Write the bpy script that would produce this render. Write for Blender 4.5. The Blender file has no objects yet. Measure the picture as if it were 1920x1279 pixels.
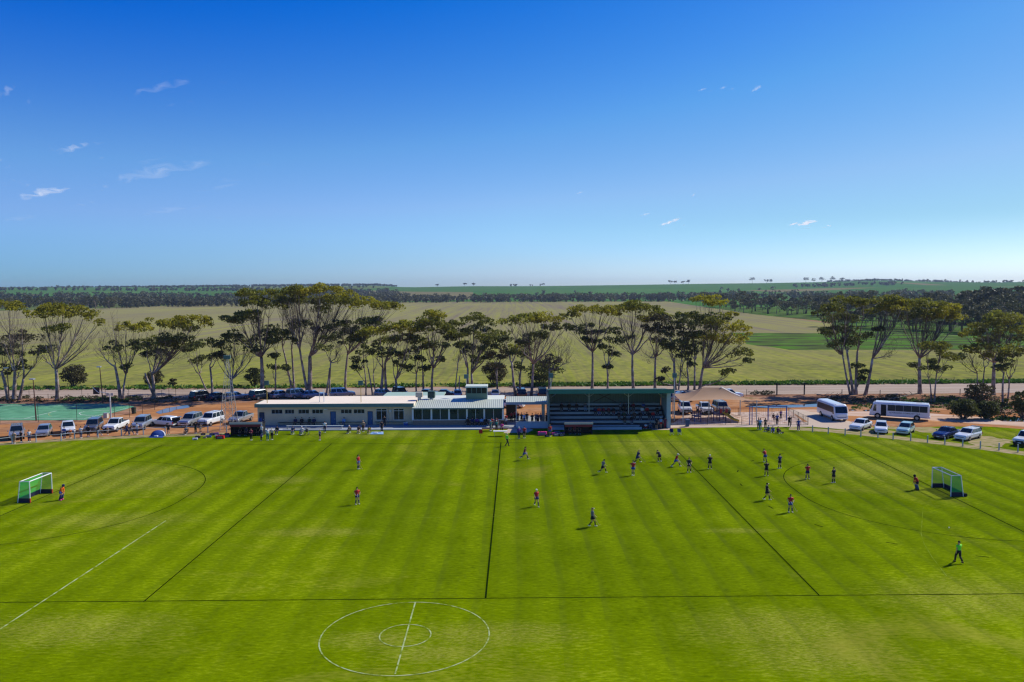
import bpy, bmesh, math, random
import numpy as np
from mathutils import Vector, Matrix
sc = bpy.context.scene
COL = sc.collection
R = math.radians
# ---------------------------------------------------------------- camera
CX, CY, CZ = 2.228, -52.955, 21.067
YAW, PIT, ROL, F = R(0.1693), R(3.819), R(-0.2967), 1500.5
_fw0 = Vector((-math.sin(YAW), math.cos(YAW), 0)); _rt0 = Vector((math.cos(YAW), math.sin(YAW), 0))
FW = _fw0*math.cos(PIT) - Vector((0, 0, 1))*math.sin(PIT)
_up0 = _fw0*math.sin(PIT) + Vector((0, 0, 1))*math.cos(PIT)
RT = _rt0*math.cos(ROL) + _up0*math.sin(ROL)
UP = _up0*math.cos(ROL) - _rt0*math.sin(ROL)
CAM = Vector((CX, CY, CZ))
cd = bpy.data.cameras.new('camera'); cam = bpy.data.objects.new('camera', cd); COL.objects.link(cam)
cd.sensor_width = 36; cd.lens = F/1920*36; cd.clip_start = 1; cd.clip_end = 60000
cam.matrix_world = Matrix(((RT.x, UP.x, -FW.x, CX), (RT.y, UP.y, -FW.y, CY), (RT.z, UP.z, -FW.z, CZ), (0, 0, 0, 1)))
sc.camera = cam
# ---------------------------------------------------------------- light
SUN_EL = R(41); SUN_AZ = math.atan2(.865, .503)          # clockwise from +Y
SKY_R = [(0, 0), (.04, .003), (.14, .13), (.3, .305), (.6, .46), (1, .75)]
SKY_G = [(0, 0), (.18, .12), (.36, .366), (.58, .55), (.78, .70), (1, .85)]
SKY_B = [(0, 0), (.44, .64), (.65, .83), (.9, .93), (1, .95)]
wd = bpy.data.worlds.new('World'); sc.world = wd; wd.use_nodes = True
nt = wd.node_tree; bg = nt.nodes['Background']
sky = nt.nodes.new('ShaderNodeTexSky'); sky.sky_type = 'NISHITA'; sky.sun_disc = False
sky.sun_elevation = SUN_EL; sky.sun_rotation = SUN_AZ; sky.altitude = 300
sky.air_density = 1.0; sky.dust_density = 0.3; sky.ozone_density = 2.0
hs = nt.nodes.new('ShaderNodeHueSaturation'); hs.inputs['Saturation'].default_value = 1.45
def vscale(src, k):
    v = nt.nodes.new('ShaderNodeVectorMath'); v.operation = 'SCALE'; v.inputs['Scale'].default_value = k; nt.links.new(src, v.inputs[0]); return v.outputs[0]
cv = nt.nodes.new('ShaderNodeRGBCurve'); cv.mapping.use_clip = False; cv.mapping.extend = 'EXTRAPOLATED'
for ci, P in ((0, SKY_R), (1, SKY_G), (2, SKY_B)):
    c = cv.mapping.curves[ci]; c.points[0].location = P[0]; c.points[1].location = P[-1]
    for p in P[1:-1]: c.points.new(*p)
    for p in c.points: p.handle_type = 'VECTOR'
cv.mapping.update()
nt.links.new(sky.outputs[0], hs.inputs['Color']); nt.links.new(vscale(hs.outputs[0], .1), cv.inputs['Color']); 
# pale air low over the horizon: clearer and bluer away from the sun, whiter towards it
tcw = nt.nodes.new('ShaderNodeTexCoord'); sx = nt.nodes.new('ShaderNodeSeparateXYZ'); nt.links.new(tcw.outputs['Generated'], sx.inputs[0])
mr = nt.nodes.new('ShaderNodeMapRange'); mr.interpolation_type = 'SMOOTHSTEP'; mr.inputs[1].default_value = .0; mr.inputs[2].default_value = .19; mr.inputs[3].default_value = 1; mr.inputs[4].default_value = 0; nt.links.new(sx.outputs[2], mr.inputs[0])
mrx = nt.nodes.new('ShaderNodeMapRange'); mrx.inputs[1].default_value = -.55; mrx.inputs[2].default_value = .55; nt.links.new(sx.outputs[0], mrx.inputs[0])
hr = nt.nodes.new('ShaderNodeValToRGB'); e = hr.color_ramp.elements; e.new(.5); nt.links.new(mrx.outputs[0], hr.inputs[0])
for i, c in enumerate([(.46, .78, 1.12), (.74, 1.02, 1.19), (.72, .86, .98)]): e[i].position = i/2; e[i].color = tuple(v/2 for v in c)+(1,)
mh = nt.nodes.new('ShaderNodeMix'); mh.data_type = 'RGBA'; mh.inputs[6].default_value = (.5, .5, .5, 1); nt.links.new(mr.outputs[0], mh.inputs[0]); nt.links.new(hr.outputs[0], mh.inputs[7])
mr2 = nt.nodes.new('ShaderNodeMapRange'); mr2.interpolation_type = 'SMOOTHSTEP'; mr2.inputs[1].default_value = .0; mr2.inputs[2].default_value = .085; mr2.inputs[3].default_value = 1; mr2.inputs[4].default_value = 0; nt.links.new(sx.outputs[2], mr2.inputs[0])
hr2 = nt.nodes.new('ShaderNodeValToRGB'); e = hr2.color_ramp.elements; e.new(.5); nt.links.new(mrx.outputs[0], hr2.inputs[0])
for i, c in enumerate([(1, 1, 1), (1.2, 1.0, 1.06), (1.7, 1.6, 1.6)]): e[i].position = i/2; e[i].color = tuple(v/2 for v in c)+(1,)
mh2 = nt.nodes.new('ShaderNodeMix'); mh2.data_type = 'RGBA'; mh2.inputs[6].default_value = (.5, .5, .5, 1); nt.links.new(mr2.outputs[0], mh2.inputs[0]); nt.links.new(hr2.outputs[0], mh2.inputs[7])
mq = nt.nodes.new('ShaderNodeVectorMath'); mq.operation = 'MULTIPLY'; nt.links.new(mh.outputs[2], mq.inputs[0]); nt.links.new(mh2.outputs[2], mq.inputs[1])
mm = nt.nodes.new('ShaderNodeVectorMath'); mm.operation = 'MULTIPLY'; nt.links.new(vscale(cv.outputs[0], 40), mm.inputs[0]); nt.links.new(mq.outputs[0], mm.inputs[1])
nt.links.new(mm.outputs[0], bg.inputs[0])
bg.inputs[1].default_value = 0.10
sd = bpy.data.lights.new('sun', 'SUN'); sd.energy = 5.0; sd.angle = R(0.5); sd.color = (1, .965, .83)
sun = bpy.data.objects.new('sun', sd); COL.objects.link(sun)
SV = Vector((math.sin(SUN_AZ)*math.cos(SUN_EL), math.cos(SUN_AZ)*math.cos(SUN_EL), math.sin(SUN_EL)))
sun.rotation_euler = SV.to_track_quat('Z', 'Y').to_euler()
sc.view_settings.view_transform = 'Standard'; sc.view_settings.look = 'None'
sc.view_settings.exposure = 0.0; sc.view_settings.gamma = 1
sc.cycles.filter_width = 1.3; sc.cycles.max_bounces = 6; sc.cycles.transparent_max_bounces = 12; sc.cycles.volume_bounces = 0
sc.cycles.diffuse_bounces = 2; sc.cycles.glossy_bounces = 2

# ---------------------------------------------------------------- pixel -> world
def ray(px, py):
    return (FW + RT*((px-960)/F) - UP*((py-639.5)/F))
def G(px, py, z=0.0):
    d = ray(px, py); t = (z-CZ)/d.z
    return CAM + d*t
def PY(px, py, Y):
    d = ray(px, py); t = (Y-CY)/d.y
    return CAM + d*t
def PD(px, py, D):
    return CAM + ray(px, py)*D

# ---------------------------------------------------------------- materials
def nodes(m):
    m.use_nodes = True; n = m.node_tree; return n, n.nodes['Principled BSDF']
MATS = {}
def mat(name, col, rough=.8, var=.15, scale=3.0, metal=0., spec=.3, emit=None, alpha=None):
    if name in MATS: return MATS[name]
    m = bpy.data.materials.new(name); n, b = nodes(m)
    tc = n.nodes.new('ShaderNodeTexCoord'); no = n.nodes.new('ShaderNodeTexNoise')
    no.inputs['Scale'].default_value = scale; no.inputs['Detail'].default_value = 4
    n.links.new(tc.outputs['Object'], no.inputs['Vector'])
    mx = n.nodes.new('ShaderNodeMix'); mx.data_type = 'RGBA'
    mx.inputs[6].default_value = (*[c*(1-var) for c in col], 1); mx.inputs[7].default_value = (*[min(1, c*(1+var)) for c in col], 1)
    n.links.new(no.outputs['Fac'], mx.inputs[0]); n.links.new(mx.outputs[2], b.inputs['Base Color'])
    b.inputs['Roughness'].default_value = rough; b.inputs['Metallic'].default_value = metal
    b.inputs['Specular IOR Level'].default_value = spec
    if alpha is not None: b.inputs['Alpha'].default_value = alpha
    MATS[name] = m; return m

class NT:
    """tiny helper for building node chains on world coordinates"""
    def __init__(s, name, rough=.9, spec=.2):
        s.m = bpy.data.materials.new(name); s.n, s.b = nodes(s.m)
        s.b.inputs['Roughness'].default_value = rough; s.b.inputs['Specular IOR Level'].default_value = spec
        s.tc = s.n.nodes.new('ShaderNodeTexCoord')
    def L(s, a, b): s.n.links.new(a, b)
    def noise(s, scale, detail=4, sx=1, sy=1, rot=0, dist=0, rough=.5):
        mp = s.n.nodes.new('ShaderNodeMapping'); mp.inputs['Scale'].default_value = (sx, sy, 1); mp.inputs['Rotation'].default_value = (0, 0, rot)
        s.L(s.tc.outputs['Object'], mp.inputs['Vector'])
        no = s.n.nodes.new('ShaderNodeTexNoise'); no.inputs['Scale'].default_value = scale; no.inputs['Detail'].default_value = detail
        no.inputs['Distortion'].default_value = dist; no.inputs['Roughness'].default_value = rough
        s.L(mp.outputs[0], no.inputs['Vector']); return no.outputs['Fac']
    def voronoi(s, scale, sx=1, sy=1, rot=0, out='Color'):
        mp = s.n.nodes.new('ShaderNodeMapping'); mp.inputs['Scale'].default_value = (sx, sy, 1); mp.inputs['Rotation'].default_value = (0, 0, rot)
        s.L(s.tc.outputs['Object'], mp.inputs['Vector'])
        v = s.n.nodes.new('ShaderNodeTexVoronoi'); v.inputs['Scale'].default_value = scale
        s.L(mp.outputs[0], v.inputs['Vector']); return v.outputs[out]
    def ramp(s, fac, stops, interp='LINEAR'):
        r = s.n.nodes.new('ShaderNodeValToRGB'); r.color_ramp.interpolation = interp
        e = r.color_ramp.elements
        while len(e) < len(stops): e.new(.5)
        for i, (p, c) in enumerate(stops):
            e[i].position = p; e[i].color = (*c, 1) if len(c) == 3 else c
        s.L(fac, r.inputs[0]); return r.outputs['Color']
    def mix(s, fac, a, b, mode='MIX'):
        x = s.n.nodes.new('ShaderNodeMix'); x.data_type = 'RGBA'; x.blend_type = mode
        for v, i in ((fac, 0), (a, 6), (b, 7)):
            if isinstance(v, (int, float)): x.inputs[i].default_value = v
            elif isinstance(v, tuple): x.inputs[i].default_value = (*v, 1)
            else: s.L(v, x.inputs[i])
        return x.outputs[2]
    def math(s, op, a, b=None, c=None):
        x = s.n.nodes.new('ShaderNodeMath'); x.operation = op
        for i, v in enumerate((a, b, c)):
            if v is None: continue
            if isinstance(v, (int, float)): x.inputs[i].default_value = v
            else: s.L(v, x.inputs[i])
        return x.outputs[0]
    def xyz(s):
        x = s.n.nodes.new('ShaderNodeSeparateXYZ'); s.L(s.tc.outputs['Object'], x.inputs[0]); return x.outputs
    def color(s, c): s.L(c, s.b.inputs['Base Color'])
    def bump(s, h, strength=.3, dist=.05):
        b = s.n.nodes.new('ShaderNodeBump'); b.inputs['Strength'].default_value = strength; b.inputs['Distance'].default_value = dist
        s.L(h, b.inputs['Height']); s.L(b.outputs[0], s.b.inputs['Normal'])

# ---------------------------------------------------------------- mesh helpers
def link(name, me, m=None, parent=None, loc=None):
    o = bpy.data.objects.new(name, me); COL.objects.link(o)
    if m is not None: me.materials.append(m)
    if parent is not None: o.parent = parent
    if loc is not None: o.location = loc
    return o
def tag(o, label=None, cat=None, group=None, kind=None):
    if label: o['label'] = label
    if cat: o['category'] = cat
    if group: o['group'] = group
    if kind: o['kind'] = kind
    return o
def empty(name, loc, label=None, cat=None, group=None, rz=0, scale=1):
    o = bpy.data.objects.new(name, None); COL.objects.link(o); o.location = loc; o.rotation_euler = (0, 0, rz)
    o.empty_display_size = .2; o.scale = (scale,)*3
    return tag(o, label, cat, group)
def copy_tree(o, parent=None):
    c = o.copy(); COL.objects.link(c); c.parent = parent
    for ch in list(o.children): copy_tree(ch, c)
    return c
class MB:
    def __init__(s, org=(0, 0, 0)): s.v = []; s.f = []; s.o = Vector(org)
    def quad(s, *p):
        i = len(s.v); s.v += [tuple(Vector(q)-s.o) for q in p]; s.f.append(tuple(range(i, i+len(p)))); return s
    def box(s, x0, x1, y0, y1, z0, z1, rz=0, c=None):
        i = len(s.v); P = [Vector((x, y, z)) for z in (z0, z1) for x, y in ((x0, y0), (x1, y0), (x1, y1), (x0, y1))]
        if rz:
            c = Vector(c) if c is not None else Vector(((x0+x1)/2, (y0+y1)/2, 0)); M = Matrix.Rotation(rz, 3, 'Z')
            P = [M @ (p-c)+c for p in P]
        s.v += [tuple(p-s.o) for p in P]
        s.f += [tuple(i+k for k in q) for q in ((3, 2, 1, 0), (4, 5, 6, 7), (0, 1, 5, 4), (1, 2, 6, 5), (2, 3, 7, 6), (3, 0, 4, 7))]; return s
    def loft(s, rings, cap=True):
        n = len(rings[0]); i = len(s.v)
        for r in rings: s.v += [tuple(Vector(q)-s.o) for q in r]
        for k in range(len(rings)-1):
            for j in range(n):
                a = i+k*n+j; b = i+k*n+(j+1) % n; s.f.append((a, b, b+n, a+n))
        if cap: s.f.append(tuple(i+j for j in reversed(range(n)))); s.f.append(tuple(i+(len(rings)-1)*n+j for j in range(n)))
        return s
    def tube(s, pts, rad, n=6, cap=True):
        pts = [Vector(p) for p in pts]
        if not isinstance(rad, (list, tuple)): rad = [rad]*len(pts)
        rings = []; u = None
        for k, p in enumerate(pts):
            d = (pts[min(k+1, len(pts)-1)]-pts[max(k-1, 0)])
            if d.length < 1e-9: d = Vector((0, 0, 1))
            d.normalize()
            if u is None:
                u = d.orthogonal().normalized()
            else:
                u = (u-d*u.dot(d)); u = u.normalized() if u.length > 1e-6 else d.orthogonal().normalized()
            w = d.cross(u)
            rings.append([p+(u*math.cos(a)+w*math.sin(a))*rad[k] for a in [2*math.pi*j/n for j in range(n)]])
        return s.loft(rings, cap)
    def ell(s, c, rx, ry, rz, n=8, m=5, zlo=-1.0):
        c = Vector(c); rings = []
        for k in range(m+1):
            t = zlo*math.pi/2+(1-zlo)*math.pi/2*k/m
            t = min(max(t, -math.pi/2+.05), math.pi/2-.05)
            rings.append([c+Vector((rx*math.cos(t)*math.cos(a), ry*math.cos(t)*math.sin(a), rz*math.sin(t))) for a in [2*math.pi*j/n for j in range(n)]])
        return s.loft(rings)
    def me(s, name, smooth=False):
        me = bpy.data.meshes.new(name); me.from_pydata(s.v, [], s.f)
        if smooth: me.shade_smooth()
        me.validate(); return me
    def obj(s, name, m, parent=None, loc=None, smooth=False): return link(name, s.me(name, smooth), m, parent, loc)

def np_mesh(name, V, Q):
    """V (n,3) floats, Q (m,4) ints"""
    me = bpy.data.meshes.new(name); me.vertices.add(len(V)); me.vertices.foreach_set('co', V.astype(np.float32).ravel())
    k = Q.shape[1]; me.loops.add(Q.size); me.loops.foreach_set('vertex_index', Q.astype(np.int32).ravel())
    me.polygons.add(len(Q)); me.polygons.foreach_set('loop_start', np.arange(0, Q.size, k, dtype=np.int32))
    me.update(calc_edges=True); return me
def leaf_arrays(rng, centers, radii, n, size, upbias=.35, shell=.55):
    """n leaf clusters in each ellipsoid (centers (k,3), radii (k,3))"""
    k = len(centers); N = k*n
    d = rng.normal(size=(N, 3)); d /= np.linalg.norm(d, axis=1)[:, None]+1e-9
    d[:, 2] = np.where(rng.random(N) < upbias, np.abs(d[:, 2]), d[:, 2])
    r = shell+(1-shell)*rng.random(N)**.6
    c = np.repeat(centers, n, 0)+d*r[:, None]*np.repeat(radii, n, 0)
    a = rng.normal(size=(N, 3)); a /= np.linalg.norm(a, axis=1)[:, None]
    b = rng.normal(size=(N, 3)); b -= a*(a*b).sum(1)[:, None]; b /= np.linalg.norm(b, axis=1)[:, None]
    s = size*(.55+.9*rng.random(N))[:, None]
    a = a*s*.62; b = b*s*.36
    V = np.stack([c-a, c-b*.9, c+a, c+b*.9], 1).reshape(-1, 3)
    Q = np.arange(N*4).reshape(-1, 4); return V, Q
def leaf_mat(name, dark, light, trans=.3, scale=.35):
    t = NT(name, .6, .25)
    n1 = t.noise(scale, 3); n2 = t.noise(scale*8, 2)
    f = t.math('ADD', t.math('MULTIPLY', n1, .65), t.math('MULTIPLY', n2, .35))
    oi = t.n.nodes.new('ShaderNodeObjectInfo')
    f = t.math('ADD', f, t.math('MULTIPLY', t.math('SUBTRACT', oi.outputs['Random'], .5), .16))
    c = t.ramp(f, [(.32, dark), (.68, light)]); t.color(c)
    tr = t.n.nodes.new('ShaderNodeBsdfTranslucent'); t.L(c, tr.inputs[0])
    ms = t.n.nodes.new('ShaderNodeMixShader'); ms.inputs[0].default_value = trans
    t.L(t.b.outputs[0], ms.inputs[1]); t.L(tr.outputs[0], ms.inputs[2])
    t.L(ms.outputs[0], t.n.nodes['Material Output'].inputs[0]); return t.m

def sheet(name, pix=None, z=.0, m=None, pts=None, kind='structure', sub=0):
    P = [G(x, y, z) for x, y in pix] if pix else [Vector((x, y, z)) for x, y in pts]
    bm = bmesh.new(); vs = [bm.verts.new(p) for p in P]; f = bm.faces.new(vs); f.normal_update()
    if f.normal.z < 0: f.normal_flip()
    bmesh.ops.triangulate(bm, faces=[f])
    me = bpy.data.meshes.new(name); bm.to_mesh(me); bm.free()
    o = link(name, me, m); o['kind'] = kind; return o
def wobble(pts, amp, n, seed):
    rnd = random.Random(seed); out = []
    for i, (a, b) in enumerate(pts):
        c, d = pts[(i+1) % len(pts)]
        for k in range(n):
            t = k/n; out.append((a+(c-a)*t+(rnd.uniform(-amp, amp) if k else 0), b+(d-b)*t+(rnd.uniform(-amp, amp)*.25 if k else 0)))
    return out

# ================================================================ GROUND
PROFILE = [(-6000, 5), (-600, 4), (0, 4), (300, 4), (700, 5), (760, 1.5), (880, 3), (1000, 2.5), (1150, 3.5), (1300, 5), (1420, 5.5), (1560, 7), (1640, 9), (1740, 6), (1850, 4), (1950, 5), (2600, 6), (8000, 5)]
def prof(u): return float(np.interp(u, [p[0] for p in PROFILE], [p[1] for p in PROFILE]))
def height(x, y):
    dy = y-CY
    if dy < 900: return 0.0
    D = math.hypot(x-CX, dy); u = 960+(x-CX)/max(dy, 1)*F
    t = min(max((D-1250)/(3600-1250), 0), 1); t = t*t*(3-2*t)
    zr = CZ+3600*prof(u)/F
    zz = zr*t
    if D > 3600: zz = zr-(D-3600)*.010
    w = min(max((dy-900)/300, 0), 1)
    return zz*w
def build_ground():
    rs = [0, 20, 60, 120, 200, 300, 450, 650, 850]+list(range(1000, 4200, 100))+[4500, 5000, 6000, 8000, 12000, 20000, 30000]
    angs = []
    a = -math.pi
    while a < math.pi-1e-6:
        angs.append(a); a += R(1.0) if abs(a) < R(45) else R(5)
    V = []; Fc = []
    for r in rs:
        for a in angs:
            x = CX+r*math.sin(a); y = CY+r*math.cos(a); V.append((x, y, height(x, y)))
    n = len(angs)
    for i in range(len(rs)-1):
        for j in range(n): Fc.append((i*n+j, (i+1)*n+j, (i+1)*n+(j+1) % n, i*n+(j+1) % n))
    me = bpy.data.meshes.new('ground'); me.from_pydata(V, [], Fc)
    me.shade_smooth()
    t = NT('ground_soil', .95, 0)
    X = t.xyz()
    # near: red dirt and litter, far: paddocks
    n1 = t.noise(.12, 5, 1, 1.6); n2 = t.noise(1.4, 4)
    dirt = t.ramp(t.math('ADD', t.math('MULTIPLY', n1, .7), t.math('MULTIPLY', n2, .3)), [(.36, (.10, .052, .033)), (.47, (.27, .14, .085)), (.58, (.38, .22, .14)), (.70, (.14, .13, .035))])
    vc = t.voronoi(.0022, 1, .55, .2)
    sp = t.n.nodes.new('ShaderNodeSeparateColor'); t.L(vc, sp.inputs[0])
    pad = t.ramp(sp.outputs[0], [(0, (.045, .13, .025)), (.35, (.065, .17, .035)), (.55, (.14, .16, .055)), (.72, (.055, .15, .03)), (.88, (.24, .16, .09))], 'CONSTANT')
    pad = t.mix(.35, pad, t.ramp(t.noise(.004, 4), [(.3, (.04, .13, .025)), (.7, (.10, .16, .04))]))
    f = t.math('GREATER_THAN', X[1], 700)
    t.color(t.mix(f, dirt, pad)); me.materials.append(t.m)
    o = bpy.data.objects.new('ground', me); COL.objects.link(o); o['kind'] = 'structure'
build_ground()

# dirt car park (orange)
t = NT('orange_dirt', .95, 0)
n1 = t.noise(.05, 5, 1, 3); n2 = t.noise(.9, 5)
rut = t.ramp(t.noise(.55, 4, .06, 1, .08, 1.5), [(.42, (1, 1, 1)), (.50, (0, 0, 0)), (.56, (0, 0, 0)), (.62, (.7, .7, .7))]); damp = t.ramp(t.noise(.06, 4, 1, 2), [(.52, (0, 0, 0)), (.62, (1, 1, 1))])
COLD = (t.mix(t.ramp(n2, [(.35, (0, 0, 0)), (.75, (1, 1, 1))]), t.ramp(n1, [(.35, (.42, .175, .06)), (.5, (.50, .24, .095)), (.62, (.56, .34, .20))]), (.34, .16, .075), 'MIX'))
t.color(t.mix(t.math('MULTIPLY', damp, .45), t.mix(t.math('MULTIPLY', rut, .42), COLD, (.26, .115, .055)), (.20, .085, .045)))
t.bump(t.noise(2.5, 4), .4, .05)
M_DIRT = t.m
sheet('dirt_car_park', wobble([(-700, 862), (-80, 800), (150, 790), (240, 776), (300, 762), (420, 757), (520, 752), (800, 745), (1000, 745), (1250, 745), (1600, 752), (1900, 775), (2400, 800), (2900, 880), (2000, 848), (1640, 806), (1500, 800), (1250, 803), (480, 812), (260, 822), (60, 832), (-300, 856)], 3, 4, 1), .01, M_DIRT)
t = NT('pale_track', .95)
t.color(t.ramp(t.noise(.25, 5, .3, 2), [(.35, (.46, .27, .16)), (.6, (.60, .43, .33))]))
sheet('dirt_track', wobble([(1420, 775), (1560, 778), (1700, 785), (1920, 800), (2600, 850), (2600, 822), (1930, 788), (1700, 772), (1500, 768)], 2, 4, 2), .02, t.m)

# gravel road
t = NT('gravel_road', .9)
t.color(t.ramp(t.noise(.35, 5, .15, 1.5), [(.3, (.29, .205, .15)), (.5, (.37, .275, .21)), (.7, (.43, .34, .275))]))
M_ROAD = t.m
sheet('gravel_road', wobble([(-900, 733), (0, 731.5), (500, 729), (960, 726), (1400, 722.5), (1920, 718), (2900, 709), (2900, 727), (1920, 736.5), (1400, 740), (960, 743), (500, 745), (0, 747), (-900, 750)], .8, 5, 3), .014, M_ROAD)
t = NT('road_shoulder', .95)
t.color(t.ramp(t.noise(.2, 5, .2, 1.5), [(.35, (.27, .13, .08)), (.6, (.42, .25, .17))]))
sheet('road_shoulder', wobble([(-900, 730), (500, 726.5), (960, 723), (1400, 719.5), (1920, 715), (2900, 705), (2900, 712), (1920, 719.5), (1400, 724), (960, 727.5), (500, 730.5), (-900, 735)], .6, 6, 4), .006, t.m)

# paddock beyond the road
t = NT('paddock_crop', .95, 0)
X = t.xyz()
row = t.noise(.22, 5, 1, .014, 0, 0, .75); row2 = t.noise(1.1, 2, 1, .02)
big = t.noise(.012, 5, 1, .35); fine = t.noise(.5, 5, 1, .6)
dist = t.n.nodes.new('ShaderNodeMapRange'); dist.inputs[1].default_value = 110; dist.inputs[2].default_value = 330; t.L(X[1], dist.inputs[0])
near = t.ramp(t.math('ADD', t.math('MULTIPLY', fine, .55), t.math('MULTIPLY', t.noise(.06, 6, 1, .5), .45)), [(.34, (.12, .13, .04)), (.46, (.19, .202, .046)), (.54, (.25, .256, .052)), (.66, (.32, .30, .075))])
farc = t.ramp(t.math('ADD', t.math('MULTIPLY', big, .5), t.math('MULTIPLY', row, .5)), [(.34, (.205, .175, .115)), (.5, (.245, .225, .105)), (.62, (.28, .272, .09))])
mx = t.mix(dist.outputs[0], near, farc)
gro = t.ramp(t.math('ADD', t.math('MULTIPLY', row, .7), t.math('MULTIPLY', fine, .3)), [(.40, (.20, .175, .105)), (.52, (.5, .5, .5)), (.62, (.5, .5, .5))])
rw = t.ramp(t.math('ADD', t.math('MULTIPLY', row, .6), t.math('MULTIPLY', row2, .4)), [(.40, (.88, .80, 1.05)), (.50, (1.0, .98, 1.0)), (.60, (1.04, 1.07, .72))])
t.color(t.mix(1.0, mx, rw, 'MULTIPLY'))
t.bump(fine, .3, .3)
sheet('paddock', [(-1500, 732), (-1500, 640), (-300, 590), (170, 578.5), (300, 574), (440, 568.5), (800, 566), (1250, 565), (1330, 577), (1420, 590), (1560, 606), (1600, 640), (2900, 640), (2900, 706), (1920, 716), (1400, 720.5), (960, 724), (500, 727.5)], .03, t.m)
t = NT('rough_pasture', .95, 0)
t.color(t.ramp(t.noise(.06, 6, 1, 2.2), [(.36, (.045, .055, .03)), (.48, (.085, .12, .035)), (.6, (.075, .19, .02)), (.7, (.20, .22, .09))]))
sheet('rough_pasture', wobble([(1368, 624), (1560, 625), (1560, 604), (1410, 589), (1325, 576), (1420, 576), (3100, 585), (3100, 658), (1920, 656), (1600, 656), (1480, 656), (1400, 645)], 2, 4, 6), .05, t.m)

# lush weeds beside the road: many small upright blades of growth, one mass
M_WEED = leaf_mat('weed_leaf', (.03, .085, .008), (.10, .22, .015), .3, .4)
def weed_strip():
    rng = np.random.default_rng(5); N = 9000
    px = rng.uniform(-60, 1980, N); base = 728.5-(px-300)*.0072-rng.random(N)**1.5*4.5
    dens = np.where(px > 1000, .75, .26)
    keep = rng.random(N) < dens*(.5+.5*np.sin(px*.06)*np.sin(px*.017)+.25)
    C = np.array([list(G(a, b, .2)) for a, b in zip(px[keep], base[keep])])
    rad = np.tile([[.8, .6, .24]], (len(C), 1)); V, Q = leaf_arrays(rng, C, rad, 4, .55, .8)
    V[:, 2] = np.maximum(V[:, 2], .03)
    o = link('roadside_weeds', np_mesh('roadside_weeds', V, Q), M_WEED)
    tag(o, 'lush green weeds growing along the far edge of the gravel road', 'weeds', kind='stuff')
weed_strip()

# ---------------------------------------------------------------- oval
t = NT('oval_turf', .95, 0)
X = t.xyz()
big = t.noise(.045, 4, 1, .8, 0, .6); med = t.noise(.35, 5); fine = t.noise(3.0, 5, .6, 1.6); vf = t.noise(7, 4, .6, 1.5, 0, 0, .7)
lum = t.math('ADD', t.math('ADD', t.math('MULTIPLY', big, .26), t.math('MULTIPLY', med, .18)), t.math('ADD', t.math('MULTIPLY', fine, .32), t.math('MULTIPLY', vf, .24)))
base = t.ramp(lum, [(.36, (.062, .102, .0004)), (.45, (.118, .172, .0006)), (.54, (.170, .238, .001)), (.64, (.29, .36, .012))])
def patch(px, py, rx, ry):
    c = G(px, py); mp_ = t.n.nodes.new('ShaderNodeMapping'); mp_.vector_type = 'TEXTURE'; mp_.inputs['Location'].default_value = (c.x, c.y, 0); mp_.inputs['Scale'].default_value = (rx, ry, 1e6); t.L(t.tc.outputs['Object'], mp_.inputs[0])
    l_ = t.n.nodes.new('ShaderNodeVectorMath'); l_.operation = 'LENGTH'; t.L(mp_.outputs[0], l_.inputs[0]); return t.math('MAXIMUM', t.math('SUBTRACT', 1, l_.outputs['Value']), 0)
pm = None
for pc in [(205, 905, 11, 9), (250, 885, 9, 6), (300, 905, 8, 7), (215, 975, 12, 4), (700, 1200, 5, 2.2), (830, 1225, 6, 2), (1460, 1180, 9, 5), (1540, 1230, 8, 4), (150, 1180, 10, 4), (1650, 880, 12, 9), (1240, 845, 12, 6), (700, 815, 14, 5), (1210, 830, 10, 5), (540, 900, 5, 3), (1700, 830, 16, 3), (1390, 995, 5, 1.2), (590, 998, 8, 2), (930, 1190, 8, 3), (1830, 1120, 10, 6), (1880, 815, 14, 4), (1760, 808, 12, 3), (1650, 812, 8, 3)]:
    q_ = patch(*pc); pm = q_ if pm is None else t.math('MAXIMUM', pm, q_)
wear = t.ramp(t.math('ADD', t.math('MULTIPLY', pm, .36), t.math('MULTIPLY', t.math('ADD', t.math('MULTIPLY', t.noise(.8, 7, .6, 1.8, .2, 1.2, .8), .6), t.math('MULTIPLY', fine, .4)), .8)), [(.48, (0, 0, 0)), (.66, (1, 1, 1))])
base = t.mix(t.math('MULTIPLY', wear, .42), base, t.ramp(t.noise(5, 5, .6, 1.5, 0, 0, .7), [(.38, (.13, .18, .004)), (.52, (.32, .31, .04)), (.66, (.52, .45, .13))]))
yel = t.ramp(t.math('ADD', t.math('MULTIPLY', t.noise(.06, 6, 1, 1.4, .3, 1.2), .75), t.math('MULTIPLY', fine, .25)), [(.56, (0, 0, 0)), (.70, (1, 1, 1))])
base = t.mix(t.math('MULTIPLY', yel, .6), base, (.28, .26, .035))
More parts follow.
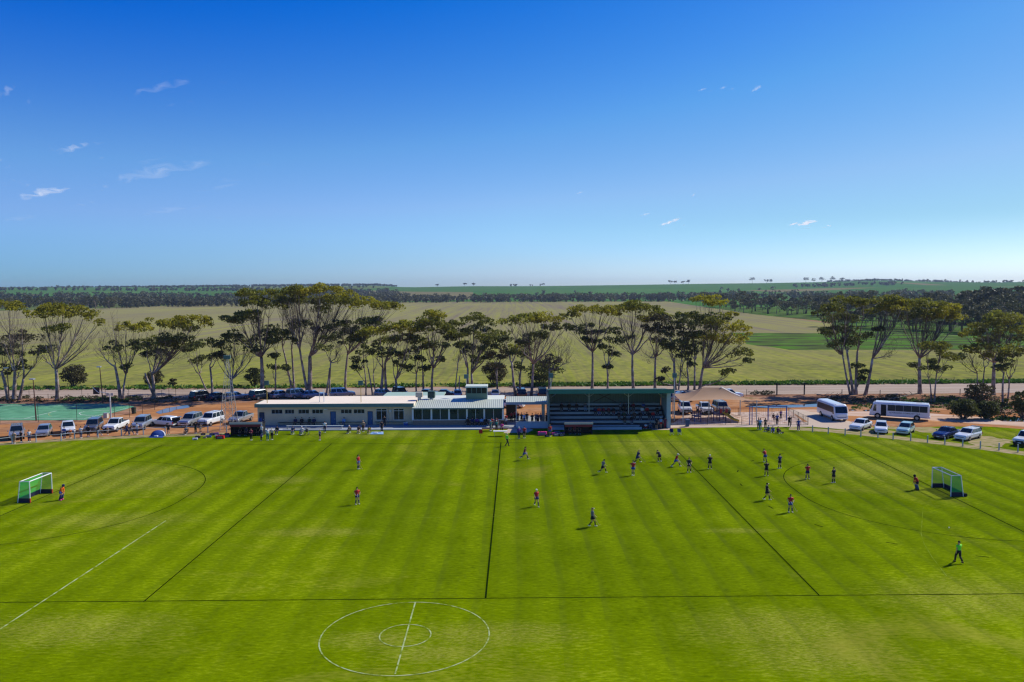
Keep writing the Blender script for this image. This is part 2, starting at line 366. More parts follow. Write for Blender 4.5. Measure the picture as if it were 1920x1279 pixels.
# tyre lines left by the mower, every 2.85 m across the field
wx = t.math('ADD', X[0], t.math('MULTIPLY', t.noise(.05, 2), 1.2))
fr = t.math('FRACT', t.math('DIVIDE', wx, 2.85))
ln = t.ramp(fr, [(0, (1, 1, 1)), (.10, (.9, .9, .9)), (.19, (0, 0, 0)), (.46, (0, 0, 0)), (.5, (.5, .5, .5)), (.56, (0, 0, 0))])
zone = t.n.nodes.new('ShaderNodeMapRange'); zone.inputs[1].default_value = -34; zone.inputs[2].default_value = 15; zone.inputs[3].default_value = .12; zone.inputs[4].default_value = .6; t.L(X[0], zone.inputs[0])
zn2 = t.n.nodes.new('ShaderNodeMapRange'); zn2.inputs[1].default_value = -14; zn2.inputs[2].default_value = 22; zn2.inputs[3].default_value = .25; zn2.inputs[4].default_value = 1; t.L(X[1], zn2.inputs[0])
lf = t.math('MULTIPLY', t.math('MULTIPLY', ln, t.math('MULTIPLY', zone.outputs[0], zn2.outputs[0])), t.ramp(t.noise(.22, 4, 1, .6), [(.34, (.15, .15, .15)), (.6, (1, 1, 1))]))
base = t.mix(t.math('MULTIPLY', lf, .85), base, (.07, .095, .016))
sb = t.math('MULTIPLY', t.math('ADD', t.math('SINE', t.math('MULTIPLY', wx, 6.2832/2.85)), 1), .5)
base = t.mix(t.math('MULTIPLY', t.math('MULTIPLY', sb, zn2.outputs[0]), .36), base, (.040, .072, .0004))
# broad mowing bands
bd = t.math('SINE', t.math('MULTIPLY', X[0], 6.2832/11.4))
base = t.mix(t.math('MULTIPLY', t.math('GREATER_THAN', bd, 0), .13), base, (.06, .10, .001))
t.color(base); t.bump(t.math('ADD', fine, vf), .5, .05)
M_TURF = t.m
def oval_edge():
    L = [(-900, 930), (-300, 866), (-100, 846), (0, 834.5), (60, 830), (150, 824.5), (260, 819), (340, 815), (430, 812), (480, 808.8), (1030, 804.5), (1250, 804), (1330, 802), (1400, 800), (1470, 798), (1490, 797), (1530, 795), (1570, 803), (1620, 805), (1640, 800), (1700, 802), (1760, 800), (1850, 800), (1930, 806), (2060, 835), (2300, 880), (2700, 1000)]
    return L
ed = [G(x, y) for x, y in wobble(oval_edge(), 1.2, 3, 9)[:-2]]
pts = [(p.x, p.y) for p in ed]
pts += [(110, -20), (110, -80), (-110, -80), (-110, -20)]
sheet('oval_grass', pts=pts, z=.02, m=M_TURF)
# worn dry strip under the boundary fence
t = NT('dry_grass', .9)
t.color(t.ramp(t.noise(.8, 5, 1, 2), [(.35, (.16, .17, .02)), (.5, (.30, .235, .09)), (.62, (.36, .26, .14))]))
M_DRY = t.m
def strip(name, pix, w, z, m, kind='structure', world=False):
    P = [Vector((a, b, z)) for a, b in pix] if world else [G(x, y, z) for x, y in pix]
    V = []; Fc = []
    for i, p in enumerate(P):
        d = (P[min(i+1, len(P)-1)]-P[max(i-1, 0)]).normalized(); n = Vector((-d.y, d.x, 0))*w/2
        V += [tuple(p-n), tuple(p+n)]
    for i in range(len(P)-1): Fc.append((2*i, 2*i+2, 2*i+3, 2*i+1))
    me = bpy.data.meshes.new(name); me.from_pydata(V, [], Fc); me.validate()
    o = link(name, me, m); o['kind'] = kind; return o
strip('worn_strip', [(1480, 803), (1560, 808), (1620, 814), (1700, 823), (1760, 830), (1850, 841), (1925, 851), (2100, 880)], 2.6, .026, M_DRY)
strip('worn_strip', [(-120, 848), (0, 833), (100, 826), (200, 821), (300, 817), (420, 813.5)], 2.2, .026, M_DRY)
sheet('worn_patch', wobble([(1560, 806), (1660, 806), (1700, 812), (1640, 812)], 2, 3, 7), .025, M_DRY)

sheet('worn_patch', wobble([(1640, 800), (1720, 801), (1800, 804), (1830, 808), (1760, 812), (1690, 806)], 6, 6, 17), .024, M_DRY)
sheet('worn_patch', wobble([(1800, 822), (1850, 818), (1900, 826), (1880, 838), (1830, 836)], 8, 6, 18), .0245, M_DRY)
sheet('worn_patch', wobble([(560, 813), (700, 812), (900, 811), (930, 815), (760, 817), (600, 816)], 8, 6, 19), .0235, M_DRY) if False else None
# pitch markings
M_LINE = mat('dark_pitch_line', (.010, .022, .002), .95, .3, 1.5, 0, 0)
M_WLINE = NT('faded_white_line', .95, 0)
M_WLINE.color(M_WLINE.ramp(M_WLINE.noise(2.2, 4), [(.36, (.16, .22, .02)), (.47, (.30, .37, .12)), (.62, (.42, .49, .24))])); M_WLINE = M_WLINE.m
ZL = .03
_f = NT('ghost_white_line', .95, 0); _f.color(_f.ramp(_f.noise(.9, 5), [(.42, (.13, .19, .003)), (.62, (.19, .25, .03))])); M_FLINE = _f.m
near_l = G(-200, 1132); near_r = G(2100, 1112.5)
def seg(a, b, w, m=M_LINE, n=14, z=ZL):
    a = Vector(a); b = Vector(b); P = [a.lerp(b, i/n) for i in range(n+1)]
    return strip('pitch_line', [(p.x, p.y) for p in P], w, z, m, world=True)
pix = lambda *c: [G(x, y) for x, y in c]
FL, FR_ = G(304.2, 835.3), G(1567.7, 825.6)
seg(near_l, near_r, .10); seg(FL, FR_, .13, z=ZL)
seg(G(621.7, 832.3), G(269.2, 1129.2), .10, z=ZL+.004); seg(G(939.3, 830.2), G(910.4, 1122.7), .13, z=ZL+.004); seg(G(1252, 827.5), G(1537, 1118.1), .10, z=ZL+.004)
bl = (G(-100, 1012)-FL).normalized(); br = (G(1960, 1012)-FR_).normalized()
BLa, BLb = FL, G(0, 968.3); dl = (BLb-BLa).normalized(); seg(FL, FL+dl*55, .11, z=ZL+.004)
BRb = G(1919.8, 998); dr = (BRb-FR_).normalized(); seg(FR_, FR_+dr*55, .12, z=ZL+.004)
def dee(c, d, sgn, rad, z, dash=False, w=.085):
    """shooting circle: two quarter arcs about the posts joined by a straight"""
    n = Vector((-d.y, d.x, 0))*sgn; P = []
    for k in range(25):
        a = math.pi/2*k/24; P.append(c-d*1.83-d*rad*math.cos(a)+n*rad*math.sin(a))
    for k in range(25):
        a = math.pi/2*k/24; P.append(c+d*1.83+d*rad*math.sin(a)+n*rad*math.cos(a))
    if not dash: strip('pitch_line', [(p.x, p.y) for p in P], w, z, M_LINE, world=True)
    else:
        for k in range(3, 46, 5): strip('pitch_line', [(p.x, p.y) for p in (P[k], P[k]+(P[k+1]-P[k])*.7)], w*1.6, z, M_LINE, world=True)
cl = FL+dl*26.6; cr = FR_+dr*27.4
GLC = G(66, 0, 0) if False else cl
dee(cl, dl, 1, 14.63, ZL+.008); dee(cr, dr, -1, 14.63, ZL+.008); dee(cr, dr, -1, 19.63, ZL+.008, True)
# old football markings
seg(G(-40, 1207), G(311, 977), .11, M_WLINE, z=ZL+.008); seg(G(311, 977), G(1010, 969), .05, M_FLINE, z=ZL+.012)
cc = G(760, 1192)
def ring(c, r, w, z):
    P = [(c.x+r*math.cos(2*math.pi*k/64), c.y+r*math.sin(2*math.pi*k/64)) for k in range(65)]
    strip('pitch_line', P, w, z, M_WLINE, world=True)
ring(cc, 5.1, .08, ZL+.008); ring(cc, 1.55, .08, ZL+.008)
seg(G(778.5, 1131), G(741, 1265), .09, M_WLINE, z=ZL+.012)
strip('pitch_line', [(1731, 950), (1729, 975), (1727, 1000), (1733, 1020), (1748, 1045), (1775, 1080)], .07, ZL+.012, M_FLINE)

# ---------------------------------------------------------------- puddles, court, paths
t = NT('puddle_water', .04, 1.0); t.b.inputs['Base Color'].default_value = (.10, .055, .035, 1); t.bump(t.noise(3, 2), .05, .02)
M_PUD = t.m
for nm, P in (('puddle', [(1400, 762), (1440, 761), (1480, 759), (1510, 758.5), (1535, 757), (1550, 760), (1530, 763), (1490, 764), (1450, 765)]),
              ('puddle', [(1558, 757), (1580, 758), (1585, 760), (1560, 761)]), ('puddle', [(292, 773), (310, 766), (332, 762), (350, 760), (366, 761), (350, 765), (330, 768), (318, 773), (300, 776)]),
              ('puddle', [(1868, 786), (1900, 784), (1940, 786), (1930, 791), (1880, 790)]), ('puddle', [(1592, 768), (1604, 767), (1606, 770), (1594, 770)]), ('puddle', [(1618, 769), (1632, 768), (1634, 771), (1620, 771)])):
    o = sheet(nm, wobble(P, 1.0, 3, len(P)), .035, M_PUD)
M_CONC = mat('pale_concrete', (.50, .385, .285), .9, .12, .6)
sheet('concrete_path', [(1255, 802), (1520, 800), (1600, 806.5), (1640, 803), (1560, 781), (1500, 768), (1478, 768), (1515, 791), (1255, 793)], .036, M_CONC)
sheet('concrete_path', [(944, 812), (958, 800), (968, 781), (980, 781), (978, 797), (1000, 806), (990, 811)], .036, M_CONC)
sheet('concrete_path', [(1222, 806), (1256, 806), (1258, 799), (1225, 799)], .05, M_CONC)
t = NT('playground_sand', .95)
t.color(t.ramp(t.noise(1.2, 5), [(.35, (.30, .17, .11)), (.5, (.50, .36, .28)), (.65, (.60, .47, .38))]))
sheet('playground_sand', [(1257, 797), (1512, 795), (1482, 771), (1290, 775)], .04, t.m)
t = NT('court_acrylic', .75)
t.color(t.ramp(t.noise(.5, 5), [(.35, (.085, .25, .13)), (.6, (.12, .33, .175)), (.75, (.16, .38, .22))]))
M_COURT = t.m
ct = sheet('netball_court', [(-420, 760), (-200, 757.5), (216, 757), (252, 762), (232, 769), (196, 778), (160, 787.5), (-100, 788.5), (-420, 790)], .045, M_COURT)
M_WP = mat('white_court_line', (.72, .74, .70), .8, .1)
for P in ([(-200, 785.4), (158, 785)], [(46, 785), (106, 770.5)], [(158, 785), (240, 765)], [(-200, 760), (30, 760), (240, 760.5)]):
    strip('court_line', P, .12, .055, M_WP)
strip('court_line', [(206, 769.5), (180, 770), (158, 771.5), (148, 774.5), (152, 777.5), (164, 779), (186, 779.5)], .11, .055, M_WP)
strip('court_line', [(96, 773), (91, 776), (92, 779), (97, 780.5)], .06, .055, mat('yellow_court_line', (.6, .5, .12), .8, .1))

# ================================================================ TREES
def bark_mat(name, a, b, c):
    t = NT(name, .75, .3); n = t.noise(.9, 4, 1, 1); n2 = t.noise(5, 3)
    t.color(t.ramp(t.math('ADD', t.math('MULTIPLY', n, .7), t.math('MULTIPLY', n2, .3)), [(.36, a), (.5, b), (.64, c)])); return t.m
BARK = bark_mat('gum_bark', (.13, .085, .065), (.27, .20, .165), (.52, .46, .42))
BARK_D = bark_mat('mallee_bark', (.06, .045, .035), (.12, .09, .07), (.22, .18, .15))
TWIG = bark_mat('dry_twig', (.06, .045, .035), (.11, .085, .07), (.18, .15, .13))
LEAF_Y = leaf_mat('gum_leaf_yellow_sunlit', (.10, .10, .010), (.46, .42, .03), .46)  # upper clumps: sunlit brightness is put into the yellow leaf colour
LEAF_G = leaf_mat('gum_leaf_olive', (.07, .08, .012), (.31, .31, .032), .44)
LEAF_D = leaf_mat('gum_leaf_dark_shaded', (.035, .045, .012), (.15, .165, .032), .40)  # dark foliage; on lower clumps the crown's shade is in this colour
LEAF_B = leaf_mat('scrub_leaf_brown', (.045, .042, .016), (.12, .10, .035), .22)
LEAVES = {'y': LEAF_Y, 'g': LEAF_G, 'd': LEAF_D, 'b': LEAF_B}

def bez(a, b, c, n):
    return [a*(1-t)**2+b*2*t*(1-t)+c*t*t for t in [i/n for i in range(n+1)]]
def gum(name, label, trunks, clumps, seed, cat='tree', group='gum trees along the road', leafn=64, leafs=.38, depth=.45, bark=None):
    """trunks: (bx,by,fx,fy,radius m) pixels of base and fork; clumps: (cx,cy,rx,ry,kind[,trunk])"""
    rnd = random.Random(seed); rng = np.random.default_rng(seed)
    base = G(trunks[0][0], trunks[0][1]); D = base.y-CY; s = D/F
    root = empty(name, base, label, cat, group)
    wood = MB(base); twigs = MB(base); forks = []
    for (bx, by, fx, fy, r) in trunks:
        b = G(bx, by); f = PY(fx, fy, b.y+rnd.uniform(-.6, .6))
        m = b.lerp(f, .5)+Vector((rnd.uniform(-.3, .3), rnd.uniform(-.3, .3), 0))
        P = bez(b-Vector((0, 0, .3)), m, f, 6)
        wood.tube(P, [r*1.45, r*1.1, r*1.0, r*.93, r*.86, r*.78, r*.72], 8); forks.append((b, f, r, P))
    groups = {}
    for cl in clumps:
        cx, cy, rx, ry, kind = cl[:5]
        yo = rnd.uniform(-1, 1)*min(1.0+rx*s*depth*2.2, 5.0)
        c = PY(cx, cy, base.y+yo); RX = rx*s*1.14; RZ = ry*s*1.5; RYd = max(RX*.95, 1.2)
        # nearest fork (or the chosen one)
        if len(cl) > 5: b, f, r, TP = forks[cl[5]]
        else: b, f, r, TP = min(forks, key=lambda k: abs(k[1].x-c.x)+.3*abs(k[1].z-c.z)+(4 if k[1].z > c.z+1 else 0))
        st = f if c.z > f.z+.8 else TP[max(1, min(5, int(6*(c.z-2.2)/max(f.z, 1))))]
        end = c-Vector((0, 0, RZ*.4))
        mid = st.lerp(end, .45)+Vector((0, 0, -.1*(end-st).length*0))
        mid.x = st.x+(end.x-st.x)*.62; mid.z = st.z+(end.z-st.z)*.38
        br = min(r*.55, .07+.035*math.sqrt(max(RX, .5)))
        LP = bez(st, mid, end, 6)
        LP = [LP[0]]+[p+Vector((rnd.uniform(-.14, .14), rnd.uniform(-.14, .14), rnd.uniform(-.1, .1))) for p in LP[1:-1]]+[LP[-1]]
        wood.tube(LP, [br*1.3, br*1.1, br*.9, br*.75, br*.6, br*.5, br*.38], 5)
        vol = max(1, RX*RYd*.5)
        if kind == 't':          # bare twigs
            for k in range(int(6+5*RX)):
                a = rnd.uniform(0, 2*math.pi); q = math.sqrt(rnd.random())
                e = c+Vector((RX*q*math.cos(a), RYd*q*math.sin(a), RZ*rnd.uniform(-.8, 1)))
                s0 = LP[rnd.choice((2, 3, 4, 5))]; m2 = s0.lerp(e, .5)+Vector((0, 0, -.15*(e-s0).length))
                twigs.tube(bez(s0, m2, e, 3), [.028, .022, .016, .010], 3, False)
                for _ in range(5):
                    s1 = m2.lerp(e, rnd.random()); e1 = s1+Vector((rnd.uniform(-.8, .8), rnd.uniform(-.6, .6), rnd.uniform(.3, 1.1)))
                    twigs.tube([s1, e1], [.018, .008], 3, False)
            continue
        n = int(max(4, min(90, 2.9*vol)))
        for k in range(n):
            a = rnd.uniform(0, 2*math.pi); q = math.sqrt(rnd.random())*.92
            dome = math.sqrt(max(0, 1-q*q))
            z = RZ*(dome*rnd.uniform(.15, .95)-.35*rnd.random())
            e = c+Vector((RX*q*math.cos(a), RYd*q*math.sin(a), z))
            sr = rnd.uniform(.65, 1.3)*min(1, .5+RX*.2)
            groups.setdefault(kind, []).append((e, (sr*1.1, sr*1.1, min(sr*.58, RZ*.5+.25))))
            s0 = LP[rnd.choice((3, 4, 5, 6))] if RX < 2.5 else LP[rnd.choice((2, 3, 4))]
            m2 = s0.lerp(e, .55)+Vector((0, 0, -.12*(e-s0).length))
            twigs.tube(bez(s0, m2, e, 3), [.05, .036, .024, .014], 3, False)
    wood.obj('trunk', bark or BARK, root, smooth=True)
    if twigs.v: twigs.obj('twigs', TWIG, root)['kind'] = 'stuff'
    for kind, L in groups.items():
        C = np.array([list(e-base) for e, _ in L]); RR = np.array([r for _, r in L])
        V, Q = leaf_arrays(rng, C, RR, leafn, leafs)
        link('crown', np_mesh('crown', V, Q), LEAVES[kind], root)
    return root
def bush(label, x0, x1, ytop, ybase, kind, seed, name='shrub', cat='shrub', group='shrubs by the road', stems=5, n=None):
    rnd = random.Random(seed); rng = np.random.default_rng(seed)
    base = G((x0+x1)/2, ybase); s = (base.y-CY)/F; W = (x1-x0)*s/2; H = (ybase-ytop)*s*.86
    root = empty(name, base, label, cat, group); wood = MB(); C = []; RR = []
    n = n or int(max(8, 3.2*W*H))
    for k in range(n):
        a = rnd.uniform(0, 2*math.pi); q = rnd.random()**.45; u = rnd.random()
        z = H*(.22+.68*u); w = math.sin(math.pi*(.15+.75*u))**.7
        e = Vector((W*.85*w*q*math.cos(a), W*.7*w*q*math.sin(a), z)); sr = rnd.uniform(.16, .27)*min(H, W*1.4)
        C.append(list(e)); RR.append((sr, sr, sr*.75))
        if k < stems*3: wood.tube(bez(Vector((rnd.uniform(-.2, .2), 0, -.1)), Vector((e.x*.6, e.y*.6, z*.3)), e, 3), [.09, .07, .05, .02], 4, False)
    wood.obj('stems', BARK_D, root)
    V, Q = leaf_arrays(rng, np.array(C), np.array(RR), 55, .32, .5); V[:, 2] = np.maximum(V[:, 2], .05)
    link('crown', np_mesh('crown', V, Q), LEAVES[kind], root); return root

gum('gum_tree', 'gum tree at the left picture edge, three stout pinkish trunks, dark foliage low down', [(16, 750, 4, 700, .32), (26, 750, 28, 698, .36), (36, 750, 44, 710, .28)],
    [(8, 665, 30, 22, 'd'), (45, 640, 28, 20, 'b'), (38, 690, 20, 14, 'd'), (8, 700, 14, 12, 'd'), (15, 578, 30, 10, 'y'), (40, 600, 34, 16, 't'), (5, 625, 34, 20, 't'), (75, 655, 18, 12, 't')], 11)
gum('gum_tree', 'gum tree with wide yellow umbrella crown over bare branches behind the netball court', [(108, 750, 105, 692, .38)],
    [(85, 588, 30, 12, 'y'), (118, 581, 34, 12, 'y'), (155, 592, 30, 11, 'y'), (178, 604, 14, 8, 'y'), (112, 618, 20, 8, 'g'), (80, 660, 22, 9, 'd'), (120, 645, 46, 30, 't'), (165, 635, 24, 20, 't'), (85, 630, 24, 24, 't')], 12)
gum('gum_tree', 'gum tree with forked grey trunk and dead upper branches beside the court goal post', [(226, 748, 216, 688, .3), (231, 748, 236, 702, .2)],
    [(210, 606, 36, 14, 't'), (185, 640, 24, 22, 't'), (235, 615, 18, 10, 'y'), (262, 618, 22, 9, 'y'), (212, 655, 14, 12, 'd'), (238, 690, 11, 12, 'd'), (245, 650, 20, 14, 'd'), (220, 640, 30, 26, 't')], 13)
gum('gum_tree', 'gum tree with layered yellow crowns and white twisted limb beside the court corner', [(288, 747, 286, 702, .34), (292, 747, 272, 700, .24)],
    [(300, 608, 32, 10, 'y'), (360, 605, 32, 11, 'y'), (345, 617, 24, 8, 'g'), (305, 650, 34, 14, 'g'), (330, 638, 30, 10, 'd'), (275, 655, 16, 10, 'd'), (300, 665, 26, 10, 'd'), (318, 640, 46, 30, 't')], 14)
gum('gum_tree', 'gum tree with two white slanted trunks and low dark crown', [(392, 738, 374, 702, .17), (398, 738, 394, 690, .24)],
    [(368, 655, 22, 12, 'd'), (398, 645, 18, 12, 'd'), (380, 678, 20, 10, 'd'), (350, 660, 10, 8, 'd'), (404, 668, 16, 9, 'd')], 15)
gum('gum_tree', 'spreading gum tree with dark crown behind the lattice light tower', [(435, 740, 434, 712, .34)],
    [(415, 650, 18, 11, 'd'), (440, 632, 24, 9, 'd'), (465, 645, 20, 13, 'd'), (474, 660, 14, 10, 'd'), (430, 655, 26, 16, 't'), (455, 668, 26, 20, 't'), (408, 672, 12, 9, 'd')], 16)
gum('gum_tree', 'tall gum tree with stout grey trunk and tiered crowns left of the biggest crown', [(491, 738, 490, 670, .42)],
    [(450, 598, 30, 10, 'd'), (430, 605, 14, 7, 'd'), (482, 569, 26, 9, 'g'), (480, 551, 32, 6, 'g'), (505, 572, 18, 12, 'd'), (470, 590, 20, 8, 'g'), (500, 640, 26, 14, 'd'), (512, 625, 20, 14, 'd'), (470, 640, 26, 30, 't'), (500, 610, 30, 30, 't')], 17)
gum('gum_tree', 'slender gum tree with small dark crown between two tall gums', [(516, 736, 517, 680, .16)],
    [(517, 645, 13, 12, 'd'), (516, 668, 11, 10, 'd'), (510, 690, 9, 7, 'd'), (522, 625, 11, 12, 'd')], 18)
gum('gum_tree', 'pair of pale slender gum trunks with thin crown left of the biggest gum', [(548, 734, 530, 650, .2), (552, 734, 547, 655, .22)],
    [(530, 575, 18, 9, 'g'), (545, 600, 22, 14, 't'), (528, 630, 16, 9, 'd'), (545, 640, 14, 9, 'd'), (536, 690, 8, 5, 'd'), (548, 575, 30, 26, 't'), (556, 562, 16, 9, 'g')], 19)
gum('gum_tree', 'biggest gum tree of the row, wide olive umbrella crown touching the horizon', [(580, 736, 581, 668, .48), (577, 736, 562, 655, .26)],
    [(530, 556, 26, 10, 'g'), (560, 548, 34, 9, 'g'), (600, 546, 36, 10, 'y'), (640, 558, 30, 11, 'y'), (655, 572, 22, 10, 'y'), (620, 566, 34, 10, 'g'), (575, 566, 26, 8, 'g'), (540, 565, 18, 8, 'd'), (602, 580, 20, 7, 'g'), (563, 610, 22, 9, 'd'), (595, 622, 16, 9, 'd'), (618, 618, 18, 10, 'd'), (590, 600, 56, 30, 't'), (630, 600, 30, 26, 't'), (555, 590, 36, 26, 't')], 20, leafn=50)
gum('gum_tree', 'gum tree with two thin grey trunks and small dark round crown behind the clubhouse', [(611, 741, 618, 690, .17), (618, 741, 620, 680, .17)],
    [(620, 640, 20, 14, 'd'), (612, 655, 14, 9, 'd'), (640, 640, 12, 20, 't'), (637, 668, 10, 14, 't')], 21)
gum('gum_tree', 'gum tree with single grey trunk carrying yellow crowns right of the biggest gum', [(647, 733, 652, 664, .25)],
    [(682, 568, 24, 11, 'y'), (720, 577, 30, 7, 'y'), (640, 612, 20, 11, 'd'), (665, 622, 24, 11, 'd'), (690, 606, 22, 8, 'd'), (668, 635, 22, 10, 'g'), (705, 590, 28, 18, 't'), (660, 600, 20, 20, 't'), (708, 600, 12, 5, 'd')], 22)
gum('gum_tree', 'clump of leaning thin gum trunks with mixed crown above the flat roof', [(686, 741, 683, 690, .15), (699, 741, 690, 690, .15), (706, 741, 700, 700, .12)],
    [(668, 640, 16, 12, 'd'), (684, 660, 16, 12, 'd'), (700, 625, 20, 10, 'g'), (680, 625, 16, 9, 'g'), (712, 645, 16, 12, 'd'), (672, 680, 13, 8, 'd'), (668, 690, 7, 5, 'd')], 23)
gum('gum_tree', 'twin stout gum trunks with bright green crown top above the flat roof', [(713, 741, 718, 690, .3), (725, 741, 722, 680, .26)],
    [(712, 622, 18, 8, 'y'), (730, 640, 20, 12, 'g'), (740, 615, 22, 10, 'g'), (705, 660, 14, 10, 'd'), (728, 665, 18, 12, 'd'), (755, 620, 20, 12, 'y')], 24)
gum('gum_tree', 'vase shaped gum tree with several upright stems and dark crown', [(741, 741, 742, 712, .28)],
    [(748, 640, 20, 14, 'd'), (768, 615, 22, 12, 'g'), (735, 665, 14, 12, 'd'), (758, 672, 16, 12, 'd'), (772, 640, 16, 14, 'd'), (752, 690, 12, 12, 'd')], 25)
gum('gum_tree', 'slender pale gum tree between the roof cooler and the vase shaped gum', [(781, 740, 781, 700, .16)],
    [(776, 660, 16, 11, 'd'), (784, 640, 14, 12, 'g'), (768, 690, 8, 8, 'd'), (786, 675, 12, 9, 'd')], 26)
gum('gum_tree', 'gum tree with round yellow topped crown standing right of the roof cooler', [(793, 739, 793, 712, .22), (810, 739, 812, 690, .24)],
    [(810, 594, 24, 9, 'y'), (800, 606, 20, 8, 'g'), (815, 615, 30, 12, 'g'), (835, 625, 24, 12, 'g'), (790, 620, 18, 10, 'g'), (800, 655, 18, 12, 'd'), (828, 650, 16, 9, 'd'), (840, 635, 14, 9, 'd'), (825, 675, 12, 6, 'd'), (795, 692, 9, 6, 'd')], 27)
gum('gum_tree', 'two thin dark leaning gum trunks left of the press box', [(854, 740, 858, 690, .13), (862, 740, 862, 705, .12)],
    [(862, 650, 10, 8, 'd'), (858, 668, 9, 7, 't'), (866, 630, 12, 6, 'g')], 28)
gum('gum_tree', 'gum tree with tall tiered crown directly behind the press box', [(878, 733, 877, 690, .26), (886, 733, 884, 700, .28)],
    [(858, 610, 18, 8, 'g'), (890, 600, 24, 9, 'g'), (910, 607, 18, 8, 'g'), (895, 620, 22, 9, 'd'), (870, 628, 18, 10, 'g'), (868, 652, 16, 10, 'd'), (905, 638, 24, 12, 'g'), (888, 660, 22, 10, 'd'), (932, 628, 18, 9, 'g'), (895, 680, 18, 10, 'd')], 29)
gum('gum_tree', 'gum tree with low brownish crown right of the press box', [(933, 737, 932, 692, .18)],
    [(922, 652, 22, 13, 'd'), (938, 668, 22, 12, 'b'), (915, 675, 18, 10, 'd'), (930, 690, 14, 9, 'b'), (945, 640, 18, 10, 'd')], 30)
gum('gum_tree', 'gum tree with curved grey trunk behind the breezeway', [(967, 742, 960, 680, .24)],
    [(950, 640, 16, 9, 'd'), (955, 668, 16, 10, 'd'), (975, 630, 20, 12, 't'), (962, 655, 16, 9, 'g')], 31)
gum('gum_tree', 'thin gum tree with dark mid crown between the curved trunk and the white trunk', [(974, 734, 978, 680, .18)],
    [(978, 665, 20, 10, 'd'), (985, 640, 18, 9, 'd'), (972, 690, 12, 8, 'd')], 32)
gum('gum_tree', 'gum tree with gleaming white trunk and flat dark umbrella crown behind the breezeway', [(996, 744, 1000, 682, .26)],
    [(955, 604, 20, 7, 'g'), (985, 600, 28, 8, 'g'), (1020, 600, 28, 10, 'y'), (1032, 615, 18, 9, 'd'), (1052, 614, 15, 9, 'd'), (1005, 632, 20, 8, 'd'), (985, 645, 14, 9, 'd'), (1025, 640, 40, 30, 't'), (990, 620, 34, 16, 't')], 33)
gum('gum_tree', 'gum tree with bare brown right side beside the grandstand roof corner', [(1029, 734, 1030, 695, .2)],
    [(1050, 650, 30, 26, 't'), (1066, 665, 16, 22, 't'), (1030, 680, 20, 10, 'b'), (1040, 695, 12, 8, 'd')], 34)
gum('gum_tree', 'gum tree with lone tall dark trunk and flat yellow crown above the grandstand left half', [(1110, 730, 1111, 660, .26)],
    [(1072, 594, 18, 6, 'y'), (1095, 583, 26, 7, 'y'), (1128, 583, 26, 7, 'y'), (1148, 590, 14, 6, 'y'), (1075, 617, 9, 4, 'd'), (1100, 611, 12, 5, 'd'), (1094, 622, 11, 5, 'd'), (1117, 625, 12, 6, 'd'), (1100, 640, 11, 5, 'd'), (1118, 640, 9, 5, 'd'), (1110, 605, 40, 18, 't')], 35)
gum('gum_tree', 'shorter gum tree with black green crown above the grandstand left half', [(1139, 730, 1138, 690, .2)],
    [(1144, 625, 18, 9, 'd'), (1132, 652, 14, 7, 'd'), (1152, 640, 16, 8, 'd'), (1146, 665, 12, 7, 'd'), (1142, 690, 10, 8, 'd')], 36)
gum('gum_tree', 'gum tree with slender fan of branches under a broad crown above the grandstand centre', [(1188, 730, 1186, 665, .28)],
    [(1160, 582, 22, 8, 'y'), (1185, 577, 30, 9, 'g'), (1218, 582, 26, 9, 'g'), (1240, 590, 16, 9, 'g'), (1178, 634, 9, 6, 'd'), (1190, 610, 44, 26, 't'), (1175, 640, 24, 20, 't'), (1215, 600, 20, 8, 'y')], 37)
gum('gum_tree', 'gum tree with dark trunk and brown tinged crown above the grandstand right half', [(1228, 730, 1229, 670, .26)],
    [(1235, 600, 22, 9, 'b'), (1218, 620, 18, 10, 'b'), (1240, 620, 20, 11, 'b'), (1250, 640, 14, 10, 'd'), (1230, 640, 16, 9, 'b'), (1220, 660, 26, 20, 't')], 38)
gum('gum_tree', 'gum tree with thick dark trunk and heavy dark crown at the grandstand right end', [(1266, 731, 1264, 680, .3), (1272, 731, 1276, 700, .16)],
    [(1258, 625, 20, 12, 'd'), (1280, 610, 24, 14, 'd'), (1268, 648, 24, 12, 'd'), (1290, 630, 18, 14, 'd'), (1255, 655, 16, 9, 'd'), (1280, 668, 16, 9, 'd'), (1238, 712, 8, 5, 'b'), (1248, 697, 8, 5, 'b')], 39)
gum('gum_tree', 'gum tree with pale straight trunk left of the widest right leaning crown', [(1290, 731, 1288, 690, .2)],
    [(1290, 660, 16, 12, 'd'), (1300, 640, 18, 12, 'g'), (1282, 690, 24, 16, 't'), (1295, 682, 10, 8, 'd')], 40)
gum('gum_tree', 'gum tree leaning right over the shade sail with long pale branches', [(1312, 730, 1318, 690, .32), (1302, 731, 1303, 675, .2)],
    [(1322, 562, 22, 7, 'y'), (1350, 572, 22, 9, 'y'), (1298, 595, 24, 9, 'g'), (1318, 610, 28, 12, 'd'), (1370, 592, 13, 6, 'y'), (1345, 605, 30, 12, 'g'), (1375, 615, 26, 10, 'y'), (1395, 635, 15, 12, 'y'), (1330, 633, 24, 8, 'y'), (1365, 640, 22, 9, 'y'), (1390, 665, 20, 10, 'g'), (1395, 680, 14, 8, 'd'), (1365, 700, 16, 7, 'g'), (1350, 660, 36, 22, 't'), (1340, 610, 34, 26, 't'), (1270, 593, 10, 4, 'g'), (1308, 650, 16, 10, 'd'), (1310, 630, 18, 10, 'd')], 41)
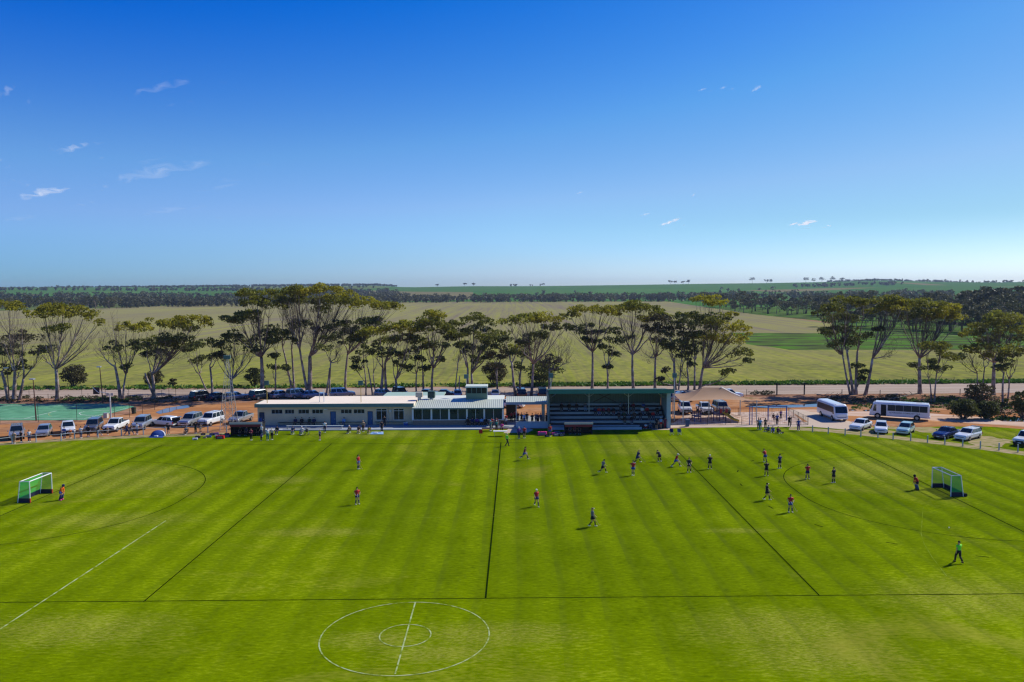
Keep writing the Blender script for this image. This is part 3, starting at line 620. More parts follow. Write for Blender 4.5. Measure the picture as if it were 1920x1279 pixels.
gum('gum_tree', 'four stemmed gum tree with dark lower crown left of the bare forked trunk', [(1595, 740, 1580, 665, .2), (1600, 740, 1588, 660, .26), (1605, 740, 1608, 658, .28)],
    [(1560, 580, 26, 10, 'g'), (1590, 568, 28, 9, 'g'), (1540, 592, 14, 9, 'd'), (1575, 600, 30, 10, 'd'), (1545, 625, 12, 8, 'd'), (1575, 625, 30, 14, 'd'), (1612, 632, 22, 12, 'd'), (1590, 645, 24, 10, 'd'), (1565, 650, 14, 9, 'd'), (1620, 570, 20, 9, 'g'), (1605, 688, 11, 7, 'd'), (1616, 698, 8, 5, 'd'), (1612, 710, 7, 5, 'd')], 42, group='gum trees by the dirt track')
gum('gum_tree', 'gum tree with bare trunk forking low and leaning right behind the buses', [(1622, 740, 1636, 672, .3)],
    [(1665, 565, 28, 10, 'g'), (1650, 585, 22, 10, 'g'), (1680, 577, 26, 10, 'y'), (1648, 618, 6, 4, 'd'), (1660, 610, 30, 30, 't'), (1672, 660, 10, 10, 't'), (1690, 570, 20, 9, 'g')], 43, group='gum trees by the dirt track')
gum('gum_tree', 'gum tree with broad flat crown and white limb leaning left behind the long bus', [(1725, 738, 1724, 672, .36)],
    [(1700, 572, 26, 10, 'g'), (1740, 573, 30, 10, 'g'), (1775, 582, 26, 11, 'y'), (1795, 598, 14, 11, 'y'), (1765, 597, 28, 10, 'g'), (1718, 590, 22, 9, 'd'), (1745, 590, 30, 9, 'y'), (1690, 595, 14, 8, 'd'), (1735, 625, 44, 26, 't'), (1720, 686, 10, 6, 'd')], 44, group='gum trees by the dirt track')
gum('gum_tree', 'small multi stemmed gum tree with tufted crown above the long bus rear', [(1746, 754, 1744, 720, .14), (1752, 754, 1756, 700, .14)],
    [(1738, 652, 20, 9, 'g'), (1765, 655, 24, 11, 'g'), (1755, 680, 14, 7, 'd'), (1775, 672, 12, 8, 'g'), (1768, 692, 12, 7, 'd'), (1740, 690, 12, 7, 'd')], 45, group='gum trees by the dirt track')
gum('gum_tree', 'thin stemmed young gum tree with tufted crown left of the thick right trunk', [(1835, 748, 1832, 700, .13), (1842, 748, 1846, 690, .13)],
    [(1820, 660, 18, 10, 'g'), (1842, 655, 22, 10, 'g'), (1798, 670, 9, 5, 'd'), (1855, 668, 16, 10, 'y'), (1830, 680, 20, 16, 't')], 46, group='gum trees by the dirt track')
gum('gum_tree', 'large gum tree with layered crown near the right picture edge', [(1862, 740, 1864, 680, .36)],
    [(1850, 610, 24, 10, 'g'), (1840, 625, 20, 11, 'd'), (1880, 596, 30, 10, 'g'), (1905, 605, 24, 9, 'g'), (1895, 622, 26, 10, 'g'), (1860, 640, 24, 10, 'd'), (1812, 626, 16, 6, 'y'), (1915, 640, 18, 8, 'd'), (1880, 640, 36, 20, 't')], 47, group='gum trees by the dirt track')
gum('gum_tree', 'young gum tree with dense round crown near the right picture edge', [(1881, 763, 1882, 700, .18), (1886, 762, 1892, 710, .14)],
    [(1882, 660, 20, 12, 'd'), (1900, 658, 20, 12, 'g'), (1908, 672, 14, 10, 'd'), (1876, 676, 14, 9, 'd'), (1885, 690, 12, 7, 'd')], 48, group='gum trees by the dirt track')
bush('rounded brown green shrub behind the fence beside the umbrella crowned gum', 112, 168, 678, 726, 'b', 61)
bush('dense scrub under the court corner gum tree', 260, 312, 692, 722, 'b', 62)
bush('small round shrub right of the court corner gum tree', 312, 337, 708, 724, 'b', 63)
bush('round dark shrub left of the tall tiered gum', 457, 500, 684, 725, 'd', 64)
bush('wispy brown shrub beyond the road right of the press box', 900, 952, 672, 724, 'b', 65)
bush('tall dark green shrub beyond the road near the grandstand corner', 984, 1045, 668, 723, 'd', 66)
bush('grey green bushy sapling behind the dark dense bush', 1800, 1866, 714, 757, 'b', 67)
bush('dense dark bush right of the long bus, left part', 1776, 1835, 742, 786, 'd', 68, n=60)
bush('dense dark bush right of the long bus, right part', 1825, 1874, 748, 786, 'd', 69, n=50)
bush('dark shrub at the right picture edge beside the track', 1893, 1940, 722, 783, 'd', 70)
bush('low scrub behind the young gum tree at the right', 1868, 1905, 745, 765, 'd', 71)

# ---------------------------------------------------------------- woods beyond the paddock
WL_A = leaf_mat('wood_leaf_olive', (.06, .066, .028), (.18, .165, .055), .3, .12)
WL_B = leaf_mat('wood_leaf_dark', (.052, .058, .03), (.14, .135, .065), .25, .12)
def wood_proto(seed, H, W, m, flat):
    rnd = random.Random(seed); rng = np.random.default_rng(seed)
    root = empty('woodland_gum', (0, 0, -50)); wood = MB(); C = []; RR = []
    for q in range(rnd.choice((1, 2, 3))):
        a = Vector((rnd.uniform(-.8, .8), rnd.uniform(-.8, .8), -.3)); b = Vector((a.x*2.2, a.y*2, H*.55)); wood.tube([a, a.lerp(b, .5)+Vector((.2, 0, 0)), b], [.3, .22, .16], 5)
        for k in range(5):
            an = rnd.uniform(0, 6.28); e = Vector((W*.75*math.cos(an), W*.75*math.sin(an), H*rnd.uniform(.7, .9)))
            wood.tube(bez(b, b.lerp(e, .5)-Vector((0, 0, .5)), e, 3), [.13, .1, .08, .04], 4, False)
    for k in range(26):
        a = rnd.uniform(0, 6.28); q = math.sqrt(rnd.random()); z = H*(1-.28*flat*q*q)-rnd.random()**2*H*.38
        C.append((W*q*math.cos(a), W*q*math.sin(a), z-.6)); r = rnd.uniform(.9, 1.7); RR.append((r*1.2, r*1.2, r*.6))
    wood.obj('trunk', BARK_D if seed % 2 else BARK, root, smooth=True)
    V, Q = leaf_arrays(rng, np.array(C), np.array(RR), 34, .85, .6)
    link('crown', np_mesh('crown', V, Q), m, root); return root
protos = [wood_proto(100+i, h, w, m, f) for i, (h, w, m, f) in enumerate([(12, 4.6, WL_A, 1), (14, 5.2, WL_A, 1.2), (10, 4.2, WL_B, .8), (12.5, 5.6, WL_B, 1), (15, 5.6, WL_A, 1.1), (9, 3.6, WL_A, 1)])]
WOODLAB = 'gum tree of the open wood beyond the paddock on the right side'
rnd = random.Random(77); first = set(); nw = 0
def place_wood(px, py, sc_=1.0, label=WOODLAB, group='gum trees of the open wood'):
    global nw
    i = rnd.randrange(len(protos))
    p = protos[i]
    c = p if i not in first else copy_tree(p)
    first.add(i); g = G(px, py); c.location = (g.x, g.y, height(g.x, g.y)); c.rotation_euler = (0, 0, rnd.uniform(0, 6.28))
    s = sc_*rnd.uniform(.85, 1.15); c.scale = (s, s, s); tag(c, label, 'tree', group); nw += 1
# front rows then deeper rows of the right-hand wood
for px in range(1316, 1400, 12): place_wood(px+rnd.uniform(-5, 5), 574+rnd.uniform(-2, 3), 1.0)
for px in range(1372, 1560, 11): place_wood(px+rnd.uniform(-6, 6), 583+(px-1372)*.055+rnd.uniform(-3, 3), .95)
for px in range(1350, 1600, 12): place_wood(px+rnd.uniform(-6, 6), 576+(px-1350)*.02+rnd.uniform(-3, 3), 1.05)
for px in range(1560, 1960, 13): place_wood(px+rnd.uniform(-6, 6), 611+(px-1560)*.045+rnd.uniform(-4, 4), .92)
for px in range(1570, 1960, 15): place_wood(px+rnd.uniform(-6, 6), 600+(px-1560)*.03+rnd.uniform(-3, 3), 1.0)
for px in range(1560, 1960, 15): place_wood(px+rnd.uniform(-6, 6), 590+rnd.uniform(-3, 3), 1.05)
for px in range(1790, 1960, 24): place_wood(px+rnd.uniform(-6, 6), 606+rnd.uniform(-3, 3), 1.5)
for px in range(1600, 1960, 18): place_wood(px+rnd.uniform(-6, 6), 580+rnd.uniform(-3, 3), 1.1)
LL = 'gum tree of the wood beyond the paddock at the left'
for px in range(-40, 240, 13): place_wood(px+rnd.uniform(-6, 6), 581-(px)*.012+rnd.uniform(-2, 2), 1.0, LL, 'gum trees of the left wood')

def treeline(name, label, specs, seed, leaf, lsize, per=26, H=(7, 11)):
    """specs: (px0,px1,D,count,spreadD) clusters of far trees, read as one mass"""
    rnd = random.Random(seed); rng = np.random.default_rng(seed); C = []; RR = []
    for (a, b, D, n, sd_) in specs:
        for k in range(n):
            u = rnd.uniform(a, b); d = D+rnd.uniform(-sd_, sd_); x = CX+(u-960)/F*d; y = CY+d
            z = height(x, y); h = rnd.uniform(*H); w = h*rnd.uniform(.35, .6)
            for j in range(5): C.append((x+rnd.uniform(-w, w)*.7, y+rnd.uniform(-w, w)*.7, z+h*rnd.uniform(.35, .9))); RR.append((w*.6, w*.6, h*.2))
            C.append((x, y, z+h*.2)); RR.append((w*.3, w*.3, h*.22))
    V, Q = leaf_arrays(rng, np.array(C), np.array(RR), per, lsize, .4, .3)
    tag(link(name, np_mesh(name, V, Q), leaf), label, 'woods', kind='stuff')
treeline('far_woods', 'dense grey green belt of bush along the far edge of the paddock', [(690, 1330, 1190, 330, 55), (440, 700, 1150, 150, 60), (230, 460, 1010, 140, 60), (-60, 260, 1000, 170, 90)], 1, WL_B, 2.0, 16, (8, 13))
treeline('far_woods', 'second belt of bush behind the paddock at the left', [(-60, 760, 1500, 300, 160), (540, 740, 1900, 110, 200), (1230, 1500, 1330, 60, 60), (1500, 1960, 1250, 130, 150)], 2, WL_B, 2.6, 14, (9, 14))
treeline('ridge_woods', 'distant dark bush along the skyline ridge', [(-60, 720, 3500, 420, 60), (-60, 500, 2300, 150, 60), (100, 700, 2700, 90, 50), (1545, 1790, 3450, 190, 90), (1790, 1960, 3500, 90, 60), (1480, 1700, 2300, 60, 80), (1000, 1500, 1900, 14, 300), (1600, 1960, 2900, 60, 60), (-60, 740, 3480, 700, 90), (950, 1010, 3580, 10, 20)], 3, WL_B, 3.2, 9, (6, 10))
# separate paddock trees on the green hill
def skytree(label, px, D, h, seed):
    rnd = random.Random(seed); rng = np.random.default_rng(seed); x = CX+(px-960)/F*D; y = CY+D; z = height(x, y)
    root = empty('paddock_tree', (x, y, z), label, 'tree', 'lone trees on the green hill')
    MB().tube([(0, 0, -1), (0, 0, h*.6)], [.6, .3], 5).obj('trunk', BARK_D, root)
    C = [(rnd.uniform(-.45, .45)*h, rnd.uniform(-.3, .3)*h, h*rnd.uniform(.5, .9)) for _ in range(10)]
    V, Q = leaf_arrays(rng, np.array(C), np.tile([[h*.24, h*.24, h*.14]], (10, 1)), 30, 2.2, .5, .3); link('crown', np_mesh('crown', V, Q), WL_B, root)
for i, (px, h, lab) in enumerate([(816, 12, 'single dot of a tree on the skyline left of centre'), (868, 14, 'low wide tree on the skyline left of centre'), (884, 14, 'rounded tree on the skyline left of centre'), (1014, 12, 'small dark tree on the skyline above the centre paddock'), (1252, 14, 'leftmost of four trees on the skyline above the shade sail'), (1261, 11, 'second of four trees on the skyline above the shade sail'), (1276, 10, 'third of four trees on the skyline above the shade sail'), (1286, 14, 'rightmost of four trees on the skyline above the shade sail'), (1405, 20, 'broad dark tree at the end of the green hill skyline'), (1432, 13, 'dark round tree right of the broad skyline tree'), (1440, 13, 'open crowned tree beside the dark round skyline tree'), (1505, 18, 'pair crown tree on the right skyline'), (1520, 14, 'low tree on the right skyline'), (1535, 19, 'tall open tree on the right skyline'), (1556, 20, 'lone lollipop shaped tree on the right skyline'), (1573, 19, 'open tree left of the wooded hilltop')]):
    skytree(lab, px, 3500, h*(1.05 if px < 1100 else 1.35), 300+i)

# ================================================================ BUILDINGS
M_CREAM = NT('cream_brick', .85)
_b = M_CREAM.n.nodes.new('ShaderNodeTexBrick'); _b.inputs['Scale'].default_value = 4.2; _b.inputs['Color1'].default_value = (.80, .60, .38, 1); _b.inputs['Color2'].default_value = (.70, .52, .33, 1); _b.inputs['Mortar'].default_value = (.52, .42, .30, 1); _b.inputs['Mortar Size'].default_value = .012
_mp = M_CREAM.n.nodes.new('ShaderNodeMapping'); _mp.inputs['Rotation'].default_value = (R(90), 0, 0); M_CREAM.L(M_CREAM.tc.outputs['Object'], _mp.inputs[0]); M_CREAM.L(_mp.outputs[0], _b.inputs[0])
M_CREAM.color(M_CREAM.mix(.3, _b.outputs[0], M_CREAM.ramp(M_CREAM.noise(.7, 5), [(.3, (.50, .37, .24)), (.7, (.78, .60, .40))]))); M_CREAM = M_CREAM.m
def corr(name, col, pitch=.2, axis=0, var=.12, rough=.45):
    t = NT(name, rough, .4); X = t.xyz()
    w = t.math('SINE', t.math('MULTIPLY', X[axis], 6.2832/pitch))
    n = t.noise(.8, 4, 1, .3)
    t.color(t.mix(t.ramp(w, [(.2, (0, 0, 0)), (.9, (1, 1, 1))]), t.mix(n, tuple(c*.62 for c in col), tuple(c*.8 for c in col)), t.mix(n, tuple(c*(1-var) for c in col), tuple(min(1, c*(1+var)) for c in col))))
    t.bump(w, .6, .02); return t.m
M_ROOFW = NT('cream_flat_roof', .7, .2); M_ROOFW.color(M_ROOFW.mix(M_ROOFW.noise(.5, 5), (.80, .66, .50), (.93, .80, .65))); M_ROOFW = M_ROOFW.m
M_CORR = corr('pale_corrugated', (.60, .64, .52), .30, 0)
M_CORRG = corr('green_corrugated', (.10, .16, .13), .25, 0)
M_FASC = mat('teal_fascia', (.10, .19, .18), .5, .12, 1)
M_FASCG = mat('green_fascia', (.03, .20, .15), .4, .1, 1)
M_BENCH = mat('pale_bench', (.42, .48, .52), .6, .15, 2)
M_WHITE = mat('white_paint', (.75, .77, .76), .5, .06)
M_STEEL = mat('galvanised', (.45, .48, .50), .45, .15, 4, .5)
M_GLASS = mat('dark_glass', (.010, .018, .026), .12, .3, 1, 0, .3)
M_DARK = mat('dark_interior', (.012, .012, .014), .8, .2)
M_DARKW = mat('dark_wood', (.05, .035, .03), .8, .3)
M_BLUE = mat('blue_door', (.035, .11, .24), .5, .12)
M_SLAB = mat('grey_slab', (.30, .31, .31), .85, .15, 1)
M_BRICKL = mat('low_brick', (.30, .20, .14), .85, .3, 3)
M_PALEG = mat('pale_green_panel', (.50, .66, .56), .6, .08, .7)
YA, YB, YG = 68.72, 68.0, 64.34
BX = lambda px, Y=YA: PY(px, 780, Y).x
BZ = lambda py, Y=YA, px=700: PY(px, py, Y).z
x0, x1 = BX(483), BX(776); zt = 3.05; org = Vector(((x0+x1)/2, YA, 0))
club = empty('clubhouse', org, 'cream brick clubhouse with flat pale roof, small high windows and blue doors', 'building')
YBK = 77.0
wins = [(509, 530, 767, 775.5), (534, 552, 767, 775.5), (559, 580, 767, 775.5), (585, 606, 767, 775.5), (639, 660, 767, 775.5), (663, 684, 767, 775.5)]
bigw = [(705, 725.5, 766, 788), (738, 757.5, 766, 788)]
doors = [(486, 496, 772, 797), (619, 630, 771, 797), (689, 699, 771, 797)]
ops = sorted([(BX(a), BX(b), max(BZ(d), .02), BZ(c)) for a, b, c, d in wins+bigw]+[(BX(a), BX(b), .02, BZ(c)) for a, b, c, d in doors])
w = MB(org); xx = x0
for a, b, z0, z1 in ops:      # wall built round its openings
    w.box(xx, a, YA, YA+.25, 0, zt); w.box(a, b, YA, YA+.25, z1, zt)
    if z0 > .1: w.box(a, b, YA, YA+.25, 0, z0)
    xx = b
w.box(xx, x1, YA, YA+.25, 0, zt)
w.box(x0, x0+.25, YA+.25, YBK-3.6, 0, zt); w.box(x1-.25, x1, YA+.25, YBK-.4, 0, zt); w.box(x0+.25, x1-.25, YBK-3.85, YBK-3.6, 0, zt)
w.obj('wall', M_CREAM, club)
rf = MB(org); rx = BX(478, YA-.7)
rf.box(rx, x1+.1, YA-.7, 73.0, 3.15, 3.5); rf.box(BX(580, 73), x1+2, 73.0, YBK, 3.15, 3.5)
rf.obj('roof', M_ROOFW, club)
MB(org).box(rx-.03, x1+.1, YA-.78, YA-.703, 3.02, 3.56).box(rx-.03, rx, YA-.7, 73, 3.02, 3.56).obj('fascia', M_FASC, club)
def window(par, org, xa, xb, za, zb, Y, mull=2, fm=None, trans=None):
    f = MB(org); e = .06
    f.box(xa, xb, Y+.05, Y+.13, zb-e, zb).box(xa, xb, Y+.05, Y+.13, za, za+e).box(xa, xa+e, Y+.05, Y+.13, za+e, zb-e).box(xb-e, xb, Y+.05, Y+.13, za+e, zb-e)
    for k in range(1, mull):
        m_ = xa+(xb-xa)*k/mull; f.box(m_-.025, m_+.025, Y+.05, Y+.13, za+e, zb-e)
    if trans: f.box(xa+e, xb-e, Y+.045, Y+.135, zb-trans-.03, zb-trans+.03)
    fo = f.obj('window', fm or M_STEEL, par); MB(org).box(xa+e*.5, xb-e*.5, Y+.08, Y+.10, za+e*.5, zb-e*.5).obj('pane', M_GLASS, fo); return fo
for a, b, c, d in wins: window(club, org, BX(a), BX(b), BZ(d), BZ(c), YA, 3)
for a, b, c, d in bigw: window(club, org, BX(a), BX(b), BZ(d), BZ(c), YA, 2, M_WHITE, .38)
for k, (a, b, c, d) in enumerate(doors):
    do = MB(org).box(BX(a)+.05, BX(b)-.05, YA+.10, YA+.15, .03, BZ(c)-.06).obj('door', M_BLUE if k != 0 else mat('dark_blue_door', (.02, .04, .09), .5), club)
    MB(org).box(BX(b)-.25, BX(b)-.15, YA+.06, YA+.10, 1.0, 1.1).obj('handle', M_STEEL, do)
MB(org).box(BX(608), BX(615), YA-.12, YA-.003, 2.52, 2.62).obj('wall_lamp', M_WHITE, club)
MB(org).tube([(BX(613), YA-.1, 2.6), (BX(640), YA-.1, 2.6)], .03).obj('pipe', mat('rust_pipe', (.25, .12, .08)), club)
for px in (728, 735): MB(org).tube([(BX(px), YA-.06, 0), (BX(px), YA-.06, 3.0)], .04).obj('downpipe', M_STEEL, club)
for px in (732,): MB(org).tube([(BX(px), YA-.02, 2.3), (BX(px), YA-.12, 2.3)], .22, 12).obj('wall_fan', M_STEEL, club)
# veranda slab, step and long wall bench
sl = MB(); sl.box(BX(484), BX(968), 65.6, 77, 0.04, .22); sl.obj('veranda_slab', M_SLAB)['kind'] = 'structure'
MB().box(BX(488), BX(905), 64.7, 65.597, .04, .17).obj('veranda_step', mat('pale_step', (.42, .46, .50), .8, .1, 1))['kind'] = 'structure'
def bench(label, xa, xb, Y, z=.45, back=False, m=None, base=.22):
    r = empty('bench', ((xa+xb)/2, Y, base), label, 'bench', 'long benches by the clubhouse'); o_ = Vector(((xa+xb)/2, Y, base))
    MB(o_).box(xa, xb, Y-.18, Y+.18, base+z-.04, base+z).obj('seat', m or M_DARKW, r)
    n = max(2, int((xb-xa)/2.5)+1)
    for k in range(n):
        x = xa+.2+(xb-xa-.4)*k/(n-1); MB(o_).box(x-.04, x+.04, Y-.14, Y+.14, base, base+z-.04).obj('leg', M_STEEL, r)

bench('long dark bench against the cream wall under the small high windows', BX(522), BX(612), YA-.35)
bench('dark bench against the cream wall between the blue doors', BX(634), BX(686), YA-.35)
bench('dark bench under the two large white framed windows', BX(703), BX(760), YA-.35)
bench('long pale bench along the veranda edge in front of the first blue door', BX(548), BX(652), 65.45, .42, m=M_BENCH)
# glazed lounge with corrugated roof
lx0, lx1 = BX(774, YB), BX(944, YB); lo = Vector(((lx0+lx1)/2, YB, 0))
lounge = empty('glazed_lounge', lo, 'lounge with white framed glass front and pale corrugated awning roof', 'building')
lz0, lz1 = .95, 2.72
MB(lo).box(lx0, lx1, YB, YB+.2, 0, lz0).box(lx0, lx0+.25, YB+.2, YBK, 0, 2.9).box(lx1-.25, lx1, YB+.2, YBK-3, 0, 2.9).box(lx0+.25, lx1-.25, YB+6, YB+6.2, 0, 3.1).obj('wall', M_BRICKL, lounge)
MB(lo).box(BX(795, YB+4), lx1-.3, YB+2.2, YB+2.3, 0, 2.9).obj('inner_wall_and_shade', M_PALEG, lounge)
MB(lo).box(lx0+.3, BX(795, YB+4), YB+2.2, YB+2.3, 0, 2.9).obj('inner_wall_and_shade', M_DARK, lounge)  # near-black sheet added to stand in for the unlit inside of these bays
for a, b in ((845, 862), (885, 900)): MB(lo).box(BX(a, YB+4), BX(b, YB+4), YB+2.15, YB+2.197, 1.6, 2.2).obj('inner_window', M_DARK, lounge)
posts_px = [774, 809, 842, 875.5, 908, 943]
for k, px in enumerate(posts_px):
    x = BX(px, YB); MB(lo).box(x-.13, x+.13, YB-.05, YB+.15, lz0, lz1).obj('post', M_WHITE, lounge)
for k in range(5):
    xa = BX(posts_px[k], YB)+.13; xb = BX(posts_px[k+1], YB)-.13
    fo = MB(lo).box(xa, xb, YB-.04, YB+.1, lz0, lz0+.09).box(xa, xb, YB-.04, YB+.1, lz1-.07, lz1).box((xa+xb)/2-.03, (xa+xb)/2+.03, YB-.03, YB+.08, lz0+.09, lz1-.07).obj('window', M_WHITE, lounge)
    g_ = bpy.data.materials.get('lounge_glass')
    if g_ is None:
        g_ = bpy.data.materials.new('lounge_glass'); n_, b_ = nodes(g_); b_.inputs['Base Color'].default_value = (.02, .05, .05, 1); b_.inputs['Roughness'].default_value = .05; b_.inputs['Specular IOR Level'].default_value = .3; b_.inputs['Alpha'].default_value = .45
    MB(lo).box(xa, xb, YB+.02, YB+.03, lz0+.05, lz1-.05).obj('pane', g_, fo)
MB(lo).box(lx0, lx1, YB-.05, YB+.2, lz1, 2.9).obj('beam', M_PALEG, lounge)
ax0, ax1 = BX(773, YB-.6), BX(944, YB-.6)
rr = MB(lo); rr.quad((ax0-.1, YB-.7, 2.88), (ax1+.1, YB-.7, 2.88), (ax1, YB+3.6, 3.62), (ax0+.5, YB+3.6, 3.62)); rr.quad((ax0-.1, YB-.7, 2.80), (ax0+.5, YB+3.6, 3.54), (ax1, YB+3.6, 3.54), (ax1+.1, YB-.7, 2.80))
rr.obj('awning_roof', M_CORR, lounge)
MB(lo).box(ax0-.1, ax1+.1, YB-.78, YB-.703, 2.74, 2.92).obj('gutter', M_FASC, lounge)
MB(lo).quad((ax1+.1, YB-.7, 2.80), (ax1+.1, YB-.7, 2.98), (ax1+.02, YB+3.6, 3.70), (ax1+.02, YB+3.6, 3.5)).obj('barge_board', M_WHITE, lounge)
MB(lo).box(lx0+.8, lx1+.1, YB+3.605, YBK-.2, 3.42, 3.56).obj('flat_roof', M_PALEW if False else mat('pale_flat_roof', (.66, .68, .60), .6, .1, .5), lounge)
# press box
px0, px1 = BX(874, YB+3.6), BX(913.5, YB+3.6); yp = YB+3.7; po = Vector(((px0+px1)/2, yp, 3.5))
press = empty('press_box', po, 'small square green press box with white lid roof standing on the lounge roof', 'press box')
MB(po).box(px0, px1, yp, yp+.1, 3.57, 4.55).box(px0, px1, yp+2.4, yp+2.5, 3.57, 5.45).box(px0, px0+.1, yp+.1, yp+2.4, 3.57, 5.45).box(px1-.1, px1, yp+.1, yp+2.4, 3.57, 5.45).obj('wall', mat('press_panel', (.17, .25, .16), .7, .1, .8), press)
for k in range(4):
    xa = px0+.12+(px1-px0-.24)*k/4; xb = px0+.12+(px1-px0-.24)*(k+1)/4
    f = MB(po).box(xa, xa+.05, yp, yp+.08, 4.55, 5.45).box(xb-.03, xb, yp, yp+.08, 4.55, 5.45).obj('window', M_FASC, press); MB(po).box(xa+.05, xb-.03, yp+.03, yp+.05, 4.55, 5.45).obj('pane', M_GLASS, f)
MB(po).box(px0-.08, px1+.08, yp-.15, yp+2.65, 5.453, 5.68).obj('lid_roof', M_ROOFP if False else mat('white_lid', (.62, .68, .58), .5, .08), press)
MB(po).box(px1+.002, px1+.08, yp-.02, yp+.08, 3.57, 5.45).obj('corner_trim', M_WHITE, press)
def cooler(label, pxa, pxb, ytop, ybot, Y, m, cone):
    xa, xb = BX(pxa, Y), BX(pxb, Y); zt_, zb_ = PY(pxa, ytop, Y).z, max(PY(pxa, ybot, Y).z, 3.57); xm = (xa+xb)/2; o_ = Vector((xm, Y, 3.55)); r = empty('roof_cooler', o_, label, 'air cooler', 'evaporative coolers on the roof')
    wv = (xb-xa)/2; z1 = zb_+(.45 if cone else .2)
    rings = [[Vector((xm-wv*s, Y-.6*s, z)), Vector((xm+wv*s, Y-.6*s, z)), Vector((xm+wv*s, Y+.6*s, z)), Vector((xm-wv*s, Y+.6*s, z))] for s, z in ((.93, z1), (1, z1+.1), (1, zt_-.12), (.9, zt_-.03), (.6, zt_))]
    MB(o_).loft(rings).obj('casing', m, r)
    for k in range(4): MB(o_).box(xm-wv*.8, xm+wv*.8, Y-.612, Y-.603, z1+.25+k*.2, z1+.33+k*.2).obj('vent', M_DARK if not cone else M_STEEL, r)
    MB(o_).tube([(xm, Y, 3.5), (xm, Y, z1+.02)], wv*.55, 10).obj('duct', M_STEEL, r)
cooler('beige rounded roof cooler on a grey duct, left one', 780.5, 793, 735, 751, YB+3.9, mat('beige_plastic', (.44, .39, .32), .6, .08), True)
cooler('dark green square roof cooler, right one', 803, 816, 733, 750, YB+4.6, mat('green_plastic', (.05, .10, .08), .5, .1), False)
MB((0, 0, 0)).tube([(BX(822, 72), 72, 3.5), (BX(822, 72), 72, 3.9)], .05)
# rear block with green roof
qx0, qx1 = BX(721, 79), BX(833, 79); qo = Vector(((qx0+qx1)/2, 79, 0)); rb = empty('rear_block', qo, 'low rear building with pale green roof behind the clubhouse', 'building')
MB(qo).box(qx0+.3, qx1-.3, 77.4, 82, 0, 3.2).obj('wall', M_CREAM, rb); MB(qo).box(qx0, qx1, 77.1, 82.5, 3.205, 3.4).obj('roof', mat('sage_roof', (.36, .50, .42), .5, .08), rb)
MB(qo).box(qx0, qx1, 77.02, 77.097, 3.1, 3.42).obj('fascia', M_FASCG, rb)
# breezeway
bx0, bx1 = lx1+.35, BX(1029, 70); bo = Vector(((bx0+bx1)/2, 72, 0)); bz = empty('breezeway', bo, 'open breezeway with pale corrugated roof between lounge and grandstand', 'walkway roof')
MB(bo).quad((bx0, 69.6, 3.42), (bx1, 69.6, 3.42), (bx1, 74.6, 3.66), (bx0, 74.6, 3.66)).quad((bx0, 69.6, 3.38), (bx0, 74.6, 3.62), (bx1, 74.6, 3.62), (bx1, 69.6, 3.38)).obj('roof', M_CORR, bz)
MB(bo).box(bx0, bx1, 69.52, 69.597, 3.05, 3.45).obj('beam', mat('bluish_beam', (.30, .36, .42), .5, .1), bz)
for x in (BX(968, 70), BX(1018, 70), bx1-.1): MB(bo).box(x-.07, x+.07, 69.7, 69.84, .04, 3.38).obj('post', M_STEEL, bz)
MB(bo).box(bx0, BX(968, 73), 73.8, 73.9, .04, 3.5).obj('back_screen', M_DARKW, bz)
MB(bo).box(BX(1015, 72), BX(1021, 72), 70.5, 70.7, .04, 3.38).obj('brick_pier', M_CREAM, bz)
MB().box(BX(955, 74), BX(1029, 74), 68.6, 77, .04, .12).obj('breezeway_floor', M_SLAB)['kind'] = 'structure'
# low rail wall in front of the breezeway
bw = empty('low_wall', (BX(998, 66), 66, 0), 'low blue grey panel wall in front of the breezeway', 'low wall')
MB(bw.location).box(BX(967, 66), BX(1029, 66), 65.9, 66.05, .04, .95).obj('panel', M_BENCH, bw); MB(bw.location).box(BX(967, 66), BX(1029, 66), 65.85, 66.1, .95, 1.02).obj('cap', M_STEEL, bw)

# ---------------------------------------------------------------- grandstand
gx0, gx1 = 7.45, 25.0; go = Vector((16, YG, 0)); gs = empty('grandstand', go, 'grandstand with green fascia, corrugated back wall and tiers of pale bench seats', 'grandstand')
GB = YG+6.6
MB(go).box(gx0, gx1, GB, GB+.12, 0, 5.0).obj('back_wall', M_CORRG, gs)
MB(go).box(gx0-.25, gx0-.03, YG+.9, GB, 0, 5.2).obj('side_wall', mat('grey_green_panel', (.16, .22, .21), .6, .1, .6), gs)
MB(go).box(gx1+.03, gx1+.35, YG+1.2, GB, 0, 5.2).obj('side_wall', mat('pale_blue_panel', (.33, .40, .45), .6, .1, .6), gs)
MB(go).box(gx1-.15, gx1+.45, YG+.9, YG+1.197, 0, 5.3).obj('end_pillar', M_BENCH, gs)
r_ = MB(go); r_.loft([[Vector((x, YG-.35, 5.75)), Vector((x, YG-.35, 5.95)), Vector((x, GB+.3, 5.25)), Vector((x, GB+.3, 5.05))] for x in (gx0-.2, gx1+.65)]); r_.obj('roof', mat('dark_green_roof', (.05, .13, .11), .5, .1), gs)
MB(go).box(gx0-.25, gx1+.7, YG-.46, YG-.353, 5.45, 6.08).obj('fascia', M_FASCG, gs)
MB(go).box(gx0-.25, gx1+.7, YG-.50, YG-.463, 5.98, 6.10).obj('gutter', M_FASC, gs)
for px in (1104.5, 1178.5):
    x = PY(px, 760, YG+3).x; po_ = MB(go).box(x-.06, x+.06, YG+3, YG+3.12, 1.9, 5.5).obj('post', M_STEEL, gs)
    for s in (-1, 1): MB(go).tube([(x, YG+3.06, 4.5), (x+s*1.4, YG+3.06, 5.48)], .05, 5).obj('brace', M_STEEL, gs)
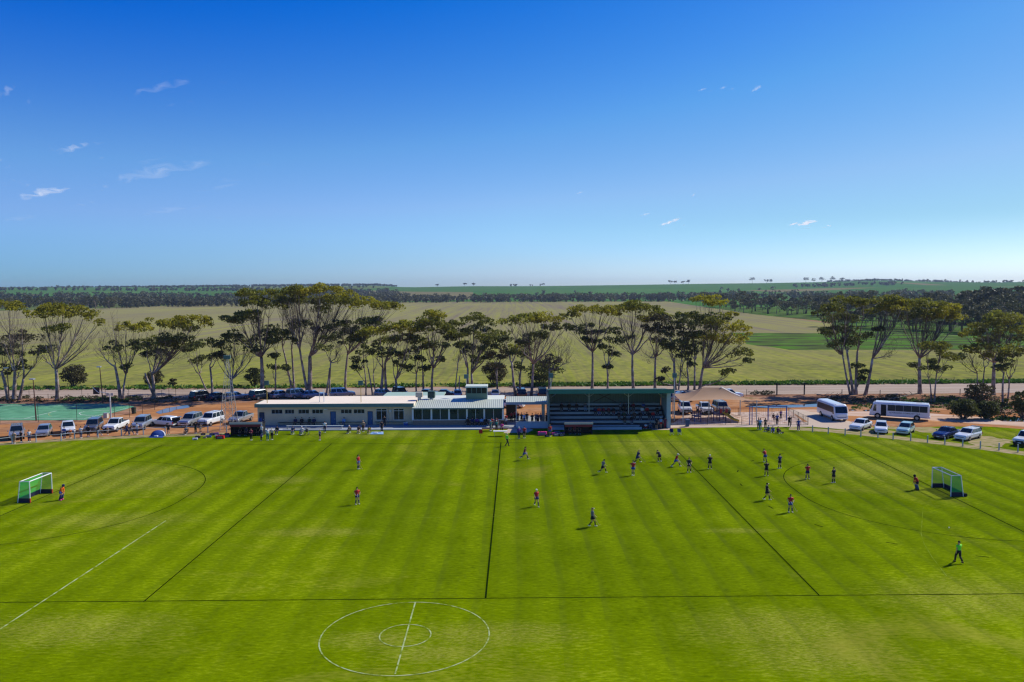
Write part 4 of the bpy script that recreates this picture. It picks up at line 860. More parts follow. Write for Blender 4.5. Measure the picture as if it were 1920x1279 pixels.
for s, x in ((1, gx0+.1), (-1, gx1-.1)): MB(go).tube([(x, YG+3.06, 4.3), (x+s*1.6, YG+3.06, 5.48)], .05, 5).obj('brace', M_STEEL, gs)
MB(go).box(gx0, gx1, YG+3.0, YG+3.1, 5.35, 5.45).obj('beam', M_STEEL, gs)
for k in range(5):
    x0_ = gx0+(gx1-gx0)*k/5
    if k in (2,):
        for a, b in ((0, 1), (1, 0)): MB(go).tube([(x0_+(gx1-gx0)/5*a, GB-.05, 3.2), (x0_+(gx1-gx0)/5*b, GB-.05, 4.9)], .05, 4).obj('brace', M_DARKW, gs)
for px in (1066, 1141, 1185, 1215): x = PY(px, 740, YG+1).x; MB(go).box(x-.28, x+.28, YG+.9, YG+1.1, 5.28, 5.36).obj('roof_lamp', M_WHITE, gs)
steps = MB(go)
for k in range(6):
    steps.box(gx0, gx1, YG+1.0*k+.35, YG+1.0*k+1.35 if k < 5 else GB, 0, .12+.52*k)
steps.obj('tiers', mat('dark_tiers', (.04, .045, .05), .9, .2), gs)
for k in range(6):
    z = .12+.52*k; y = YG+1.0*k+.55
    MB(go).box(gx0+.15, gx1-.35 if k else gx1-4.2, y, y+.42, z+.36, z+.42).box(gx0+.15, gx1-.35 if k else gx1-4.2, y+.37, y+.42, z+.06, z+.36).obj('bench_seat', M_BENCH, gs)
MB(go).box(gx0, gx1-4, YG-.1, YG-.0, .04, .42).obj('kick_board', M_BENCH, gs)
GSX = lambda px, Y: PY(px, 780, Y).x
# ---------------------------------------------------------------- dugouts
def dugout(label, pa, pb, ybase, hz, roofm, bandm, cat='dugout'):
    g0 = G(pa, ybase); g1 = G(pb, ybase); Y = g0.y; o_ = Vector(((g0.x+g1.x)/2, Y, 0)); r = empty('dugout', o_, label, cat, 'team dugouts on the sideline')
    xa, xb = g0.x, g1.x
    MB(o_).box(xa, xb, Y+1.5, Y+1.56, 0, hz*.86).obj('back_panel', M_DARK, r)
    for x in (xa, xb-.05): MB(o_).loft([[Vector((x+d, Y+.1, 0)), Vector((x+d, Y+1.497, 0)), Vector((x+d, Y+1.497, hz*.85)), Vector((x+d, Y+.25, hz*.93))] for d in (0, .05)]).obj('side_panel', M_DARK, r)
    MB(o_).loft([[Vector((x, Y-.1, hz)), Vector((x, Y-.1, hz+.05)), Vector((x, Y+1.75, hz*.9+.05)), Vector((x, Y+1.75, hz*.9))] for x in (xa-.08, xb+.08)]).obj('roof', roofm, r)
    MB(o_).box(xa-.08, xb+.08, Y-.16, Y-.103, hz-.22, hz+.06).obj('fascia', roofm if bandm is None else M_CREAMB, r)
    if bandm: MB(o_).box(xa, xb, Y-.15, Y-.11, hz-.58, hz-.225).obj('band', bandm, r)
    MB(o_).box(xa+.1, xb-.1, Y+.9, Y+1.3, .4, .45).obj('bench_seat', M_DARKW, r); return r
M_CREAMB = mat('cream_board', (.52, .48, .42), .7, .12, 2)
M_REDB = mat('dull_red_band', (.22, .025, .03), .7, .2, 2)
dugout('right dugout in front of the grandstand with cream and dull red fascia', 1059, 1111, 815.5, 1.75, mat('dark_navy_roof', (.012, .016, .035), .7), M_REDB)
dugout('left dugout beside the cars with black roof and red and cream band', 432, 491, 818, 1.95, M_DARK, M_REDB)

# ---------------------------------------------------------------- floodlights and poles
def lamp_pole(label, px, ytop, ybot, Y, head, m, r0=.05, name='floodlight_pole', zbase=None, group='floodlight poles'):
    a = PY(px, ybot, Y); b = PY(px, ytop, Y); a.z = zbase if zbase is not None else a.z; b.x = a.x
    r = empty(name, a, label, 'light pole', group)
    MB(a).tube([a, b], r0, 6).obj('pole', m, r)
    if head: MB(a).box(b.x-head, b.x+head, b.y-.12, b.y+.1, b.z-.35, b.z+.35).obj('lamp_head', M_LAMPH, r)
M_LAMPH = mat('teal_lamp_box', (.09, .16, .15), .4, .2)
M_YEL = mat('yellow_pole', (.45, .30, .04), .6, .15)
lamp_pole('yellow floodlight pole at the left end of the clubhouse roof', 501, 718, 756, YA+.6, .36, M_YEL, .06, zbase=3.5)
lamp_pole('yellow floodlight pole on the middle of the clubhouse roof', 677, 718, 756, YA+1, .36, M_YEL, .05, zbase=3.5)
lamp_pole('thin grey vent pipe on the clubhouse roof, left of the pair', 599, 733, 753, YA+1.4, 0, M_STEEL, .05, 'vent_pipe', 3.5, 'roof vent pipes')
lamp_pole('white vent pipe on the clubhouse roof, right of the pair', 607.5, 731, 752, YA+1.6, 0, M_WHITE, .07, 'vent_pipe', 3.5, 'roof vent pipes')
lamp_pole('floodlight pole left of the press box', 874.5, 706, 745, YB+7, .36, M_STEEL, .05, zbase=3.5)
lamp_pole('floodlight pole at the grandstand left corner', 1033, 704, 740, YG+6, .34, M_STEEL, .06, zbase=3.3)
lamp_pole('floodlight pole at the grandstand right corner', 1264.5, 704, 745, YG+7.5, .34, M_STEEL, .08, zbase=0)
M_RUST = mat('rusty_pole', (.09, .04, .03), .8, .3, 3)
def court_pole(label, bx, by, ty, r0=.09, top=None):
    a = G(bx, by); b = PY(bx+(top or 0), ty, a.y); r = empty('court_light_pole', a, label, 'light pole', 'netball court light poles')
    MB(a).tube([a, (a+b)/2, b], [r0*1.3, r0, r0*.7], 7).obj('pole', M_RUST, r); MB(a).box(b.x-.35, b.x+.3, b.y-.5, b.y+.1, b.z-.06, b.z+.14).obj('lamp_head', M_STEEL, r)
court_pole('tall rusty light pole on the near side of the netball court', 68, 789, 711, top=-6)
court_pole('tall rusty light pole on the far side of the netball court', 193, 757, 688, top=-6)
court_pole('tall thin rusty pole at the far left of the netball court', 18, 757, 690, top=-5)
# lattice tower
M_TOWER = mat('dull_galvanised', (.42, .40, .37), .6, .15, 4, .1)
def tower():
    g = G(430, 806); Y = g.y; r = empty('lattice_tower', g, 'slim galvanised lattice light tower behind the left dugout', 'light tower')
    H1 = PY(430, 748, Y).z; H2 = PY(428, 672, Y).z+.0
    hw = lambda z: 1.05-(1.05-.62)*min(z/5.5, 1) if z < 5.5 else max(.10, .62-.52*(z-5.5)/(H2-5.5))
    for k, (sx, sy) in enumerate(((-1, -1), (1, -1), (1, 1), (-1, 1))):
        MB(g).tube([Vector((g.x+sx*hw(z), Y+sy*hw(z), z)) for z in (0, 2.5, 5.5, 8, H2)], [.05, .05, .04, .03, .022], 4).obj('leg', M_TOWER, r)
    lv = [0, 1.5, 3.1, 4.4, 5.5]+[5.5+(H2-5.5)*k/9 for k in range(1, 10)]
    for k in range(len(lv)-1):
        z0, z1 = lv[k], lv[k+1]; br = MB(g); C0 = [Vector((g.x+sx*hw(z0), Y+sy*hw(z0), z0)) for sx, sy in ((-1, -1), (1, -1), (1, 1), (-1, 1))]; C1 = [Vector((g.x+sx*hw(z1), Y+sy*hw(z1), z1)) for sx, sy in ((-1, -1), (1, -1), (1, 1), (-1, 1))]
        t_ = .022 if z0 < 5.5 else .010
        for j in range(4):
            br.tube([C0[j], C1[(j+1) % 4]], t_, 3); br.tube([C1[j], C1[(j+1) % 4]], t_, 3)
            if z0 < 5.5: br.tube([C0[(j+1) % 4], C1[j]], t_, 3)
        br.obj('bracing', M_TOWER, r)
    ld = MB(g)
    for s in (-.2, .2): ld.tube([(g.x+.75+s, Y-.9, 0), (g.x+.35+s*.6, Y-.45, 7.5)], .025, 4)
    for k in range(24): z = .3+k*.3; q = z/7.5; ld.tube([(g.x+.75-.4*q-.2, Y-.9+.45*q, z), (g.x+.75-.4*q+.2, Y-.9+.45*q, z)], .015, 3)
    ld.obj('ladder', M_TOWER, r)
    MB(g).box(g.x-.5, g.x+.5, Y-.2, Y+.1, H2-.1, H2+.45).obj('lamp_head', M_LAMPH, r)
M_STEELW = mat('bright_galvanised', (.60, .60, .58), .5, .1, 4, .2)
tower()

# ---------------------------------------------------------------- fences
M_WIRE = mat('fence_wire', (.10, .10, .10), .6, .2, 4, .3)
def fence(label, pts, h, step, pm, pr=.04, rails=(1,), wires=0, name='fence', cat='fence', mesh=0, mm=None, group=None, rr=.02):
    """posts are parts; rails, wires and mesh one part each"""
    P = [G(*p) if len(p) == 2 else Vector((p[0], p[1], 0)) for p in pts]; o_ = P[0].copy(); r = empty(name, o_, label, cat, group)
    rail = MB(o_); wire = MB(o_); net = MB(o_); last = None
    for i in range(len(P)-1):
        n = max(1, round((P[i+1]-P[i]).length/step))
        for k in range(n+(1 if i == len(P)-2 else 0)):
            q = P[i].lerp(P[i+1], k/n); MB(o_).tube([q-Vector((0, 0, .1)), q+Vector((0, 0, h+.03))], pr, 6).obj('post', pm, r)
        for z in rails: rail.tube([P[i]+Vector((0, 0, h*z)), P[i+1]+Vector((0, 0, h*z))], rr, 4)
        for w_ in range(wires): z = h*(.25+.7*w_/max(1, wires-1)); wire.tube([P[i]+Vector((0, 0, z)), P[i+1]+Vector((0, 0, z))], .006, 3)
        if mesh:
            L = (P[i+1]-P[i]).length; m_ = int(L/mesh)
            for k in range(m_): q = P[i].lerp(P[i+1], (k+.5)/m_); net.tube([q+Vector((0, 0, .05)), q+Vector((0, 0, h))], .009, 3, False)
    if rail.v: rail.obj('rail', mm or pm, r)
    if wire.v: wire.obj('wire', M_WIRE, r)
    if net.v: net.obj('bars', mm or pm, r)
    return r
M_BLKF = mat('black_fence_steel', (.02, .02, .022), .5, .1)
for lab, P in (('tall netball court fence along the near side by the cars', [(-120, 796), (0, 794), (72, 792), (215, 786)]), ('tall netball court fence along the far side by the road', [(-120, 752), (0, 752), (110, 751), (330, 750)]),
               ('tall court fence returning from the rubbish bin to the far corner', [(243, 783), (290, 769), (330, 750)])):
    fence(lab, P, 2.9, 4.5, M_BLKF, .035, (1,), 3, 'court_fence', 'fence', group='court fences')
M_POSTW = mat('timber_post', (.16, .12, .09), .8, .3, 2)
fence('thin wire paddock fence on the near side of the road, left stretch', [(-60, 752), (240, 749), (360, 747), (560, 746), (800, 745), (1020, 744)], 1.2, 8.5, M_POSTW, .05, (), 4, 'paddock_fence', group='paddock fences')
fence('thin wire paddock fence on the near side of the road, right stretch', [(1400, 742), (1456, 741)], 1.2, 7, M_POSTW, .05, (), 4, 'paddock_fence', group='paddock fences')
fence('thin wire paddock fence right of the mesh gate', [(1508, 741), (1650, 743), (1800, 741), (1980, 740)], 1.2, 8, M_POSTW, .07, (), 4, 'paddock_fence', group='paddock fences')
fence('wire fence along the paddock edge beyond the road', [(-60, 729), (500, 726), (960, 723), (1400, 720), (1980, 714)], 1.1, 11, M_POSTW, .05, (), 3, 'paddock_fence', group='paddock fences')
def gate():
    a = G(1456.5, 740.5); b = G(1508, 740); r = empty('mesh_gate', a, 'mesh gate hung between two thick black posts by the road', 'gate')
    for q in (a, b): MB(a).tube([q, q+Vector((0, 0, 2.3))], .14, 8).obj('post', M_DARK, r)
    n = MB(a)
    for k in range(27): q = a.lerp(b, (k+.5)/27); n.tube([q+Vector((0, 0, .9)), q+Vector((0, 0, 2.1))], .012, 3)
    for z in (.9, 2.1): n.tube([a+Vector((0, 0, z)), b+Vector((0, 0, z))], .02, 4)
    n.obj('bars', M_WIRE, r)
gate()
# boundary bollards: steel posts joined by a cable
M_GALV = mat('weathered_steel_post', (.36, .42, .46), .5, .2, 6, .2)
bp = [(1484, 791), (1500, 799.5), (1523.5, 810.5), (1553, 813.5), (1584.5, 816.5), (1614, 819), (1646, 821.5), (1674.5, 824.5), (1707.5, 827), (1739, 830.5), (1771.5, 834), (1805, 837.5), (1838, 841.5), (1873, 845), (1908.5, 848.5), (1945, 853)]
bp = bp[2:]
r = empty('boundary_fence', G(*bp[0]), 'short grey steel posts round the oval edge in front of the right hand cars', 'boundary posts')
for (x, y) in bp:
    q = G(x, y); h_ = 1.0; MB(r.location).tube([q-Vector((0, 0, .1)), q+Vector((0, 0, h_))], .085, 8).obj('post', M_GALV, r)
lp = [(-60, 842), (-20, 838), (23, 832.5), (68, 829.5), (115, 827), (140, 823.5), (184, 820.5), (228, 817.5), (269, 815.5), (310, 813.5), (350, 812), (390, 811.5), (425, 811)]
r = empty('boundary_fence', G(*lp[0]), 'blue grey steel posts with thin top rail in front of the left hand cars', 'boundary posts')
for (x, y) in lp:
    q = G(x, y); MB(r.location).tube([q-Vector((0, 0, .1)), q+Vector((0, 0, 1.05))], .085, 8).obj('post', M_GALV, r)
rl = MB(r.location)
for a, b in zip(lp[:-1], lp[1:]): rl.tube([G(*a)+Vector((0, 0, .95)), G(*b)+Vector((0, 0, .95))], .035, 5)
rl.obj('rail', M_STEELW, r)
# playground fence
fence('black pool style fence round the playground, near side', [(1258, 797.5), (1360, 797), (1515, 797)], 1.25, 2.6, M_BLKF, .035, (1, .08), 0, 'playground_fence', 'fence', .28, M_BLKF, 'playground fences', .018)
fence('black pool style fence round the playground, right hand side', [(1515, 797), (1479, 779)], 1.25, 2.6, M_BLKF, .035, (1, .08), 0, 'playground_fence', 'fence', .24, M_BLKF, 'playground fences', .018)
fence('black pool style fence round the playground, far side', [(1290, 780), (1479, 779)], 1.25, 2.6, M_BLKF, .03, (1, .08), 0, 'playground_fence', 'fence', .3, M_BLKF, 'playground fences', .018)

# ---------------------------------------------------------------- shade sail and playground
def shade():
    Yf, Yb = 69.5, 76.0
    A = PY(1281, 752.5, Yf); B = PY(1419, 752, Yf+2); C_ = PY(1262, 738, Yb); D_ = PY(1388, 744.5, Yb+1); E1 = PY(1318, 726.5, 73.5); E2 = PY(1352, 727, 73.5)
    o_ = Vector((E1.x, 77, 0)); r = empty('shade_sail', o_, 'large tan hipped shade sail over the playground', 'shade sail')
    V = []; n = 12
    def patch(p00, p10, p01, p11, sag):
        i0 = len(mb.v)
        for j in range(n+1):
            for i in range(n+1):
                u, v = i/n, j/n; p = p00*(1-u)*(1-v)+p10*u*(1-v)+p01*(1-u)*v+p11*u*v
                p = p-Vector((0, 0, 1))*sag*(math.sin(math.pi*u)*.5*(1-v)) - Vector((0, 0, 1))*.35*math.sin(math.pi*v)
                p.y += 0
                mb.v.append(tuple(p-o_))
        for j in range(n):
            for i in range(n): k = i0+j*(n+1)+i; mb.f.append((k, k+1, k+n+2, k+n+1))
    mb = MB(o_)
    patch(A, B, E1, E2, -.5); patch(D_, C_, E2, E1, .2); patch(C_, A, E1, E1+Vector((.01, 0, 0)), .3); patch(B, D_, E2, E2+Vector((.01, 0, 0)), .3)
    t = NT('tan_shade_cloth', .9, .1); t.color(t.mix(t.noise(.5, 4), (.44, .27, .16), (.54, .36, .23)))
    tr = t.n.nodes.new('ShaderNodeBsdfTranslucent'); tr.inputs[0].default_value = (.5, .36, .24, 1); ms = t.n.nodes.new('ShaderNodeMixShader'); ms.inputs[0].default_value = .22
    t.L(t.b.outputs[0], ms.inputs[1]); t.L(tr.outputs[0], ms.inputs[2]); t.L(ms.outputs[0], t.n.nodes['Material Output'].inputs[0])
    mb.obj('canopy', t.m, r, smooth=True)
    MB(o_).tube([E2+Vector((0, 0, .10)), E2.lerp(D_, .5)+Vector((0, 0, .05)), D_+Vector((0, 0, .12))], .09, 5).obj('white_edge', M_WHITE, r)  # white tube added along the hip crease for its bright edge
    for q in (A, B, C_, D_):
        MB(o_).tube([(q.x, q.y, 0), (q.x, q.y, q.z+.1)], .08, 8).obj('post', M_STEEL, r)
    for q in (E1,): MB(o_).tube([(q.x+1, q.y, 0), (q.x+1, q.y, q.z-.1)], .09, 8).obj('post', M_STEEL, r)
shade()
M_PURP = mat('purple_powdercoat', (.045, .03, .12), .4, .1); M_PBLU = mat('blue_powdercoat', (.03, .09, .32), .4, .1); M_PYEL = mat('yellow_plastic', (.60, .36, .02), .35, .08); M_RED = mat('red_plastic', (.45, .02, .02), .4, .1)
def playset():
    o_ = G(1335, 790); Y = o_.y; r = empty('climbing_frame', o_, 'purple climbing frame with red panels under the shade sail', 'play frame')
    X_ = lambda px: PY(px, 785, Y).x; H = PY(1340, 764, Y).z
    for px in (1302, 1314, 1338, 1349, 1361):
        for dy in (0, 1.6): MB(o_).tube([(X_(px), Y+dy, 0), (X_(px), Y+dy, H if px > 1310 else H*.7)], .07, 7).obj('post', M_PURP, r)
    for a, b, z in ((1302, 1314, .7), (1338, 1361, 1.2)): MB(o_).box(X_(a), X_(b), Y, Y+1.6, z, z+.08).obj('deck', M_PURP, r)
    MB(o_).tube([(X_(1314), Y+.8, 1.1), (X_(1326), Y+.8, .8), (X_(1338), Y+.8, 1.2)], .05, 6).tube([(X_(1314), Y+.2, 1.9), (X_(1338), Y+.2, 1.9)], .04, 6).obj('bridge', M_DARKW, r)
    for px in (1349, 1360): MB(o_).box(X_(px)-.03, X_(px)+.35, Y-.06, Y-.02, 1.3, 2.0).obj('panel', M_RED, r)
    ld = MB(o_)
    for z in (.25, .5, .75): ld.tube([(X_(1296), Y+.3, z), (X_(1302), Y+.3, z+.1)], .03, 5)
    ld.tube([(X_(1294), Y+.3, 0), (X_(1302), Y+.3, 1.2)], .03, 5); ld.obj('ladder', M_PURP, r)
    s = empty('slide', Vector((X_(1358), Y, 0)), 'curved yellow plastic slide beside the purple climbing frame', 'slide')
    P = [Vector((X_(1356), Y, 1.35)), Vector((X_(1360), Y-.3, 1.2)), Vector((X_(1366), Y-.9, .75)), Vector((X_(1373), Y-1.3, .4)), Vector((X_(1381), Y-1.5, .22))]
    ch = MB(s.location); rings = []
    for i, p in enumerate(P):
        d = (P[min(i+1, 4)]-P[max(i-1, 0)]).normalized(); n = Vector((-d.y, d.x, 0)).normalized()*.32
        rings.append([p-n+Vector((0, 0, .2)), p-n*.8, p+n*.8, p+n+Vector((0, 0, .2)), p+n*1.08+Vector((0, 0, .2)), p+n*.85-Vector((0, 0, .06)), p-n*.85-Vector((0, 0, .06)), p-n*1.08+Vector((0, 0, .2))])
    ch.loft(rings).obj('chute', M_PYEL, s, smooth=True); MB(s.location).tube([P[2]-Vector((0, 0, .05)), (P[2].x, P[2].y, 0)], .05).obj('leg', M_PYEL, s)
    for px in (1300, 1312): MB(o_).tube([(X_(px), Y-.8, 0), (X_(px), Y-.8, 0.9)], .05, 6).obj('step_post', M_PBLU, r)
    o2 = G(1405.5, 797); w = empty('play_pole', o2, 'pair of tall blue play poles left of the swing set', 'play pole')
    for d in (0, .35): MB(o2).tube([(o2.x+d, o2.y, 0), (o2.x+d, o2.y, 2.9)], .07, 7).obj('post', M_PBLU, w)
    a = G(1440, 789); b = G(1474.5, 789); hz = PY(1440, 762, a.y).z; sw = empty('swing_set', a, 'blue steel swing set at the right end of the playground', 'swing set')
    for q in (a, b):
        MB(a).tube([q, (q.x, q.y, hz)], .09, 8).obj('post', M_PBLU, sw)
    MB(a).tube([(a.x-.1, a.y, hz), (b.x+.1, b.y, hz)], .08, 8).obj('top_bar', M_PBLU, sw)
    for px in (1450, 1463):
        x = PY(px, 780, a.y).x; s1 = MB(a).box(x-.22, x+.22, a.y-.1, a.y+.1, .5, .55).obj('swing_seat', M_DARK, sw); MB(a).tube([(x-.2, a.y, .55), (x-.2, a.y, hz)], .012, 3).tube([(x+.2, a.y, .55), (x+.2, a.y, hz)], .012, 3).obj('chains', M_STEEL, s1)
playset()

# ---------------------------------------------------------------- netball / basketball posts on the court
def goalpost():
    g = G(208, 786); H = PY(208, 738, g.y).z; r = empty('basketball_post', g, 'pale steel basketball post with cantilever arm and angled white backboard', 'basketball post')
    MB(g).tube([g, g+Vector((0, 0, H))], [.12, .10], 8).obj('post', M_STEELW, r)
    bl_ = PY(180, 731, g.y+1.5); MB(g).tube([g+Vector((0, 0, H)), Vector((bl_.x+.6, bl_.y, H+.1))], .06, 5).obj('arm', M_STEELW, r)
    MB(g).box(bl_.x-.5, bl_.x+.55, bl_.y, bl_.y+.06, H-.3, H+.85).obj('backboard', M_DARKW, r)
    MB(g).tube([(bl_.x-.5, bl_.y-.04, H+.8), (bl_.x+.5, bl_.y-.04, H-.1)], .05, 4).obj('brace', M_WHITE, r)
    for s in (-1, 1): MB(g).box(g.x+s*.35-.22, g.x+s*.35+.22, g.y-.1, g.y-.05, H-.35, H+.1).obj('side_board', M_CREAMB, r)
goalpost()
o = MB(G(199, 784)).box(*(lambda g: (g.x-.3, g.x+.3, g.y-.3, g.y+.3, 0, .8))(G(199, 784)))
def crate():
    g = G(199, 784); r = empty('court_box', g, 'small pale box at the near corner of the netball court', 'box'); MB(g).box(g.x-.3, g.x+.3, g.y-.3, g.y+.3, .02, .8).obj('box', M_CREAMB, r); MB(g).box(g.x-.34, g.x+.34, g.y-.34, g.y+.34, .8, .86).obj('lid', M_STEEL, r)
crate()
def bin_(label, px, py, m, name='wheelie_bin', s=1.0):
    g = G(px, py); r = empty(name, g, label, 'bin', 'rubbish bins')
    rings = [[g+Vector((x*w_*s, y*w_*s, z*s)) for x, y in ((-1, -1), (1, -1), (1, 1), (-1, 1))] for w_, z in ((.22, .08), (.30, 1.0))]
    MB(g).loft(rings).obj('body', m, r); MB(g).loft([[g+Vector((x*w_*s, y*w_*s, z*s)) for x, y in ((-1, -1), (1, -1), (1, 1), (-1, 1))] for w_, z in ((.33, 1.005), (.33, 1.05), (.2, 1.14))]).obj('lid', m, r)
    for x in (-.24, .24): MB(g).tube([g+Vector((x*s-.03, .25*s, .1)), g+Vector((x*s+.03, .25*s, .1))], .1*s, 8).obj('wheel', M_DARK, r)
bin_('dark green wheelie bin near the netball court corner', 251, 776, mat('bin_green', (.02, .04, .03), .5))
bin_('blue wheelie bin beside the grandstand right end', 1289, 800, mat('bin_blue', (.03, .07, .16), .5))
bin_('black wheelie bin at the right end of the glazed lounge', 942, 801, M_DARK, s=.9)

# ---------------------------------------------------------------- hockey goals
NETG = bpy.data.materials.new('green_goal_net'); n_, b_ = nodes(NETG); b_.inputs['Base Color'].default_value = (.02, .45, .10, 1)
def netmat():
    t = NT('green_net', .8, .1); t.b.inputs['Base Color'].default_value = (.03, .50, .12, 1); X = t.xyz()
    g1 = t.math('LESS_THAN', t.math('FRACT', t.math('MULTIPLY', t.math('ADD', X[0], X[1]), 18)), .30); g2 = t.math('LESS_THAN', t.math('FRACT', t.math('MULTIPLY', X[2], 18)), .30)
    t.L(t.math('MAXIMUM', g1, g2), t.b.inputs['Alpha']); return t.m
M_NET = netmat()
def goal(label, c, d, out, redend):
    """c: centre of goal line, d: unit vector along goal line away from camera, out: unit vector behind the line"""
    r = empty('hockey_goal', c, label, 'hockey goal', 'hockey goals'); W2 = 1.83; H = 2.14; T = .95; Bd = 1.25
    Pn, Pf = c-d*W2, c+d*W2; up = Vector((0, 0, H))
    fr = MB(c).tube([Pn, Pn+up], .05, 6).obj('goal_post', M_WHITE, r); MB(c).tube([Pf, Pf+up], .05, 6).obj('goal_post', M_WHITE, r)
    MB(c).tube([Pn+up, Pf+up], .055, 6).obj('crossbar', M_WHITE, r)
    bk = [Pn+out*Bd, Pf+out*Bd]; bt = [Pn+out*T+up, Pf+out*T+up]
    MB(c).tube([bk[0], bt[0]], .045, 6).obj('back_stay', M_WHITE, r); MB(c).tube([bk[1], bt[1]], .045, 6).obj('back_stay', M_WHITE, r)
    MB(c).tube([Pn+up, bt[0], bt[1], Pf+up], .045, 6).obj('top_frame', M_WHITE, r)
    z = Vector((0, 0, .46)); th = out*.03
    MB(c).loft([[bk[0], bk[1], bk[1]+z, bk[0]+z], [bk[0]+th, bk[1]+th, bk[1]+z+th, bk[0]+z+th]]).obj('backboard', mat('navy_board', (.012, .014, .04), .6), r)
    for P_, q in ((Pn, bk[0]), (Pf, bk[1])): MB(c).loft([[P_, q, q+z, P_+z], [P_+d*.03, q+d*.03, q+z+d*.03, P_+z+d*.03]]).obj('side_board', mat('navy_board', (.012, .014, .04), .6), r)
    if redend:
        for P_ in (Pn, Pf): MB(c).box(P_.x-.06, P_.x+.06, P_.y-.06, P_.y+.06, .02, .47).obj('board_end', mat('red_board_end', (.45, .05, .02), .6), r)
    sg = lambda a_, b_: a_+(b_-a_)*(.46/H)
    m = MB(c); m.quad(sg(bk[0], bt[0]), sg(bk[1], bt[1]), bt[1], bt[0]); m.quad(Pn+z, sg(bk[0], bt[0]), bt[0], Pn+up); m.quad(Pf+z, Pf+up, bt[1], sg(bk[1], bt[1])); m.obj('net', M_NET, r)
    return r
# left goal: near post foot (57,943), far post foot (97.5,925)
a = G(57, 943); b = G(97.5, 925.5); c_ = (a+b)/2; d_ = (b-a).normalized(); out = Vector((d_.y, -d_.x, 0)); out = out if out.x < 0 else -out
GLOFF = c_; goal('left hockey goal with white frame, green net and red ended dark boards', c_, d_, out, True)
a = G(1782.5, 931.5); b = G(1747.5, 914.5); c_ = (a+b)/2; d_ = (b-a).normalized(); out = Vector((d_.y, -d_.x, 0)); out = out if out.x > 0 else -out
rg = goal('right hockey goal with white frame, green net and black boards', c_, d_, out, False)
q = a+out*1.45; MB(rg.location).tube([q+Vector((0, -.08, .18)), q+Vector((0, .08, .18))], .18, 12).obj('wheel', M_DARK, rg)

# ================================================================ VEHICLES
def paint(name, col, metal=.2):
    if name in MATS: return MATS[name]
    m = mat(name, col, .22, .05, 1.5, metal, .6); m.node_tree.nodes['Principled BSDF'].inputs['Coat Weight'].default_value = .6; return m
PAINT = {'white': paint('white_car_paint', (.78, .79, .80), 0), 'silver': paint('silver_car_paint', (.42, .44, .47), .5), 'grey': paint('grey_car_paint', (.14, .15, .17), .4), 'black': paint('black_car_paint', (.012, .013, .018), .1),
         'navy': paint('navy_car_paint', (.015, .025, .12), .3), 'gold': paint('champagne_car_paint', (.45, .40, .32), .4), 'aqua': paint('pale_aqua_car_paint', (.40, .58, .56), .2), 'dkblue': paint('dark_blue_car_paint', (.012, .03, .07), .3), 'lblue': paint('light_blue_car_paint', (.22, .32, .45), .3)}
M_TYRE = mat('tyre_rubber', (.015, .015, .016), .9, .2); M_RIM = mat('alloy_rim', (.42, .43, .45), .35, .1, 3, .8); M_LIGHTL = mat('headlight_glass', (.62, .66, .70), .12, .05, 1, 0, .9)
M_TAIL = mat('tail_light', (.40, .01, .01), .25, .1); M_PLATE = mat('number_plate', (.70, .70, .66), .5, .05); M_TRIM = mat('black_trim', (.015, .015, .017), .6, .2); M_CGL = mat('car_glass', (.006, .014, .022), .08, .2, 1, 0, .55)
SPEC = {  # L, W, H, belt, hood, windscreen base, roof front, roof rear, rear base, tray
    'suv': (4.8, 1.88, 1.85, 1.14, 1.08, -1.15, -.45, 2.12, 2.32, 0), 'sedan': (4.7, 1.8, 1.45, .92, .86, -.95, -.15, 1.0, 1.65, 0), 'hatch': (4.2, 1.74, 1.5, .95, .90, -1.05, -.25, 1.55, 1.98, 0),
    'ute': (5.2, 1.86, 1.8, 1.12, 1.08, -1.15, -.45, .75, .95, 1), 'wagon': (4.8, 1.8, 1.5, .94, .88, -.95, -.2, 1.9, 2.25, 0), 'fourwd': (4.9, 1.92, 1.93, 1.18, 1.14, -1.05, -.6, 2.2, 2.35, 0)}
def wheel(par, x, y, r, w=.22, n='wheel'):
    s = 1 if x > 0 else -1
    t = MB().tube([(x-w/2, y, r), (x+w/2, y, r)], r, 16).obj(n, M_TYRE, par)
    MB().tube([(x+s*(w/2+.001), y, r), (x+s*(w/2+.02), y, r)], r*.62, 12).obj('rim', M_RIM, t)
def facequad(mb, c4, out, inset=.08, th=.012):
    c4 = [Vector(p) for p in c4]; c = sum(c4, Vector())/4; q = [c+(p-c)*(1-inset) for p in c4]; out = Vector(out).normalized()
    mb.loft([[p+out*.004 for p in q], [p+out*th for p in q]])
